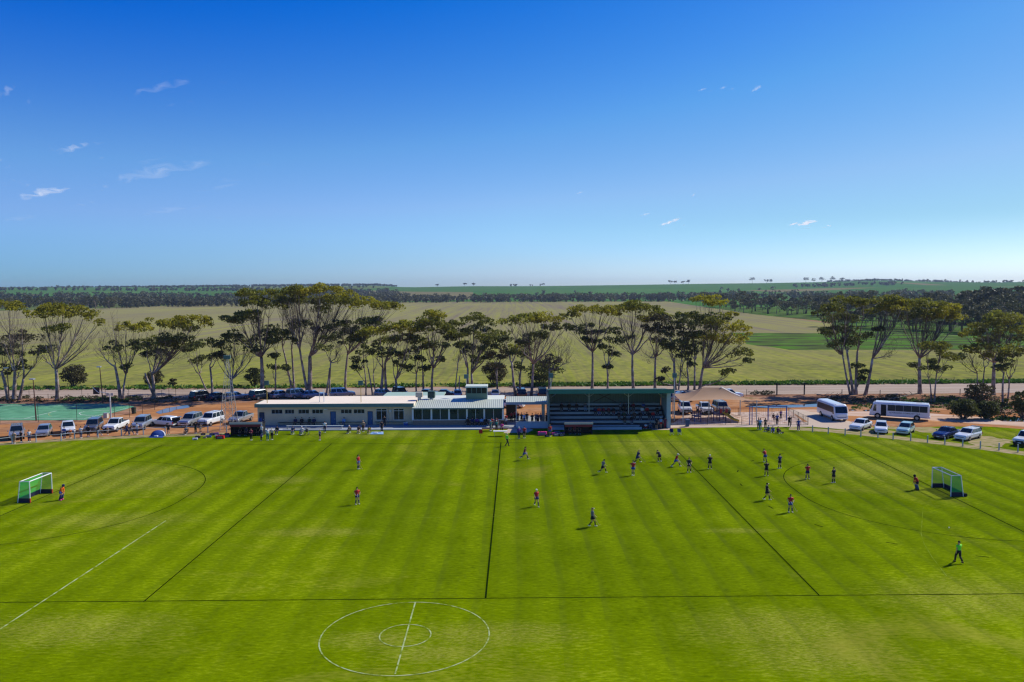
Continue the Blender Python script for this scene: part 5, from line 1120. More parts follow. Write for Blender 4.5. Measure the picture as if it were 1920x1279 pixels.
def build_car(kind, pm, extra=None):
    L, W, H, B, HD, wb, rf_, rr_, rb_, tray = SPEC[kind]; w = W/2; root = empty(kind+'_car' if kind not in ('ute', 'suv', 'fourwd') else {'ute': 'pickup_ute', 'suv': 'suv_car', 'fourwd': 'four_wheel_drive'}[kind], (0, 0, 0))
    b = MB(); f = -L/2; r = L/2; g = .26 if kind in ('sedan', 'hatch', 'wagon') else .36
    def sec(y, ww, z0, z1, cr=.06): return [(-ww*.9, y, z0), (-ww, y, z0+.14), (-ww, y, z1-.16), (-ww*.93, y, z1-.02), (-ww*.8, y, z1+cr*.3), (ww*.8, y, z1+cr*.3), (ww*.93, y, z1-.02), (ww, y, z1-.16), (ww, y, z0+.14), (ww*.9, y, z0)]
    S = [sec(f, w*.80, g+.10, HD-.30), sec(f+.10, w*.90, g+.02, HD-.12), sec(f+.45, w*.98, g, HD-.03), sec(wb, w, g, B), sec(0, w, g, B), sec(rr_ if not tray else rb_, w, g, B)]
    if tray: S += [sec(r-.06, w*.99, g+.05, B-.02), sec(r, w*.96, g+.1, B-.06)]
    else: S += [sec(r-.25, w*.97, g+.02, B-.03 if kind != 'sedan' else B+.02), sec(r-.05, w*.90, g+.06, B-.16), sec(r, w*.82, g+.12, B-.30)]
    b.loft(S)
    zb = B-.04; wt = w*.76; wbm = w*.90
    P = {k: Vector(v) for k, v in dict(fl=(-wbm, wb, zb), fr=(wbm, wb, zb), rl=(-wbm, rb_, zb), rr=(wbm, rb_, zb), tfl=(-wt, rf_, H-.05), tfr=(wt, rf_, H-.05), trl=(-wt*.97, rr_, H-.07), trr=(wt*.97, rr_, H-.07)).items()}
    b.loft([[P['fl'], P['fr'], P['rr'], P['rl']], [P['tfl'], P['tfr'], P['trr'], P['trl']], [P['tfl']*.96+Vector((0, 0, H*.04+.04)), P['tfr']*.96+Vector((0, 0, H*.04+.04)), P['trr']*.96+Vector((0, 0, H*.04+.045)), P['trl']*.96+Vector((0, 0, H*.04+.045))]])
    bo_ = b.obj('body', pm, root)
    m = MB(); facequad(m, [P['fl'], P['fr'], P['tfr'], P['tfl']], (0, -1, .8), .10); m.obj('windscreen', M_CGL, root)
    m = MB(); facequad(m, [P['rl'], P['rr'], P['trr'], P['trl']], (0, 1, .4), .14); m.obj('rear_window', M_CGL, root)
    for s, A in ((-1, ('fl', 'rl', 'trl', 'tfl')), (1, ('fr', 'rr', 'trr', 'tfr'))):
        a, b_, c, d = [P[k] for k in A]; n = 3 if rb_-wb > 3 else 2
        for k in range(n):
            t0, t1 = k/n, (k+1)/n
            m = MB(); facequad(m, [a.lerp(b_, t0), a.lerp(b_, t1), d.lerp(c, t1), d.lerp(c, t0)], (s, 0, .35), .12); m.obj('side_window', M_CGL, root)
        MB().ell((s*(w+.10), wb+.25, B+.05), .10, .07, .08, 8, 4).obj('mirror', pm if kind != 'ute' else M_TRIM, root)
        MB().box(s*w*.80-.16, s*w*.80+.12 if s > 0 else s*w*.80+.16, f+.03, f+.16, HD-.36, HD-.20).obj('headlight', M_LIGHTL, root)
        MB().box(s*w*.86-.08, s*w*.86+.08, r-.06, r+.012, B-.42, B-.15).obj('tail_light', M_TAIL, root)
    MB().box(-w*.52, w*.52, f-.015, f+.05, HD-.50, HD-.33).obj('grille', M_TRIM, root)
    MB().box(-w*.85, w*.85, f-.05, f+.1, g, g+.22).obj('front_bumper', M_TRIM if kind in ('ute', 'fourwd') else pm, root)
    MB().box(-w*.85, w*.85, r-.08, r+.05, g+.02, g+.22).obj('rear_bumper', M_TRIM if kind in ('ute', 'fourwd') else pm, root)
    MB().box(-.19, .19, f-.065, f-.052, g+.06, g+.18).obj('number_plate', M_PLATE, root)
    if tray: MB().box(-w*.84, w*.84, rb_+.1, r-.08, B-.001, B+.03).obj('tray_bed', M_TRIM, root)
    if kind in ('suv', 'fourwd'):
        for s in (-1, 1): MB().tube([(s*wt*.82, rf_+.3, H+.05), (s*wt*.82, rr_-.2, H+.04)], .025, 5).obj('roof_rail', M_RIM, root)
    if kind == 'fourwd': MB().tube([(-.6, f-.12, g+.1), (-.6, f-.15, 1.15), (.6, f-.15, 1.15), (.6, f-.12, g+.1)], .04, 6).tube([(-.85, f-.10, .75), (.85, f-.10, .75)], .04, 6).obj('bull_bar', M_TRIM, root)
    rw = .36 if kind in ('suv', 'ute', 'fourwd') else .31
    for x in (-w+.09, w-.09):
        for y in (f+.88, r-.95): wheel(root, x, y, rw)
    return root
protoc = {}
def vehicle(kind, colour, px, py, rz, label, group, scale=1.0):
    """px,py: pixel of the ground under the middle of the nose or nearest end"""
    p = protoc.get((kind, colour)); g = G(px, py)
    c = build_car(kind, PAINT[colour]) if p is None else copy_tree(p)
    if p is None: protoc[(kind, colour)] = c
    c.location = (g.x, g.y, .02); c.rotation_euler = (0, 0, R(rz)); c.scale = (scale,)*3
    tag(c, label, {'ute': 'ute', 'suv': 'car', 'fourwd': 'car'}.get(kind, 'car'), group); return c
GL = 'cars parked facing the oval at the left'
# distance from nose to car centre is about 2.4 m, so the pixel rows below are those of the wheelbase centre
for a in [('suv', 'silver', 32, 821, 30, 'silver wagon parked furthest left along the oval behind two standing people'), ('hatch', 'silver', 83, 816, 22, 'small silver hatchback with sloping bonnet in the left row of cars'),
          ('ute', 'white', 128, 812, 30, 'white ute with spectators in front, between the silver hatchback and the dark suv'), ('suv', 'grey', 176, 808, 15, 'dark grey suv in the left row behind the netball court fence'),
          ('ute', 'white', 218, 806, 3, 'white dual cab ute parked beside the dark grey suv'), ('suv', 'silver', 266, 803, 8, 'silver suv parked beside the white dual cab ute'),
          ('suv', 'silver', 358, 797, -6, 'silver suv with roof rails next to the open tailgate wagon'), ('fourwd', 'white', 396, 796, -12, 'white four wheel drive wagon right beside the lattice tower'),
          ('ute', 'silver', 452, 792, -8, 'silver ute parked behind the left dugout')]:
    vehicle(*a, GL)
ow = vehicle('wagon', 'white', 309, 798, -112, 'white wagon with open tailgate parked side on to the oval', GL)
MB().box(-.75, .75, 2.35, 2.9, 1.42, 1.47).obj('tailgate', PAINT['grey'], ow); MB().box(-.7, .7, 2.38, 2.44, .5, 1.35).obj('boot_opening', M_DARK, ow)
GB_ = 'cars parked along the trees behind the clubhouse'
for a in [('suv', 'black', 379, 750, 150, 'black suv in the shade furthest left behind the tower'), ('sedan', 'dkblue', 409, 749, 152, 'dark blue sedan in the shade between the black suv and the silver wagon'), ('wagon', 'silver', 442, 749, 140, 'silver wagon parked right of the shaded dark sedan'),
          ('suv', 'dkblue', 489, 748, 150, 'dark blue suv just left of the clubhouse roof corner'), ('hatch', 'silver', 527, 746, 135, 'silver hatchback half hidden behind the left roof end'), ('suv', 'silver', 559, 746, 140, 'silver wagon behind the low left part of the flat roof'),
          ('wagon', 'lblue', 589, 746, 120, 'light blue wagon behind the roof vent pipes'), ('suv', 'silver', 642, 745, 110, 'pale blue grey suv alone behind the middle of the flat roof'), ('hatch', 'silver', 721, 744, 60, 'silver hatchback behind the clump of leaning trunks'),
          ('suv', 'black', 751, 744, 30, 'black suv with raised front left of the roof coolers'), ('sedan', 'lblue', 800, 743, 170, 'light blue sedan glimpsed between the roof coolers'), ('sedan', 'dkblue', 836, 744, 90, 'dark blue sedan right of the green roof cooler'),
          ('hatch', 'lblue', 858, 744, 185, 'light blue hatchback left of the press box'), ('sedan', 'silver', 929, 744, 180, 'silver sedan seen from behind right of the press box'), ('suv', 'black', 977, 745, 184, 'black suv seen from behind beside the white trunked gum'),
          ('fourwd', 'black', 1017, 745, 180, 'black four wheel drive half hidden by the grandstand'), ('sedan', 'lblue', 1279, 748, 95, 'light blue sedan behind the left end of the shade sail'), ('wagon', 'silver', 1275, 752, 80, 'silver wagon under the left end of the shade sail')]:
    vehicle(*a, GB_)
vehicle('fourwd', 'white', 1284, 774, -5, 'white four wheel drive with black bull bar under the shade sail', 'cars nosed up to the playground')
vehicle('ute', 'white', 1321, 774, 1, 'white ute in the middle of the three under the shade sail', 'cars nosed up to the playground')
vehicle('fourwd', 'gold', 1352, 774, 3, 'champagne four wheel drive right of the white ute under the shade sail', 'cars nosed up to the playground')
vehicle('ute', 'white', 1366, 747, 95, 'white ute on the gravel road beyond the shade sail', 'cars on the road')
vehicle('sedan', 'white', 958, 764, 75, 'white sedan seen through the open breezeway', 'cars behind the breezeway')
GR_ = 'cars parked along the posts at the right'
for a in [('sedan', 'white', 1614, 804, -44, 'white sedan with grey grille in front of the long bus front'), ('hatch', 'white', 1652, 810, -25, 'white hatchback second in the right row, under the bus flank'), ('hatch', 'aqua', 1698, 812, -38, 'pale aqua small car under the rear wheel of the long bus'),
          ('sedan', 'navy', 1774, 820, -53, 'navy blue sedan in the right row'), ('wagon', 'white', 1815, 823, -53, 'white station wagon right of the navy sedan'), ('ute', 'white', 1926, 833, -52, 'white ute cut by the right picture edge')]:
    vehicle(*a, GR_)

def ev_mesh_txt(o):
    bpy.context.view_layer.update(); dg = bpy.context.evaluated_depsgraph_get(); return bpy.data.meshes.new_from_object(o.evaluated_get(dg))
M_BUSG = mat('tinted_bus_glass', (.010, .018, .032), .25, .2, 1, 0, .25)
def bus(px, py, rz, label, door, text, L=7.3):
    g = G(px, py); root = empty('minibus', (g.x, g.y, .02), label, 'bus', 'white minibuses', R(rz)); W, H = 2.15, 2.65; w = W/2; f, r = -L/2, L/2
    def sec(y, ww, z1, z0=.38): return [(-ww*.92, y, z0), (-ww, y, z0+.2), (-ww*.98, y, z1-.35), (-ww*.86, y, z1-.1), (-ww*.6, y, z1), (ww*.6, y, z1), (ww*.86, y, z1-.1), (ww*.98, y, z1-.35), (ww, y, z0+.2), (ww*.92, y, z0)]
    MB().loft([sec(f, w*.88, 1.15), sec(f+.12, w*.97, 1.35), sec(f+.5, w, H-.18), sec(f+.85, w, H), sec(r-.15, w, H), sec(r, w*.92, H-.25)]).obj('body', PAINT['white'], root, smooth=False)
    m = MB(); m.loft([[(-w*.88, f+.16+d, 1.33), (w*.88, f+.16+d, 1.33), (w*.84, f+.46+d, H-.38), (-w*.84, f+.46+d, H-.38)] for d in (-.06, -.03)]); m.obj('windscreen', M_CGL, root)
    for s in (-1, 1):
        y0_ = f+(2.55 if s == door else 1.0); ys = [y0_+(r-.3-y0_)*q/5 for q in range(6)]
        for k in range(5):
            MB().loft([[(s*(w+d), ys[k]+.02, 1.30), (s*(w+d), ys[k+1]-.01, 1.30), (s*(w*.985+d), ys[k+1]-.01, H-.40), (s*(w*.985+d), ys[k]+.02, H-.40)] for d in (-.01, .012)]).obj('side_window', M_BUSG, root)
        MB().loft([[(s*(w*.99+d), f+.45, 1.15), (s*(w+d), f+.95, 1.15), (s*(w+d), f+.95, H-.45), (s*(w+d), f+.65, H-.45)] for d in (-.01, .014)]).obj('cab_window', M_CGL, root)
        MB().ell((s*(w+.24), f+.25, 1.75), .07, .06, .18, 8, 5).obj('mirror', M_TRIM, root)
        MB().box(s*w*.72-.14, s*w*.72+.14, f-.02, f+.06, .72, .92).obj('headlight', M_LIGHTL, root)
        MB().box(s*w*.8-.08, s*w*.8+.08, r-.02, r+.02, .8, 1.1).obj('tail_light', M_TAIL, root)
        for y in (f+1.15, r-1.75):
            MB().tube([(s*(w-.25), y, .40), (s*(w+.008), y, .40)], .47, 18).obj('wheel_arch', M_TRIM, root)
            wheel(root, s*(w-.12), y, .38, .30)
    if door:
        MB().box(*sorted((door*(w-.02), door*(w+.02))), f+1.62, f+2.40, .45, H-.42).obj('open_doorway', M_DARK, root)
        MB().box(*sorted((door*(w+.0), door*(w+.05))), f+2.40, f+2.47, .45, H-.42).obj('door', PAINT['white'], root)
    MB().box(-w*.86, w*.86, f-.07, f+.06, .40, .60).obj('front_bumper', PAINT['white'], root); MB().box(-w*.7, w*.7, f-.01, f+.02, .66, .74).obj('grille', M_TRIM, root)
    MB().box(-w*.86, w*.86, r-.02, r+.10, .40, .62).obj('rear_bumper', PAINT['white'], root); MB().box(-.22, .22, f-.085, f-.072, .44, .55).obj('number_plate', M_PLATE, root)
    m = MB(); m.loft([[(-w*.7, r-.02+d, 1.4), (w*.7, r-.02+d, 1.4), (w*.66, r-.04+d, H-.5), (-w*.66, r-.04+d, H-.5)] for d in (0, .03)]); m.obj('rear_window', M_CGL, root)
    if text:
        cu = bpy.data.curves.new('lettering', 'FONT'); cu.body = text; cu.size = .30; cu.extrude = .003; cu.align_x = 'CENTER'; t_ = bpy.data.objects.new('lettering', cu); COL.objects.link(t_); t_.parent = root
        me_ = ev_mesh_txt(t_); bpy.data.objects.remove(t_); t_ = link('lettering', me_, M_TRIM if not me_.materials else None, root); t_.location = (door*(w+.008), .75, .92); t_.rotation_euler = (R(90), 0, R(90)*door)
    return root
# long bus: nose to the left, near flank towards the camera
bus(1686, 785, -117, 'long white community minibus side on with open door and dark lettering', -1 if False else 1, 'QUAIRADING COMMUNITY BUS', 8.5)
bus(1560, 784, 1, 'white minibus parked at an angle on the pale concrete with dark windscreen', 0, None)

# ================================================================ PEOPLE
def ev_mesh(o):
    dg = bpy.context.evaluated_depsgraph_get(); me = bpy.data.meshes.new_from_object(o.evaluated_get(dg)); return me
def skin_mesh(name, V, E, Rr, root=0, sub=1):
    me = bpy.data.meshes.new(name); me.from_pydata([tuple(v) for v in V], E, []); o = bpy.data.objects.new(name, me); COL.objects.link(o)
    sk = o.modifiers.new('s', 'SKIN'); sk.use_smooth_shade = True
    for i, r in enumerate(Rr):
        sv = me.skin_vertices[0].data[i]; sv.radius = r if isinstance(r, tuple) else (r, r); sv.use_root = (i == root)
    ss = o.modifiers.new('u', 'SUBSURF'); ss.levels = sub; ss.render_levels = sub
    bpy.context.view_layer.update(); m2 = ev_mesh(o); bpy.data.objects.remove(o); m2.name = name; return m2
V3 = Vector
def pose(hipz=.92, lean=0, kneeL=(-.1, .02, .50), ankL=(-.1, -.02, .09), kneeR=(.1, .02, .50), ankR=(.1, -.02, .09), elL=(-.27, -.02, 1.14), wrL=(-.27, .12, .92), elR=(.27, -.02, 1.14), wrR=(.27, .12, .92), toe=(0, 1, 0)):
    """x right, y the way the person faces, z up; arm points are given for an upright torso and lean with it"""
    M = Matrix.Rotation(-lean, 3, 'X'); hp = V3((0, 0, hipz)); U = lambda p: hp+M @ (V3(p)-V3((0, 0, .92)))
    return dict(hip=hp, belly=U((0, 0, 1.05)), chest=U((0, .0, 1.26)), neck0=U((0, -.01, 1.40)), neck=U((0, 0, 1.47)), head=U((0, .02, 1.58)), top=U((0, .01, 1.69)), shL=U((-.17, 0, 1.37)), shR=U((.17, 0, 1.37)),
                elL=U(elL), wrL=U(wrL), elR=U(elR), wrR=U(wrR), hL=V3((-.09, 0, hipz-.03)), hR=V3((.09, 0, hipz-.03)), kL=V3(kneeL), aL=V3(ankL), kR=V3(kneeR), aR=V3(ankR), toe=V3(toe), face=M @ V3((0, 1, 0)), up=M @ V3((0, 0, 1)))
POSES = {
    'stand': pose(), 'stand2': pose(kneeL=(-.13, .03, .5), ankL=(-.17, 0, .09), kneeR=(.13, .03, .5), ankR=(.17, 0, .09), elL=(-.3, 0, 1.12), wrL=(-.2, .2, 1.05), elR=(.3, 0, 1.12), wrR=(.24, .24, 1.0)),
    'fold': pose(elL=(-.25, .06, 1.12), wrL=(.06, .22, 1.14), elR=(.25, .06, 1.12), wrR=(-.06, .24, 1.10)),
    'walk': pose(kneeL=(-.09, .20, .52), ankL=(-.09, .26, .09), kneeR=(.09, -.05, .50), ankR=(.09, -.34, .16), elL=(-.25, -.12, 1.14), wrL=(-.26, -.08, .9), elR=(.25, .10, 1.14), wrR=(.24, .28, .98)),
    'run': pose(hipz=.90, lean=.28, kneeL=(-.09, .34, .62), ankL=(-.09, .42, .20), kneeR=(.09, -.12, .50), ankR=(.09, -.52, .34), elL=(-.27, -.16, 1.18), wrL=(-.22, .05, 1.0), elR=(.27, .14, 1.18), wrR=(.18, .34, 1.12)),
    'lunge': pose(hipz=.80, lean=.35, kneeL=(-.12, .36, .44), ankL=(-.14, .48, .09), kneeR=(.12, -.14, .42), ankR=(.14, -.50, .10), elL=(-.22, .12, 1.14), wrL=(-.06, .34, .98), elR=(.22, .14, 1.14), wrR=(.04, .42, .90)),
    'bend': pose(hipz=.80, lean=.95, kneeL=(-.15, .16, .46), ankL=(-.18, -.02, .09), kneeR=(.15, .16, .46), ankR=(.18, -.02, .09), elL=(-.2, .26, 1.2), wrL=(-.05, .48, 1.22), elR=(.2, .26, 1.2), wrR=(.05, .54, 1.12)),
    'crouch': pose(hipz=.86, lean=.45, kneeL=(-.15, .12, .48), ankL=(-.18, 0, .09), kneeR=(.15, .12, .48), ankR=(.18, 0, .09), elL=(-.24, .14, 1.14), wrL=(-.05, .32, 1.0), elR=(.24, .14, 1.14), wrR=(.05, .4, .92)),
    'sit': pose(hipz=.50, lean=.08, kneeL=(-.12, .44, .50), ankL=(-.12, .42, .09), kneeR=(.12, .44, .50), ankR=(.12, .42, .09), elL=(-.24, .08, 1.12), wrL=(-.12, .34, 1.04), elR=(.24, .08, 1.12), wrR=(.12, .34, 1.04)),
    'floor': pose(hipz=.14, lean=.1, kneeL=(-.2, .38, .40), ankL=(-.16, .62, .08), kneeR=(.2, .40, .36), ankR=(.2, .70, .08), elL=(-.26, .02, 1.12), wrL=(-.14, .34, 1.10), elR=(.26, .02, 1.12), wrR=(.14, .34, 1.08)),
}
def body_mesh(p):
    V = []; E = []; Rr = []
    def add(v, r, par=None): V.append(v); Rr.append(r); i = len(V)-1; (E.append((par, i)) if par is not None else None); return i
    h = add(p['hip'], (.14, .10)); b = add(p['belly'], (.125, .095), h); c = add(p['chest'], (.145, .10), b); n0 = add(p['neck0'], (.085, .07), c); n = add(p['neck'], .05, n0); hd = add(p['head'], (.078, .092), n); add(p['top'], .05, hd)
    # a nose gives the head a front
    add(p['head']+p['face']*.085, .018, hd)
    for s in 'LR':
        sgn = -1 if s == 'L' else 1
        sh = add(p['sh'+s], .052, c); el = add(p['el'+s], .038, sh); wr = add(p['wr'+s], .026, el); d = (p['wr'+s]-p['el'+s]).normalized(); side = d.cross(V3((0, 0, 1))); side = side.normalized() if side.length > .1 else V3((1, 0, 0))
        pm = add(p['wr'+s]+d*.06, (.030, .022), wr)
        for k, ln in enumerate((.065, .075, .07, .055)): add(p['wr'+s]+d*(.07+ln)+side*(k-1.5)*.021-V3((0, 0, .01)), .008, pm)
        add(p['wr'+s]+d*.085-side*.055, .009, pm)
        hp = add(p['h'+s], .085, h); k_ = add(p['k'+s], .058, hp); cf = add(p['k'+s].lerp(p['a'+s], .35), .052, k_); a = add(p['a'+s], .036, cf); add(p['a'+s]+p['toe']*.15+V3((0, 0, -.055)), (.038, .026), a)
    return skin_mesh('person_body', V, E, Rr)
def ringtube(mb, pts, rads, n=10, xdir=(1, 0, 0)):
    """elliptical tube with its wide axis along xdir"""
    pts = [V3(q) for q in pts]; R_ = []
    for k, q in enumerate(pts):
        d = (pts[min(k+1, len(pts)-1)]-pts[max(k-1, 0)]).normalized(); x = V3(xdir); x = (x-d*x.dot(d)).normalized(); y = d.cross(x); a, b = rads[k] if isinstance(rads[k], tuple) else (rads[k],)*2
        R_.append([q+x*a*math.cos(t)+y*b*math.sin(t) for t in [2*math.pi*j/n for j in range(n)]])
    mb.loft(R_)
def build_person(pname, bottom, top='short', pads=False):
    p = POSES[pname]; root = empty('person', (0, 0, 0)); bm_ = link('body', BODY.setdefault(pname, None) or BODY.__setitem__(pname, body_mesh(p)) or BODY[pname], M_SKIN, root)
    m = MB(); hip, bel, ch, n0 = p['hip'], p['belly'], p['chest'], p['neck0']; up = p['up']
    ringtube(m, [hip+up*.02, bel, ch, ch+up*.08, n0+up*.015], [(.175, .125), (.155, .12), (.185, .13), (.19, .12), (.085, .08)])
    for s in 'LR':
        a, b = p['sh'+s], p['el'+s]; e = a.lerp(b, .62) if top == 'short' else b
        ringtube(m, [ch.lerp(a, .55)+up*.03, a+up*.01, e], [.07, .078, .064], 8)
        if top == 'long': ringtube(m, [b, b.lerp(p['wr'+s], .95)], [.062, .042], 8)
    m.obj('shirt', M_CL, root, smooth=True)
    m = MB()
    if bottom == 'skirt':
        kk = (p['kL']+p['kR'])/2
        mid = hip.lerp(kk, .52) if pname not in ('sit', 'floor') else hip+V3((0, .2, .02))
        spread = abs(p['kL'].y-p['kR'].y)*.42
        ringtube(m, [hip+up*.07, hip-V3((0, 0, .04)), mid], [(.165, .12), (.20, .155), (.235, .19+spread*.6)], 12); nm = 'skirt'
    else:
        f = {'shorts': .55, 'pants': 1.0}[bottom]
        ringtube(m, [hip+up*.08, hip-V3((0, 0, .06))], [(.17, .125), (.18, .14)], 10)
        for s in 'LR':
            q = p['h'+s].lerp(p['k'+s], min(f, 1)*(1 if f < 1 else 1)); ringtube(m, [p['h'+s]+V3((0, 0, .02)), p['h'+s].lerp(p['k'+s], .4), q], [.105, .098, .082 if f < 1 else .075], 8)
            if f >= 1: ringtube(m, [p['k'+s], p['k'+s].lerp(p['a'+s], .9)], [.076, .062], 8)
        nm = 'shorts' if f < 1 else 'trousers'
    m.obj(nm, M_CL, root, smooth=True)
    for s in 'LR':
        if bottom != 'pants' or pads:
            m = MB(); k0 = p['k'+s].lerp(p['a'+s], .15 if not pads else -.12); ringtube(m, [k0, p['k'+s].lerp(p['a'+s], .45), p['a'+s]], [.062 if not pads else .12, .060 if not pads else .12, .045 if not pads else .11], 8); m.obj('sock' if not pads else 'leg_guard', M_CL, root, smooth=True)
        m = MB(); a = p['a'+s]; t_ = p['toe']; ringtube(m, [a-t_*.07+V3((0, 0, -.03)), a+t_*.02+V3((0, 0, -.035)), a+t_*.12+V3((0, 0, -.05)), a+t_*.19+V3((0, 0, -.062))], [(.04, .05), (.048, .055), (.05, .038), (.035, .022)] if not pads else [(.09, .07), (.10, .075), (.10, .06), (.07, .04)], 8); m.obj('shoe', M_CL, root, smooth=True)
    return root
BODY = {}
M_SKIN = mat('skin', (.50, .27, .17), .6, .12, 6)
M_CL = mat('cloth_plain', (.2, .2, .2), .85)
HAIRM = {}
def hair_mesh(kind, p):
    m = MB(); h = p['head']; f = p['face']; up = p['up']
    # scalp shell: cut towards the face
    rings = []
    for k in range(6):
        t = k/5*math.pi*.52; r = math.sin(t)*.100; z = math.cos(t)*.125; cn = h+up*(.01+z)-f*(.012+.02*k/5)
        x = V3((1, 0, 0)); y = f; rings.append([cn+x*(max(r, .004)*.86)*math.cos(a)+y*max(r, .004)*1.02*math.sin(a) for a in [2*math.pi*j/10 for j in range(10)]])
    m.loft(rings)
    if kind == 'pony': ringtube(m, [h-f*.09+up*.05, h-f*.16+up*.0, h-f*.14-up*.14], [.03, .035, .012], 6)
    if kind == 'long': ringtube(m, [h-f*.05+up*.04, h-f*.08-up*.06, h-f*.08-up*.18], [(.08, .05), (.095, .05), (.07, .025)], 8)
    if kind == 'cap': ringtube(m, [h+f*.06+up*.055, h+f*.17+up*.045], [(.075, .012), (.05, .008)], 8)
    if kind == 'helmet':
        m = MB(); m.ell(h+up*.03, .13, .145, .15, 10, 6)
    return m.me('hair', True)
CLM = {}
def cloth(c):
    if c in CLM: return CLM[c]
    CLM[c] = mat('cloth_'+c, CC[c], .85, .22, 5); return CLM[c]
CC = dict(red=(.50, .02, .02), navy=(.012, .02, .09), black=(.012, .012, .016), white=(.72, .72, .72), blue=(.025, .07, .28), lblue=(.22, .38, .62), grey=(.16, .17, .19), tan=(.42, .28, .17), orange=(.75, .14, .01), lime=(.22, .90, .04), purple=(.10, .03, .22),
          pink=(.75, .06, .28), teal=(.03, .20, .19), maroon=(.18, .015, .04), brown=(.10, .055, .03), denim=(.05, .09, .18), cream=(.55, .48, .36), dgreen=(.02, .06, .03), hairbrown=(.05, .025, .012), hairblond=(.36, .24, .10), hairdark=(.012, .009, .007), skinp=(.45, .25, .16), yellow=(.62, .42, .03))
PP = {}
def setmat(o, m):
    o.material_slots[0].link = 'OBJECT'; o.material_slots[0].material = m
def person(px, py, pose_, face, shirt, bottom, bcol, hair, hcol, label, group, top='short', sock='black', shoe='white', s=1.0, z=0.0, loc=None, pads=False):
    """face: heading in degrees, 0 = away from the camera, 90 = to the picture's left, -90 = right, 180 = to the camera"""
    key = (pose_, bottom, top, pads)
    if key not in PP: PP[key] = build_person(*key); c = PP[key]
    else:
        c = copy_tree(PP[key])
        for ch in list(c.children):
            if ch.name.split('.')[0] == 'hair': bpy.data.objects.remove(ch)
    for ch in c.children:
        n = ch.name.split('.')[0]
        if n == 'shirt': setmat(ch, cloth(shirt))
        elif n in ('skirt', 'shorts', 'trousers'): setmat(ch, cloth(bcol))
        elif n in ('sock', 'leg_guard'): setmat(ch, cloth(sock))
        elif n == 'shoe': setmat(ch, cloth(shoe))
    hk = (hair, pose_)
    if hk not in HAIRM: me = hair_mesh(hair, POSES[pose_]); me.materials.append(M_CL); HAIRM[hk] = me
    ho = bpy.data.objects.new({'cap': 'cap', 'helmet': 'helmet'}.get(hair, 'hair'), HAIRM[hk]); COL.objects.link(ho); ho.parent = c; setmat(ho, cloth(hcol))
    g = Vector(loc) if loc is not None else G(px, py, z)
    c.location = (g.x, g.y, g.z+(.03 if z == 0 and loc is None else 0)); c.rotation_euler = (0, 0, R(face)); c.scale = (s, s, s)
    tag(c, label, 'person', group); return c
M_STICK = mat('stick_wood', (.30, .22, .12), .5, .2, 5)
def stick(c, pose_, ang, label, col='white'):
    """field hockey stick from the hands of person c down towards the turf"""
    p = POSES[pose_]; w = (p['wrL']+p['wrR'])/2; s = c.scale.x; M = Matrix.Rotation(c.rotation_euler.z, 3, 'Z')
    a = V3(c.location)+M @ (w*s); d = M @ V3((math.sin(R(ang)), math.cos(R(ang)), 0)).normalized()
    zt = min(a.z-.10, .62); hl = math.sqrt(max(.1, .86**2-(a.z-.12)**2)) if a.z < .95 else .45
    e = a+d*hl; e.z = max(.10, a.z-math.sqrt(max(0.01, .90**2-hl*hl)))
    r = empty('hockey_stick', a, label, 'hockey stick', 'hockey sticks'); MB(a).tube([a-(e-a)*.08, a+(e-a)*.3], .018, 6).obj('grip', cloth(col), r)
    MB(a).tube([a+(e-a)*.3, e], [.016, .022], 6).obj('shaft', M_STICK, r); MB(a).tube([e, e+d*.07-V3((0, 0, .04)), e+d*.12+V3((0, 0, .01))], .026, 6).obj('head', M_STICK, r)
GP = 'players on the hockey pitch'
ST = []
def pl(px, py, ps, fc, team, lab, hair='pony', hc='hairbrown', st=None, top='short', **k):
    sh, bo_, so = {'r': ('red', 'blue', 'navy'), 'b': ('black', 'black', 'black')}[team]
    kw = dict(sock=so); kw.update(k); b = kw.pop('bcol', bo_); s_ = kw.pop('shirt', sh)
    c = person(px, py, ps, fc, s_, kw.pop('bot', 'skirt'), b, hair, hc, lab, GP, top, **kw)
    if st is not None: ST.append((c, ps, st, lab))
pl(672, 880, 'stand', -120, 'r', 'player in red shirt standing alone on the far left of the pitch', st=-20)
pl(670, 946, 'stand2', -150, 'r', 'player in red shirt with lowered stick standing alone at the left of the pitch', 'pony', 'hairdark', st=20, bcol='navy')
pl(983, 863, 'run', -100, 'r', 'player in dark red shirt running just right of the centre line', 'pony', 'hairbrown', shirt='maroon', st=0)
pl(1006, 950, 'walk', -160, 'r', 'player in red shirt with pale cap walking right of the centre line', 'cap', 'white', bcol='navy')
pl(1111, 988, 'walk', -90, 'b', 'nearest dark clad player walking right with stick held out', 'pony', 'hairblond', st=0, shirt='grey')
pl(1130, 889, 'run', -80, 'b', 'player in white and black running right near the centre of the pitch', 'pony', 'hairdark', shirt='grey')
pl(1187, 892, 'stand', 160, 'r', 'player in red shirt standing still below the running striped player', 'short', 'hairdark')
pl(1195, 868, 'lunge', -70, 'b', 'fair haired player lunging with a white stick', 'pony', 'hairblond', st=0, bcol='navy', shirt='navy')
pl(1237, 866, 'bend', 20, 'b', 'player in black bending forward left of the right quarter line', 'pony', 'hairdark')
pl(1267, 875, 'lunge', -100, 'r', 'player in red shirt and white cap striding wide over the quarter line', 'cap', 'white', st=10)
pl(1292, 886, 'stand2', 180, 'b', 'player in black standing right on the quarter line holding a stick', 'short', 'hairbrown', st=-80)
pl(1331, 880, 'stand2', 0, 'b', 'player in black with white cap seen from behind', 'cap', 'white')
pl(1435, 867, 'crouch', 20, 'r', 'player in red shirt directly behind a player in black', 'pony', 'hairbrown')
pl(1437, 893, 'stand2', 0, 'b', 'player in black with legs apart in front of a red shirted player', 'short', 'hairdark')
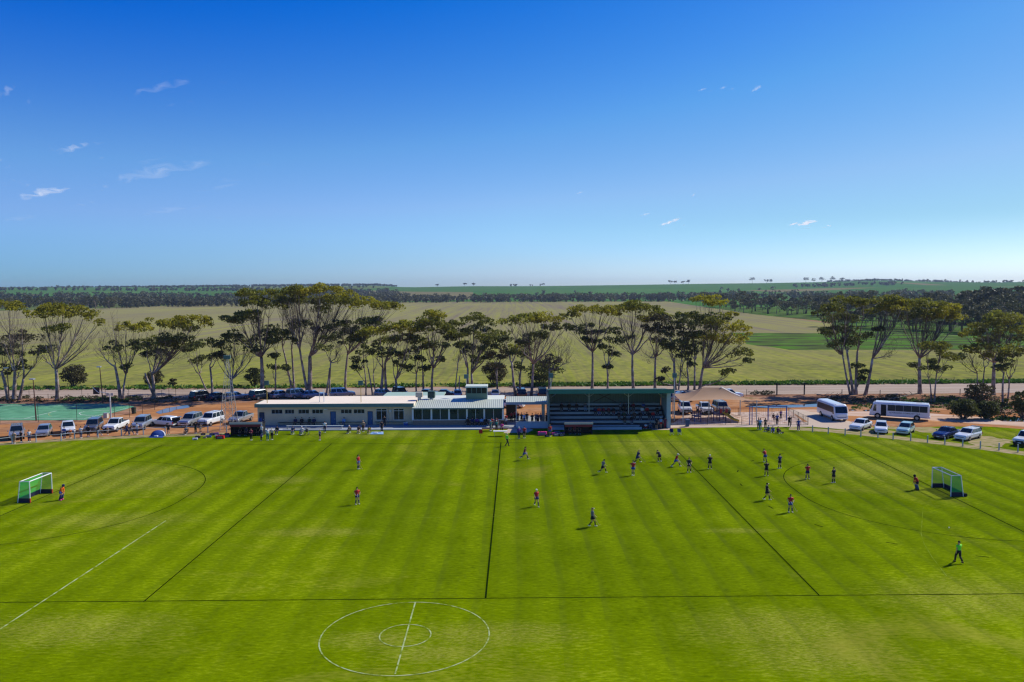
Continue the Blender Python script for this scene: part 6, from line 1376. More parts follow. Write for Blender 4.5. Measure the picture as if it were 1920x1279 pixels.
pl(1462, 879, 'stand2', 30, 'b', 'player in black standing left of the shooting circle top', 'short', 'hairdark', shirt='navy')
pl(1438, 938, 'walk', -100, 'b', 'player in black walking with stick held to the right, outside the circle', 'short', 'hairdark', st=0)
pl(1482, 961, 'stand2', 180, 'r', 'player in red shirt standing just outside the shooting circle', 'pony', 'hairbrown', st=-70)
pl(1514, 899, 'stand2', 0, 'r', 'player in red shirt inside the shooting circle', 'pony', 'hairbrown', bcol='navy')
pl(1563, 906, 'stand2', 30, 'b', 'player in black inside the shooting circle right of the red shirted one', 'short', 'hairdark')
pl(114, 938, 'crouch', -90, 'r', 'goalkeeper in bright orange shirt in front of the left goal', 'helmet', 'navy', shirt='orange', top='long', bot='shorts', bcol='blue', pads=True, sock='navy', shoe='pink')
pl(1720, 919, 'crouch', 90, 'r', 'goalkeeper in bulky red top in front of the right goal', 'helmet', 'black', shirt='red', top='long', bot='shorts', bcol='black', pads=True, sock='denim', shoe='black')
pl(1797, 1056, 'walk', 10, 'b', 'umpire in lime green shirt walking near the right edge of the pitch', 'short', 'hairdark', shirt='lime', bot='pants', shoe='black')
pl(951, 837, 'walk', -60, 'b', 'umpire in lime green shirt walking at the far end of the centre line', 'cap', 'cream', shirt='lime', bot='pants', shoe='black')
for c, ps, a, lab in ST: stick(c, ps, a, 'stick of the '+' '.join(lab.split(' with ')[0].split(' holding')[0].split()[:13]))
GS_ = 'spectators and team members round the oval'
def sp(px, py, ps, fc, sh, bo, bc, hr, hc, lab, **k): return person(px, py, ps, fc, sh, bo, bc, hr, hc, lab, k.pop('group', GS_), **k)
sp(27, 832, 'stand', 180, 'tan', 'pants', 'tan', 'short', 'hairbrown', 'person in tan standing in front of the furthest left silver wagon')
sp(40, 830, 'stand', 160, 'black', 'pants', 'black', 'short', 'hairdark', 'person in black beside the tan dressed one at the far left')
sp(55, 829, 'stand', 200, 'white', 'pants', 'navy', 'short', 'hairdark', 'person in white top and navy trousers right of the furthest left wagon')
sp(121, 823, 'fold', 180, 'blue', 'pants', 'denim', 'short', 'hairbrown', 'person in blue in front of the left white ute', top='long')
sp(132, 822, 'stand', 180, 'orange', 'shorts', 'tan', 'short', 'hairblond', 'child in orange in front of the left white ute', s=.8)
sp(152, 822, 'fold', 180, 'white', 'pants', 'denim', 'short', 'hairdark', 'person in white top between the white ute and the dark suv')
sp(166, 819, 'stand', 180, 'black', 'pants', 'black', 'short', 'hairdark', 'person in black in front of the dark grey suv, left one', top='long')
sp(186, 818, 'walk', 100, 'brown', 'pants', 'grey', 'short', 'hairbrown', 'person in brown in front of the dark grey suv, right one', top='long')
sp(202, 816, 'stand', 180, 'tan', 'shorts', 'cream', 'short', 'hairblond', 'small child in tan at the corner of the second white ute', s=.72)
sp(238, 817, 'walk', -90, 'navy', 'pants', 'navy', 'short', 'hairdark', 'person in navy walking between the second ute and the silver suv', top='long')
sp(247, 816, 'walk', 90, 'black', 'pants', 'grey', 'short', 'hairdark', 'person in black walking beside the one in navy')
sp(257, 815, 'stand', 180, 'white', 'pants', 'denim', 'long', 'hairdark', 'person in white with long dark hair in front of the silver suv')
sp(316, 815, 'stand', 200, 'black', 'shorts', 'black', 'short', 'hairdark', 'person in black with white shoes right of the dome tent', sock='skinp')
sp(367, 813, 'stand', 170, 'black', 'pants', 'dgreen', 'short', 'hairdark', 'person in black in front of the silver suv with roof rails')
sp(376, 812, 'stand', 190, 'tan', 'shorts', 'cream', 'short', 'hairbrown', 'child in tan in front of the silver suv with roof rails', s=.8)
sp(471, 826, 'fold', 180, 'maroon', 'pants', 'black', 'short', 'hairbrown', 'person with dark trousers standing in front of the left dugout', top='long')
sp(491, 819, 'stand', 150, 'white', 'pants', 'denim', 'cap', 'lblue', 'person in white with pale cap at the right end of the left dugout')
sp(490, 827, 'stand', 180, 'purple', 'pants', 'black', 'short', 'hairdark', 'child in purple in front of the white topped person', s=.62)
sp(502, 826, 'stand', 200, 'white', 'pants', 'teal', 'short', 'hairbrown', 'person in white top and teal trousers near the left dugout')
sp(510, 825, 'stand', 180, 'cream', 'pants', 'black', 'cap', 'cream', 'person in cream vest over black right of the one in teal trousers', shoe='white')
sp(600, 826, 'stand', 140, 'grey', 'shorts', 'black', 'cap', 'tan', 'child with bucket hat standing alone on the grass before the clubhouse', s=.9, sock='skinp')
sp(520, 814, 'sit', 180, 'black', 'pants', 'navy', 'short', 'hairdark', 'person in black sitting low beside the veranda step', top='long', z=.02)
sp(609, 811, 'stand', 190, 'white', 'pants', 'navy', 'short', 'hairdark', 'person in white and navy standing at the veranda edge', z=.17)
sp(716, 811, 'stand', 160, 'black', 'pants', 'black', 'short', 'hairdark', 'person in black standing beside the blue picnic rug')
sp(681, 810, 'stand', 180, 'tan', 'pants', 'brown', 'cap', 'tan', 'person in tan hat standing behind the camp chairs')
sp(721, 800, 'stand', 180, 'black', 'pants', 'black', 'short', 'hairdark', 'person in dark clothes leaning by the first large window', top='long', z=.22)
for i, (px, sh, lab) in enumerate([(555, 'navy', 'leftmost of four people in dark clothes sitting on the wall bench'), (567, 'black', 'second of four people in dark clothes sitting on the wall bench'), (581, 'dgreen', 'third of four people in dark clothes sitting on the wall bench'), (590, 'navy', 'rightmost of four people in dark clothes sitting on the wall bench'), (646, 'lblue', 'person in light blue sitting alone on the bench between the blue doors')]):
    sp(0, 0, 'sit', 180, sh, 'pants', 'black' if i < 4 else 'denim', 'short', 'hairdark', lab, top='long', loc=(BX(px), YA-.35, .18), group='people on the clubhouse benches')
for i, (px, sh) in enumerate([(877, 'black'), (886, 'navy'), (894.5, 'purple'), (903, 'lblue'), (911, 'black')]):
    sp(0, 0, 'sit', 180, sh, 'pants', 'black', 'short', 'hairdark', ['leftmost of five people sitting under the lounge windows, in black', 'second of five people under the lounge windows, in navy', 'middle of five people under the lounge windows, in purple', 'fourth of five people under the lounge windows, in light blue', 'rightmost of five people under the lounge windows, in black'][i], top='long', loc=(BX(px, YB), YB-.4, .18), group='people under the lounge windows')
bench('low dark bench under the lounge windows with five people on it', BX(872, YB), BX(916, YB), YB-.4, .42)
sp(922, 804, 'fold', 180, 'red', 'pants', 'black', 'short', 'hairdark', 'person in red standing behind the two teal clad people', z=.22); sp(931, 803, 'stand', 180, 'maroon', 'pants', 'black', 'short', 'hairdark', 'person in dark red standing at the lounge right end', z=.22)
sp(920, 808.5, 'stand', 140, 'teal', 'pants', 'grey', 'cap', 'lblue', 'person in teal and pale cap near the white table', s=.95); sp(931, 808.5, 'stand', 200, 'teal', 'pants', 'black', 'cap', 'white', 'person in teal with white cap near the white table', s=.95)
sp(941, 808, 'sit', 180, 'pink', 'pants', 'black', 'short', 'hairbrown', 'person in pink sitting at the white table')
sp(973, 823, 'stand', 200, 'purple', 'pants', 'navy', 'cap', 'white', 'person in purple with white cap near the sideline right of the umpire', top='long')
sp(983, 822, 'stand', 170, 'red', 'shorts', 'black', 'short', 'hairbrown', 'person in red shirt standing right of the one in purple', sock='navy')
sp(1031, 819, 'stand', 180, 'red', 'skirt', 'blue', 'short', 'hairblond', 'player in red shirt and blue skirt beside the pink bag', sock='navy')
BWG = 'people in and around the breezeway'
for (px, py, ps, fc, sh, bo, bc, hr, hc, lab, s_) in [
    (949, 797, 'fold', 150, 'red', 'shorts', 'white', 'short', 'hairdark', 'person in red shirt and white shorts at the breezeway left end', 1), (959, 792, 'stand', 180, 'red', 'pants', 'black', 'short', 'hairdark', 'person in red shirt on the pale path, left of three', 1),
    (966, 790, 'stand', 180, 'red', 'pants', 'black', 'short', 'hairdark', 'person in red shirt on the pale path, middle of three', 1), (971, 792, 'stand', 140, 'maroon', 'pants', 'grey', 'short', 'hairbrown', 'person in dark red on the pale path, right of three', 1),
    (978, 794, 'stand', 0, 'black', 'pants', 'black', 'short', 'hairdark', 'person in black with back turned, left in the breezeway', 1), (983, 796, 'stand', 10, 'lblue', 'pants', 'denim', 'cap', 'grey', 'person in light blue shirt and grey cap in the breezeway', 1.03),
    (988, 793, 'stand', -10, 'black', 'pants', 'grey', 'short', 'hairbrown', 'person in black and grey right of the light blue shirt', 1), (998, 796, 'fold', 20, 'black', 'pants', 'black', 'short', 'hairdark', 'person in black standing alone in the middle of the breezeway', 1.03),
    (1005, 794, 'stand', 0, 'grey', 'pants', 'denim', 'short', 'hairbrown', 'person in grey in the right group of the breezeway', 1), (1009, 796, 'stand', 30, 'navy', 'pants', 'black', 'short', 'hairdark', 'person in navy in the right group of the breezeway', 1.02),
    (1014, 794, 'stand', -30, 'denim', 'pants', 'grey', 'short', 'hairblond', 'fair haired person in denim in the right group of the breezeway', .97), (1024, 796, 'stand', 60, 'black', 'pants', 'black', 'short', 'hairdark', 'person in black by the brick pier', 1.03)]:
    sp(px, py, ps, fc, sh, bo, bc, hr, hc, lab, s=s_, z=.12, group=BWG)
# grandstand audience: tier k has its bench at z .12+.52k+.42
def gsit(px, k, sh, bc, lab, hr='short', hc='hairdark', ps='sit', s=1.0, top='long'):
    y = YG+1.0*k+.72; sp(0, 0, ps, 180, sh, 'pants', bc, hr, hc, lab, top=top, loc=(PY(px, 780, y).x, y-.05, .12+.52*k), s=s, group='people sitting in the grandstand')
for a in [(1053, 4, 'black', 'black', 'leftmost person in black high in the grandstand'), (1067, 4, 'black', 'black', 'second person in black high in the grandstand left'), (1081, 4, 'black', 'navy', 'third person in black high in the grandstand left'), (1097, 4, 'grey', 'lblue', 'person in grey with pale trousers high in the grandstand'),
          (1116, 3, 'navy', 'black', 'person in navy left of the red topped one, middle tier'), (1123, 3, 'red', 'blue', 'person in red left of the centre post, middle tier'), (1131, 3, 'maroon', 'black', 'person in dark red right of the red topped one, middle tier'), (1141, 3, 'maroon', 'black', 'person in dark red in the middle of the grandstand'), (1150, 3, 'black', 'maroon', 'person in black and dark red trousers in the middle tier'),
          (1163, 4, 'grey', 'black', 'person in grey high behind the centre right post'), (1170, 4, 'black', 'black', 'left of three people in black high right of centre'), (1178, 4, 'black', 'black', 'middle of three people in black high right of centre'), (1187, 4, 'maroon', 'black', 'person in dark red high right of centre'),
          (1169, 3, 'black', 'grey', 'person in black one tier below the high group'), (1178, 3, 'navy', 'black', 'person in navy one tier below the high group'), (1160, 2, 'black', 'black', 'person in black low right of centre in the grandstand'), (1170, 2, 'dgreen', 'black', 'person in dark green low right of centre'), (1171, 1, 'black', 'black', 'person in black on the second lowest tier'), (1184, 1, 'black', 'navy', 'person in black and navy on the second lowest tier'),
          (1206, 4, 'blue', 'navy', 'person in bright blue alone high at the right'), (1189, 2, 'brown', 'black', 'person in brown low in the right half'), (1204, 3, 'white', 'denim', 'person in white in the right part, middle tier'), (1213, 3, 'red', 'black', 'person in red in the right part, middle tier'), (1217, 2, 'black', 'black', 'person in black in front of the red topped one at the right'), (1200, 2, 'black', 'navy', 'person in black in front of the white topped one at the right'), (1232, 3, 'black', 'black', 'rightmost person in black, middle tier'), (1224, 2, 'red', 'navy', 'rightmost person in red sitting low by the end pillar')]:
    gsit(*a)
sp(1211, 803, 'floor', 160, 'white', 'pants', 'red', 'short', 'hairbrown', 'child in white sitting on the pale concrete by the grandstand', z=.06, s=.9); sp(1219, 802, 'floor', 180, 'grey', 'pants', 'denim', 'short', 'hairdark', 'person in grey sitting on the pale concrete by the grandstand', z=.06)
sp(1231, 806, 'stand', 150, 'black', 'shorts', 'black', 'short', 'hairdark', 'person in black at the grandstand right corner', sock='skinp'); sp(1239, 804, 'stand', 180, 'lblue', 'shorts', 'red', 'cap', 'white', 'person in light blue top and red shorts at the grandstand right corner', sock='skinp'); sp(1247, 804, 'stand', 190, 'maroon', 'pants', 'maroon', 'short', 'hairdark', 'person all in dark red at the grandstand end pillar')
dx = G(1085, 815.5)
for i, px in enumerate((1069, 1078, 1087)): sp(0, 0, 'sit', 180, ['navy', 'maroon', 'black'][i], 'shorts', 'black', 'short', 'hairdark', ['left of three players sitting inside the right dugout', 'middle of three players sitting inside the right dugout', 'right of three players sitting inside the right dugout'][i], loc=(G(px, 815).x, dx.y+1.05, -.02), group='players inside the dugouts')
dl_ = G(460, 818)
for i, px in enumerate((446, 458, 480)): sp(0, 0, 'sit', 180, ['black', 'navy', 'black'][i], 'shorts', 'black', 'short', 'hairbrown', ['left of three players sitting inside the left dugout', 'middle of three players sitting inside the left dugout', 'right of three players sitting inside the left dugout'][i], loc=(G(px, 818).x, dl_.y+1.05, -.02), group='players inside the dugouts')
RG_ = 'people by the playground'
for a in [(1422, 806, 'stand', 150, 'tan', 'pants', 'black', 'long', 'hairdark', 'person in tan leftmost of the group by the playground', 1), (1425.5, 806.5, 'stand', 180, 'lblue', 'pants', 'teal', 'long', 'hairbrown', 'person in light blue beside the one in tan', 1.02), (1435, 804.5, 'fold', 170, 'brown', 'pants', 'black', 'long', 'hairbrown', 'person in brown standing behind the sitting group', .95),
          (1457, 797.5, 'stand', 180, 'blue', 'pants', 'black', 'short', 'hairdark', 'person in bright blue top standing behind the sitting group', 1.05), (1480, 801.5, 'walk', 170, 'black', 'pants', 'black', 'cap', 'white', 'person in black with white cap by the playground gate', 1.06), (1497, 808, 'stand', 170, 'blue', 'pants', 'purple', 'short', 'hairdark', 'person in blue and purple rightmost of the playground group', 1.05),
          (1464, 786, 'stand', 0, 'purple', 'pants', 'black', 'long', 'hairblond', 'child in purple beside the swing', .85)]:
    sp(*a[:10], s=a[10], group=RG_)
sp(0, 0, 'sit', 180, 'brown', 'pants', 'maroon', 'short', 'hairdark', 'child in brown sitting on the left swing', loc=(PY(1450, 780, G(1440, 789).y).x, G(1440, 789).y-.02, .12), s=.85, group=RG_)
for a in [(1441, 809, 'floor', 120, 'teal', 'pants', 'navy', 'short', 'hairdark', 'person in teal sitting on the grass, left of three'), (1449, 810, 'floor', 160, 'grey', 'pants', 'blue', 'short', 'hairblond', 'fair haired person in grey sitting on the grass, middle of three'), (1458.5, 811.5, 'floor', 190, 'maroon', 'pants', 'black', 'long', 'hairbrown', 'person in dark red sitting on the grass, right of three')]: sp(*a, group=RG_)
sp(1352, 779, 'stand', 180, 'pink', 'shorts', 'white', 'short', 'hairblond', 'small child in pink at the play frame', s=.6, group=RG_, sock='skinp')
sp(1651, 781, 'stand', 150, 'grey', 'pants', 'black', 'short', 'hairdark', 'person in grey beside the open bus door', group='people near the buses') if False else None

# ================================================================ SMALL THINGS
def camp_chair(px, py, col, label, rz=180, s=1.0):
    g = G(px, py); r = empty('camp_chair', (g.x, g.y, .03), label, 'camp chair', 'folding camp chairs', R(rz), s*.88)
    MB().quad((-.26, .22, .44), (.26, .22, .44), (.24, -.2, .38), (-.24, -.2, .38)).quad((-.24, -.2, .36), (.24, -.2, .36), (.26, .22, .42), (-.26, .22, .42)).obj('seat', cloth(col), r)
    MB().loft([[(-.27, -.2, .38), (.27, -.2, .38), (.29, -.34, .95), (-.29, -.34, .95)], [(-.27, -.23, .38), (.27, -.23, .38), (.29, -.37, .95), (-.29, -.37, .95)]]).obj('backrest', cloth(col), r)
    for sx in (-1, 1):
        for sy in (-1, 1): MB().tube([(sx*.29, sy*.25, 0), (-sx*.1, sy*.22, .42)], .014, 5).obj('leg', M_STEEL, r)
        MB().box(sx*.30-.03, sx*.30+.03, -.22, .24, .60, .63).obj('armrest', cloth('black'), r)
        MB().tube([(sx*.29, .24, 0), (sx*.30, .24, .61)], .014, 5).obj('leg', M_STEEL, r)
for a in [(1259.5, 815.5, 'navy', 'empty dark camp chair on the grass right of the grandstand, left of the pair'), (1274, 815.5, 'denim', 'empty blue camp chair on the grass right of the grandstand, right of the pair'), (549, 814, 'black', 'black camp chair with raised hood left of the pram'), (566, 815, 'white', 'camp chair with a person in white beside the pram'),
          (655, 812.5, 'black', 'camp chair at the left end of the picnic group'), (673, 813, 'grey', 'camp chair in the middle of the picnic group'), (349, 815, 'black', 'black camp chair in front of the silver suv with roof rails'), (692, 813.5, 'black', 'camp chair under the person in yellow')]: camp_chair(*a)
sp(549.5, 814, 'sit', 180, 'denim', 'pants', 'denim', 'short', 'hairdark', 'person in denim in the black camp chair left of the pram', z=0, s=.93); sp(566.5, 815, 'sit', 160, 'white', 'pants', 'denim', 'cap', 'white', 'person in white with pale hat sitting beside the pram', s=.93)
sp(655.5, 812.5, 'sit', 150, 'tan', 'pants', 'black', 'cap', 'white', 'person with white cap in the camp chair at the left of the picnic group', s=.93); sp(673, 813, 'sit', 180, 'brown', 'pants', 'tan', 'short', 'hairbrown', 'person in brown in the middle camp chair of the picnic group', s=.93)
sp(692.5, 813.5, 'sit', 170, 'yellow', 'shorts', 'maroon', 'short', 'hairbrown', 'child in yellow and red sitting left of the picnic rug', s=.85); sp(349, 815, 'sit', 180, 'grey', 'pants', 'black', 'short', 'hairbrown', 'person in grey in the black camp chair by the silver suv', s=.93)
def pram(px, py, label):
    g = G(px, py); r = empty('pram', (g.x, g.y, .03), label, 'pram', 'prams'); MB().ell((0, 0, .62), .22, .34, .2, 8, 4, -1).obj('carrycot', cloth('black'), r, smooth=True); MB().ell((0, .12, .78), .24, .22, .22, 8, 4, 0).obj('hood', cloth('grey'), r, smooth=True)
    for sx in (-.24, .24):
        for sy in (-.3, .3): MB().tube([(sx-.015, sy, .13), (sx+.015, sy, .13)], .13, 10).obj('wheel', M_TYRE, r)
        MB().tube([(sx, -.3, .13), (sx, .25, .6), (sx, .55, 1.0)], .014, 5).obj('frame', M_STEEL, r)
    MB().tube([(-.24, .55, 1.0), (.24, .55, 1.0)], .018, 5).obj('handle', M_TRIM, r)
pram(575.5, 816, 'dark pram on the grass beside the white topped person'); pram(391, 811.5, 'dark pram in front of the white four wheel drive') if False else None
# pop-up tent
def tent():
    g = G(293, 819.5); r = empty('dome_tent', (g.x, g.y+.6, .03), 'blue and white pop up dome tent at the oval edge left of the bags', 'tent', None, R(-150), .75); V = []; n = 16
    for k, (c, nm, a0, a1) in enumerate((('blue', 'panel', 0, .33), ('white', 'panel', .33, .5), ('blue', 'panel', .5, .83), ('navy', 'panel', .83, 1.0))):
        m = MB(); i0 = 0; N = 5
        for j in range(6):
            t = j/5*math.pi/2; rr_ = math.cos(t)**.8 if t < 1.57 else .0; z = 1.15*math.sin(t)
            for q in range(N): a = 2*math.pi*(a0+(a1-a0)*q/(N-1))+.5; m.v.append((1.35*rr_*math.cos(a), .8*rr_*math.sin(a), z))
        for j in range(5):
            for q in range(N-1): b = j*N+q; m.f.append((b, b+1, b+N+1, b+N))
        m.obj(nm, cloth(c), r, smooth=True)
tent()
def bag(px, py, col, label, s=1.0, rz=0, z=0.0):
    g = G(px, py, z); r = empty('sports_bag', (g.x, g.y, g.z+.02), label, 'bag', 'bags and gear dropped by the sideline', R(rz), s)
    MB().loft([[(x, y*w_, z_) for y, z_ in ((-.14, .02), (-.16, .14), (-.1, .27), (.1, .27), (.16, .14), (.14, .02))] for x, w_ in ((-.34, .7), (-.28, 1), (.28, 1), (.34, .7))]).obj('bag', cloth(col), r)
    MB().tube([(-.15, 0, .27), (-.1, 0, .38), (.1, 0, .38), (.15, 0, .27)], .016, 5).obj('strap', cloth('black'), r); MB().box(-.2, .2, -.175, -.158, .06, .2).obj('pocket', cloth('grey'), r)
for a in [(366, 825, 'white', 'white bag lowest left of the gear pile beside the left dugout', 1.0, 20), (371, 821.5, 'black', 'black bag above the white one in the gear pile', 1.1, -20), (384, 822, 'tan', 'small tan bag in the gear pile', .7, 0), (391, 820.5, 'blue', 'bright blue bag in the gear pile', 1.1, 10), (398, 816.5, 'navy', 'navy bag at the back of the gear pile', 1.1, 0), (405, 815.5, 'purple', 'purple bag in the gear pile', 1.1, 30), (408, 819, 'white', 'white and grey bag beside the purple one', .9, 0), (413, 823, 'red', 'large red bag in front of the gear pile', 1.7, 0), (415, 817.5, 'yellow', 'yellow bag behind the red one', .8, 0), (425, 820, 'navy', 'dark blue bag right of the red one', 1.5, 15), (381, 816, 'black', 'small black bag at the back left of the gear pile', .9, 0), (426, 815, 'maroon', 'dull red bag touching the left dugout', .9, 0),
          (1017, 816.5, 'pink', 'bright pink bag left of the player in blue skirt', 1.9, 0), (1026, 819, 'black', 'black bag at the feet of the player in blue skirt', 1.0, 0), (1040, 815.5, 'pink', 'pink bag in the pile beside the right dugout', 1.2, 0), (1044, 818, 'grey', 'grey bag in the pile beside the right dugout', 1.2, 20), (1049, 816, 'white', 'white bag in the pile beside the right dugout', 1.0, 0), (1053, 818, 'black', 'black bag in the pile beside the right dugout', 1.3, 0), (1044, 813, 'teal', 'teal bag at the back of the pile beside the right dugout', 1.3, 0), (1055, 814.5, 'purple', 'purple bag in the pile beside the right dugout', 1.0, 0), (1467, 812.5, 'black', 'small black bag on the grass right of the sitting group', .6, 0)]: bag(*a[:4], s=a[4], rz=a[5])
def rug(px0, px1, py, col, label):
    a = G(px0, py+2); b = G(px1, py+2); c = G(px1, py-2.4); d = G(px0+3, py-2.4); r = empty('picnic_rug', (a.x, a.y, .03), label, 'rug'); m = MB(a); m.loft([[p+V3((0, 0, .02)) for p in (a, b, c, d)], [p+V3((0, 0, .045)) for p in (a, b, c, d)]]); o = m.obj('cloth', cloth(col), r); o.location.z -= .0
    MB(a).box(a.x+.5, a.x+1.0, a.y+.5, a.y+.8, .05, .2).obj('cushion', cloth('white'), r)
rug(694, 719, 813, 'lblue', 'pale blue and white picnic rug on the grass before the clubhouse'); rug(279, 306, 819.3, 'blue', 'blue mat under the dome tent')
def table():
    g = G(938, 818); r = empty('officials_table', (g.x, g.y, .03), 'long white topped table on the sideline left of the umpire', 'table'); MB().box(-1.0, 1.0, -.38, .38, .70, .74).obj('tabletop', M_WHITE, r)
    for sx in (-.8, .8):
        for sy in (-.3, .3): MB().tube([(sx, sy, 0), (sx, sy, .7)], .02, 5).obj('leg', M_STEEL, r)
table()
def sign():
    g = G(901.5, 821.5); r = empty('sideline_marker', (g.x, g.y, .03), 'square bright red marker panel on a thin dark post', 'marker sign'); MB().tube([(0, 0, 0), (0, 0, .75)], .018, 5).obj('post', M_TRIM, r); MB().box(-.25, .25, -.02, .02, .62, 1.15).obj('panel', cloth('red'), r)
sign()
def cooler_box():
    g = Vector((BX(762), YA-.8, .22)); r = empty('cool_box', g, 'blue and white cool box on the veranda under the second large window', 'cool box'); MB().box(-.28, .28, -.2, .2, 0, .34).obj('box', cloth('blue'), r); MB().box(-.3, .3, -.22, .22, .343, .42).obj('lid', M_WHITE, r)
cooler_box()
g = G(1779.5, 991); r = empty('hockey_ball', (g.x, g.y, .09), 'small white ball on the grass inside the right shooting circle', 'ball'); MB().ell((0, 0, 0), .055, .055, .055, 10, 6).obj('ball', M_WHITE, r, smooth=True)
# stacked light-blue banner behind the left dugout end
g = G(489, 813); r = empty('banner', (g.x, g.y, 0), 'bright blue upright banner at the right end of the left dugout', 'banner'); MB().box(-.2, .2, -.02, .02, .9, 2.3).obj('cloth', cloth('blue'), r); MB().tube([(-.2, 0, 0), (-.2, 0, 2.35)], .02, 5).obj('pole', M_STEEL, r)
# fallen branches and logs by the track
def log(px, py, dx_, dy_, rr, label):
    a = G(px, py); b = G(px+dx_, py+dy_); rnd_ = random.Random(int(px)); r = empty('fallen_branch', a, label, 'fallen branch', 'fallen branches by the dirt track'); n = 6; P = [a.lerp(b, k/n)+V3((0, rnd_.uniform(-.3, .3), rr*.8+rnd_.uniform(0, .15))) for k in range(n+1)]
    MB(a).tube(P, [rr*(1-.6*k/n) for k in range(n+1)], 6).obj('limb', BARK_D, r)
    for k in (2, 3, 4, 5): q = P[k]+V3((rnd_.uniform(-1.5, 1.5), rnd_.uniform(-.8, .8), rnd_.uniform(.3, .9))); MB(a).tube([P[k], q], [rr*.35, rr*.12], 4).obj('twig', BARK_D, r)
log(1665, 752, 55, -12, .22, 'long curved fallen branch lying left of the thick trunked gum'); log(1552, 749, 20, -4, .25, 'short thick fallen log left of the four stemmed gum'); log(1560, 745, 45, 6, .18, 'fallen branch under the four stemmed gum'); log(1530, 741, 26, 5, .14, 'thin fallen branch right of the mesh gate'); log(1690, 757, -26, 3, .12, 'twiggy branch in front of the long curved one')
def tufts(label, pix_, seed, leaf, n, sz, hh):
    rng = np.random.default_rng(seed); C = []
    for (a, b, c, d) in pix_:
        for k in range(int(n*(b-a)/120)+1):
            cx_, cy_ = rng.uniform(a, b), rng.uniform(c, d); m_ = int(rng.integers(1, 9))
            for _ in range(m_): p = G(cx_+rng.normal()*3, cy_+rng.normal()*.6, 0); C.append((p.x, p.y, hh*.5*rng.uniform(.4, 1.2)))
    V, Q = leaf_arrays(rng, np.array(C), np.tile([[.35, .3, hh]], (len(C), 1)), 5, sz, .8); V[:, 2] = np.maximum(V[:, 2], .02)
    tag(link('scrub_tufts', np_mesh('scrub_tufts', V, Q), leaf), label, 'ground cover', kind='stuff')
tufts('low dry scrub and litter under the gum trees', [(1405, 1450, 735, 741), (1540, 1700, 744, 756), (1640, 1900, 742, 768), (1860, 1920, 760, 785), (0, 340, 744, 755)], 8, LEAF_B, 55, .28, .22)
tufts('green weeds on the verge under the gum trees', [(1690, 1800, 746, 756), (1600, 1660, 757, 768), (1860, 1910, 783, 788), (120, 260, 746, 752), (1700, 1900, 752, 775)], 9, M_WEED, 60, .25, .16)

# ================================================================ CLOUDS
t = NT('cloud_wisp', 1, 0)
gc = t.tc.outputs['Generated']
mp = t.n.nodes.new('ShaderNodeMapping'); mp.inputs['Location'].default_value = (-.5, -.5, 0); t.L(gc, mp.inputs['Vector'])
ln_ = t.n.nodes.new('ShaderNodeVectorMath'); ln_.operation = 'LENGTH'; t.L(mp.outputs[0], ln_.inputs[0])
fall = t.ramp(ln_.outputs['Value'], [(.0, (1, 1, 1)), (.48, (0, 0, 0))])
oi = t.n.nodes.new('ShaderNodeObjectInfo')
cmb = t.n.nodes.new('ShaderNodeCombineXYZ'); t.L(t.math('MULTIPLY', oi.outputs['Random'], 50), cmb.inputs[0]); va = t.n.nodes.new('ShaderNodeVectorMath'); va.operation = 'ADD'; t.L(gc, va.inputs[0]); t.L(cmb.outputs[0], va.inputs[1])
nn = t.n.nodes.new('ShaderNodeTexNoise'); nn.inputs['Scale'].default_value = 3.2; nn.inputs['Detail'].default_value = 6; nn.inputs['Distortion'].default_value = .8; t.L(va.outputs[0], nn.inputs['Vector'])
al = t.math('MULTIPLY', t.ramp(t.math('ADD', t.math('MULTIPLY', nn.outputs['Fac'], .9), t.math('MULTIPLY', fall, .8)), [(.58, (0, 0, 0)), (1.08, (1, 1, 1))]), .9)
sp = t.n.nodes.new('ShaderNodeSeparateColor'); t.L(oi.outputs['Color'], sp.inputs[0])
al = t.math('MULTIPLY', al, sp.outputs[0])
t.b.inputs['Base Color'].default_value = (.9, .9, .9, 1)
tr = t.n.nodes.new('ShaderNodeBsdfTranslucent'); tr.inputs[0].default_value = (.95, .95, .95, 1)
ms = t.n.nodes.new('ShaderNodeMixShader'); ms.inputs[0].default_value = .75; t.L(t.b.outputs[0], ms.inputs[1]); t.L(tr.outputs[0], ms.inputs[2])
tp = t.n.nodes.new('ShaderNodeBsdfTransparent'); m2 = t.n.nodes.new('ShaderNodeMixShader')
t.L(al, m2.inputs[0]); t.L(tp.outputs[0], m2.inputs[1]); t.L(ms.outputs[0], m2.inputs[2]); t.L(m2.outputs[0], t.n.nodes['Material Output'].inputs[0])
M_CLOUD = t.m
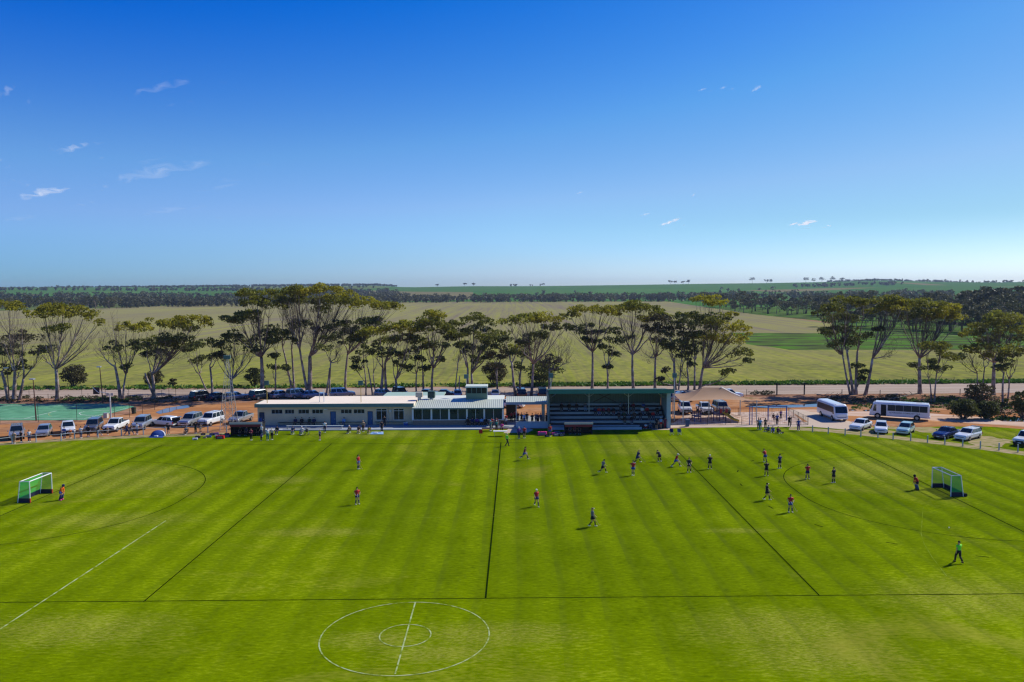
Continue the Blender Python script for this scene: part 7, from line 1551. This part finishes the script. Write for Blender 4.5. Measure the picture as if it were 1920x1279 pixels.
def cloud(px, py, wpx, hpx, alt, op, tilt=0.0):
    """a thin sheet of cloud lying at altitude alt"""
    a = G(px, py+hpx/2, alt); b = G(px, py-hpx/2, alt); c = G(px, py, alt)
    W = wpx/F*(c.y-CY); Lh = (b-a).length
    me = bpy.data.meshes.new('cloud'); n = 6; V = []; Fc = []
    for j in range(n+1):
        for i in range(n+1): V.append((W*(i/n-.5), Lh*(j/n-.5), math.sin(i*1.3+j)*.01*W))
    for j in range(n):
        for i in range(n): k = j*(n+1)+i; Fc.append((k, k+1, k+n+2, k+n+1))
    me.from_pydata(V, [], Fc); o = link('cloud', me, M_CLOUD, None, c); o.rotation_euler = (0, 0, -math.atan2(c.x-CX, c.y-CY)+tilt); o.color = (op, op, op, 1)
    tag(o, None, None, None, 'stuff'); return o
for i, (px, py, w, h, alt, op, tl) in enumerate([(112, 368, 130, 22, 1800, 1.3, 0), (28, 178, 50, 30, 1800, .45, 0), (318, 174, 110, 36, 1800, .4, .9), (155, 284, 80, 22, 1800, .7, .2), (345, 332, 210, 40, 1800, .7, .5), (355, 398, 160, 20, 1800, .2, .5),
        (1528, 420, 62, 16, 1500, 2.2, 0), (1495, 421, 30, 10, 1500, 1.8, 0), (1264, 419, 44, 16, 1500, 1.8, .1), (1217, 403, 34, 8, 1500, .9, 0), (1092, 362, 20, 6, 1500, .7, 0), (1322, 169, 26, 8, 1500, .5, 0), (1362, 165, 24, 12, 1500, .45, 0), (1425, 168, 30, 16, 1500, .5, 0), (1303, 367, 12, 10, 1500, .5, 0), (60, 413, 90, 14, 1800, .2, 0), (2, 306, 30, 12, 1800, .5, 0)]):
    cloud(px, py, w*1.35, h*(2.0 if alt > 1700 else 1.25), alt, op*(.5 if alt > 1700 else 1.0), tl*.25)

# ================================================================ HAZE
def haze():
    m = bpy.data.materials.new('haze_air'); m.use_nodes = True; n = m.node_tree
    n.nodes.remove(n.nodes['Principled BSDF'])
    v = n.nodes.new('ShaderNodeVolumePrincipled'); v.inputs['Color'].default_value = (.56, .70, .95, 1); v.inputs['Density'].default_value = HAZE
    v.inputs['Anisotropy'].default_value = 0.2
    n.links.new(v.outputs[0], n.nodes['Material Output'].inputs['Volume'])
    o = MB().box(-6000, 6000, -300, 6000, -30, 75).obj('haze', m); tag(o, kind='stuff')
HAZE = 0.00008
haze()
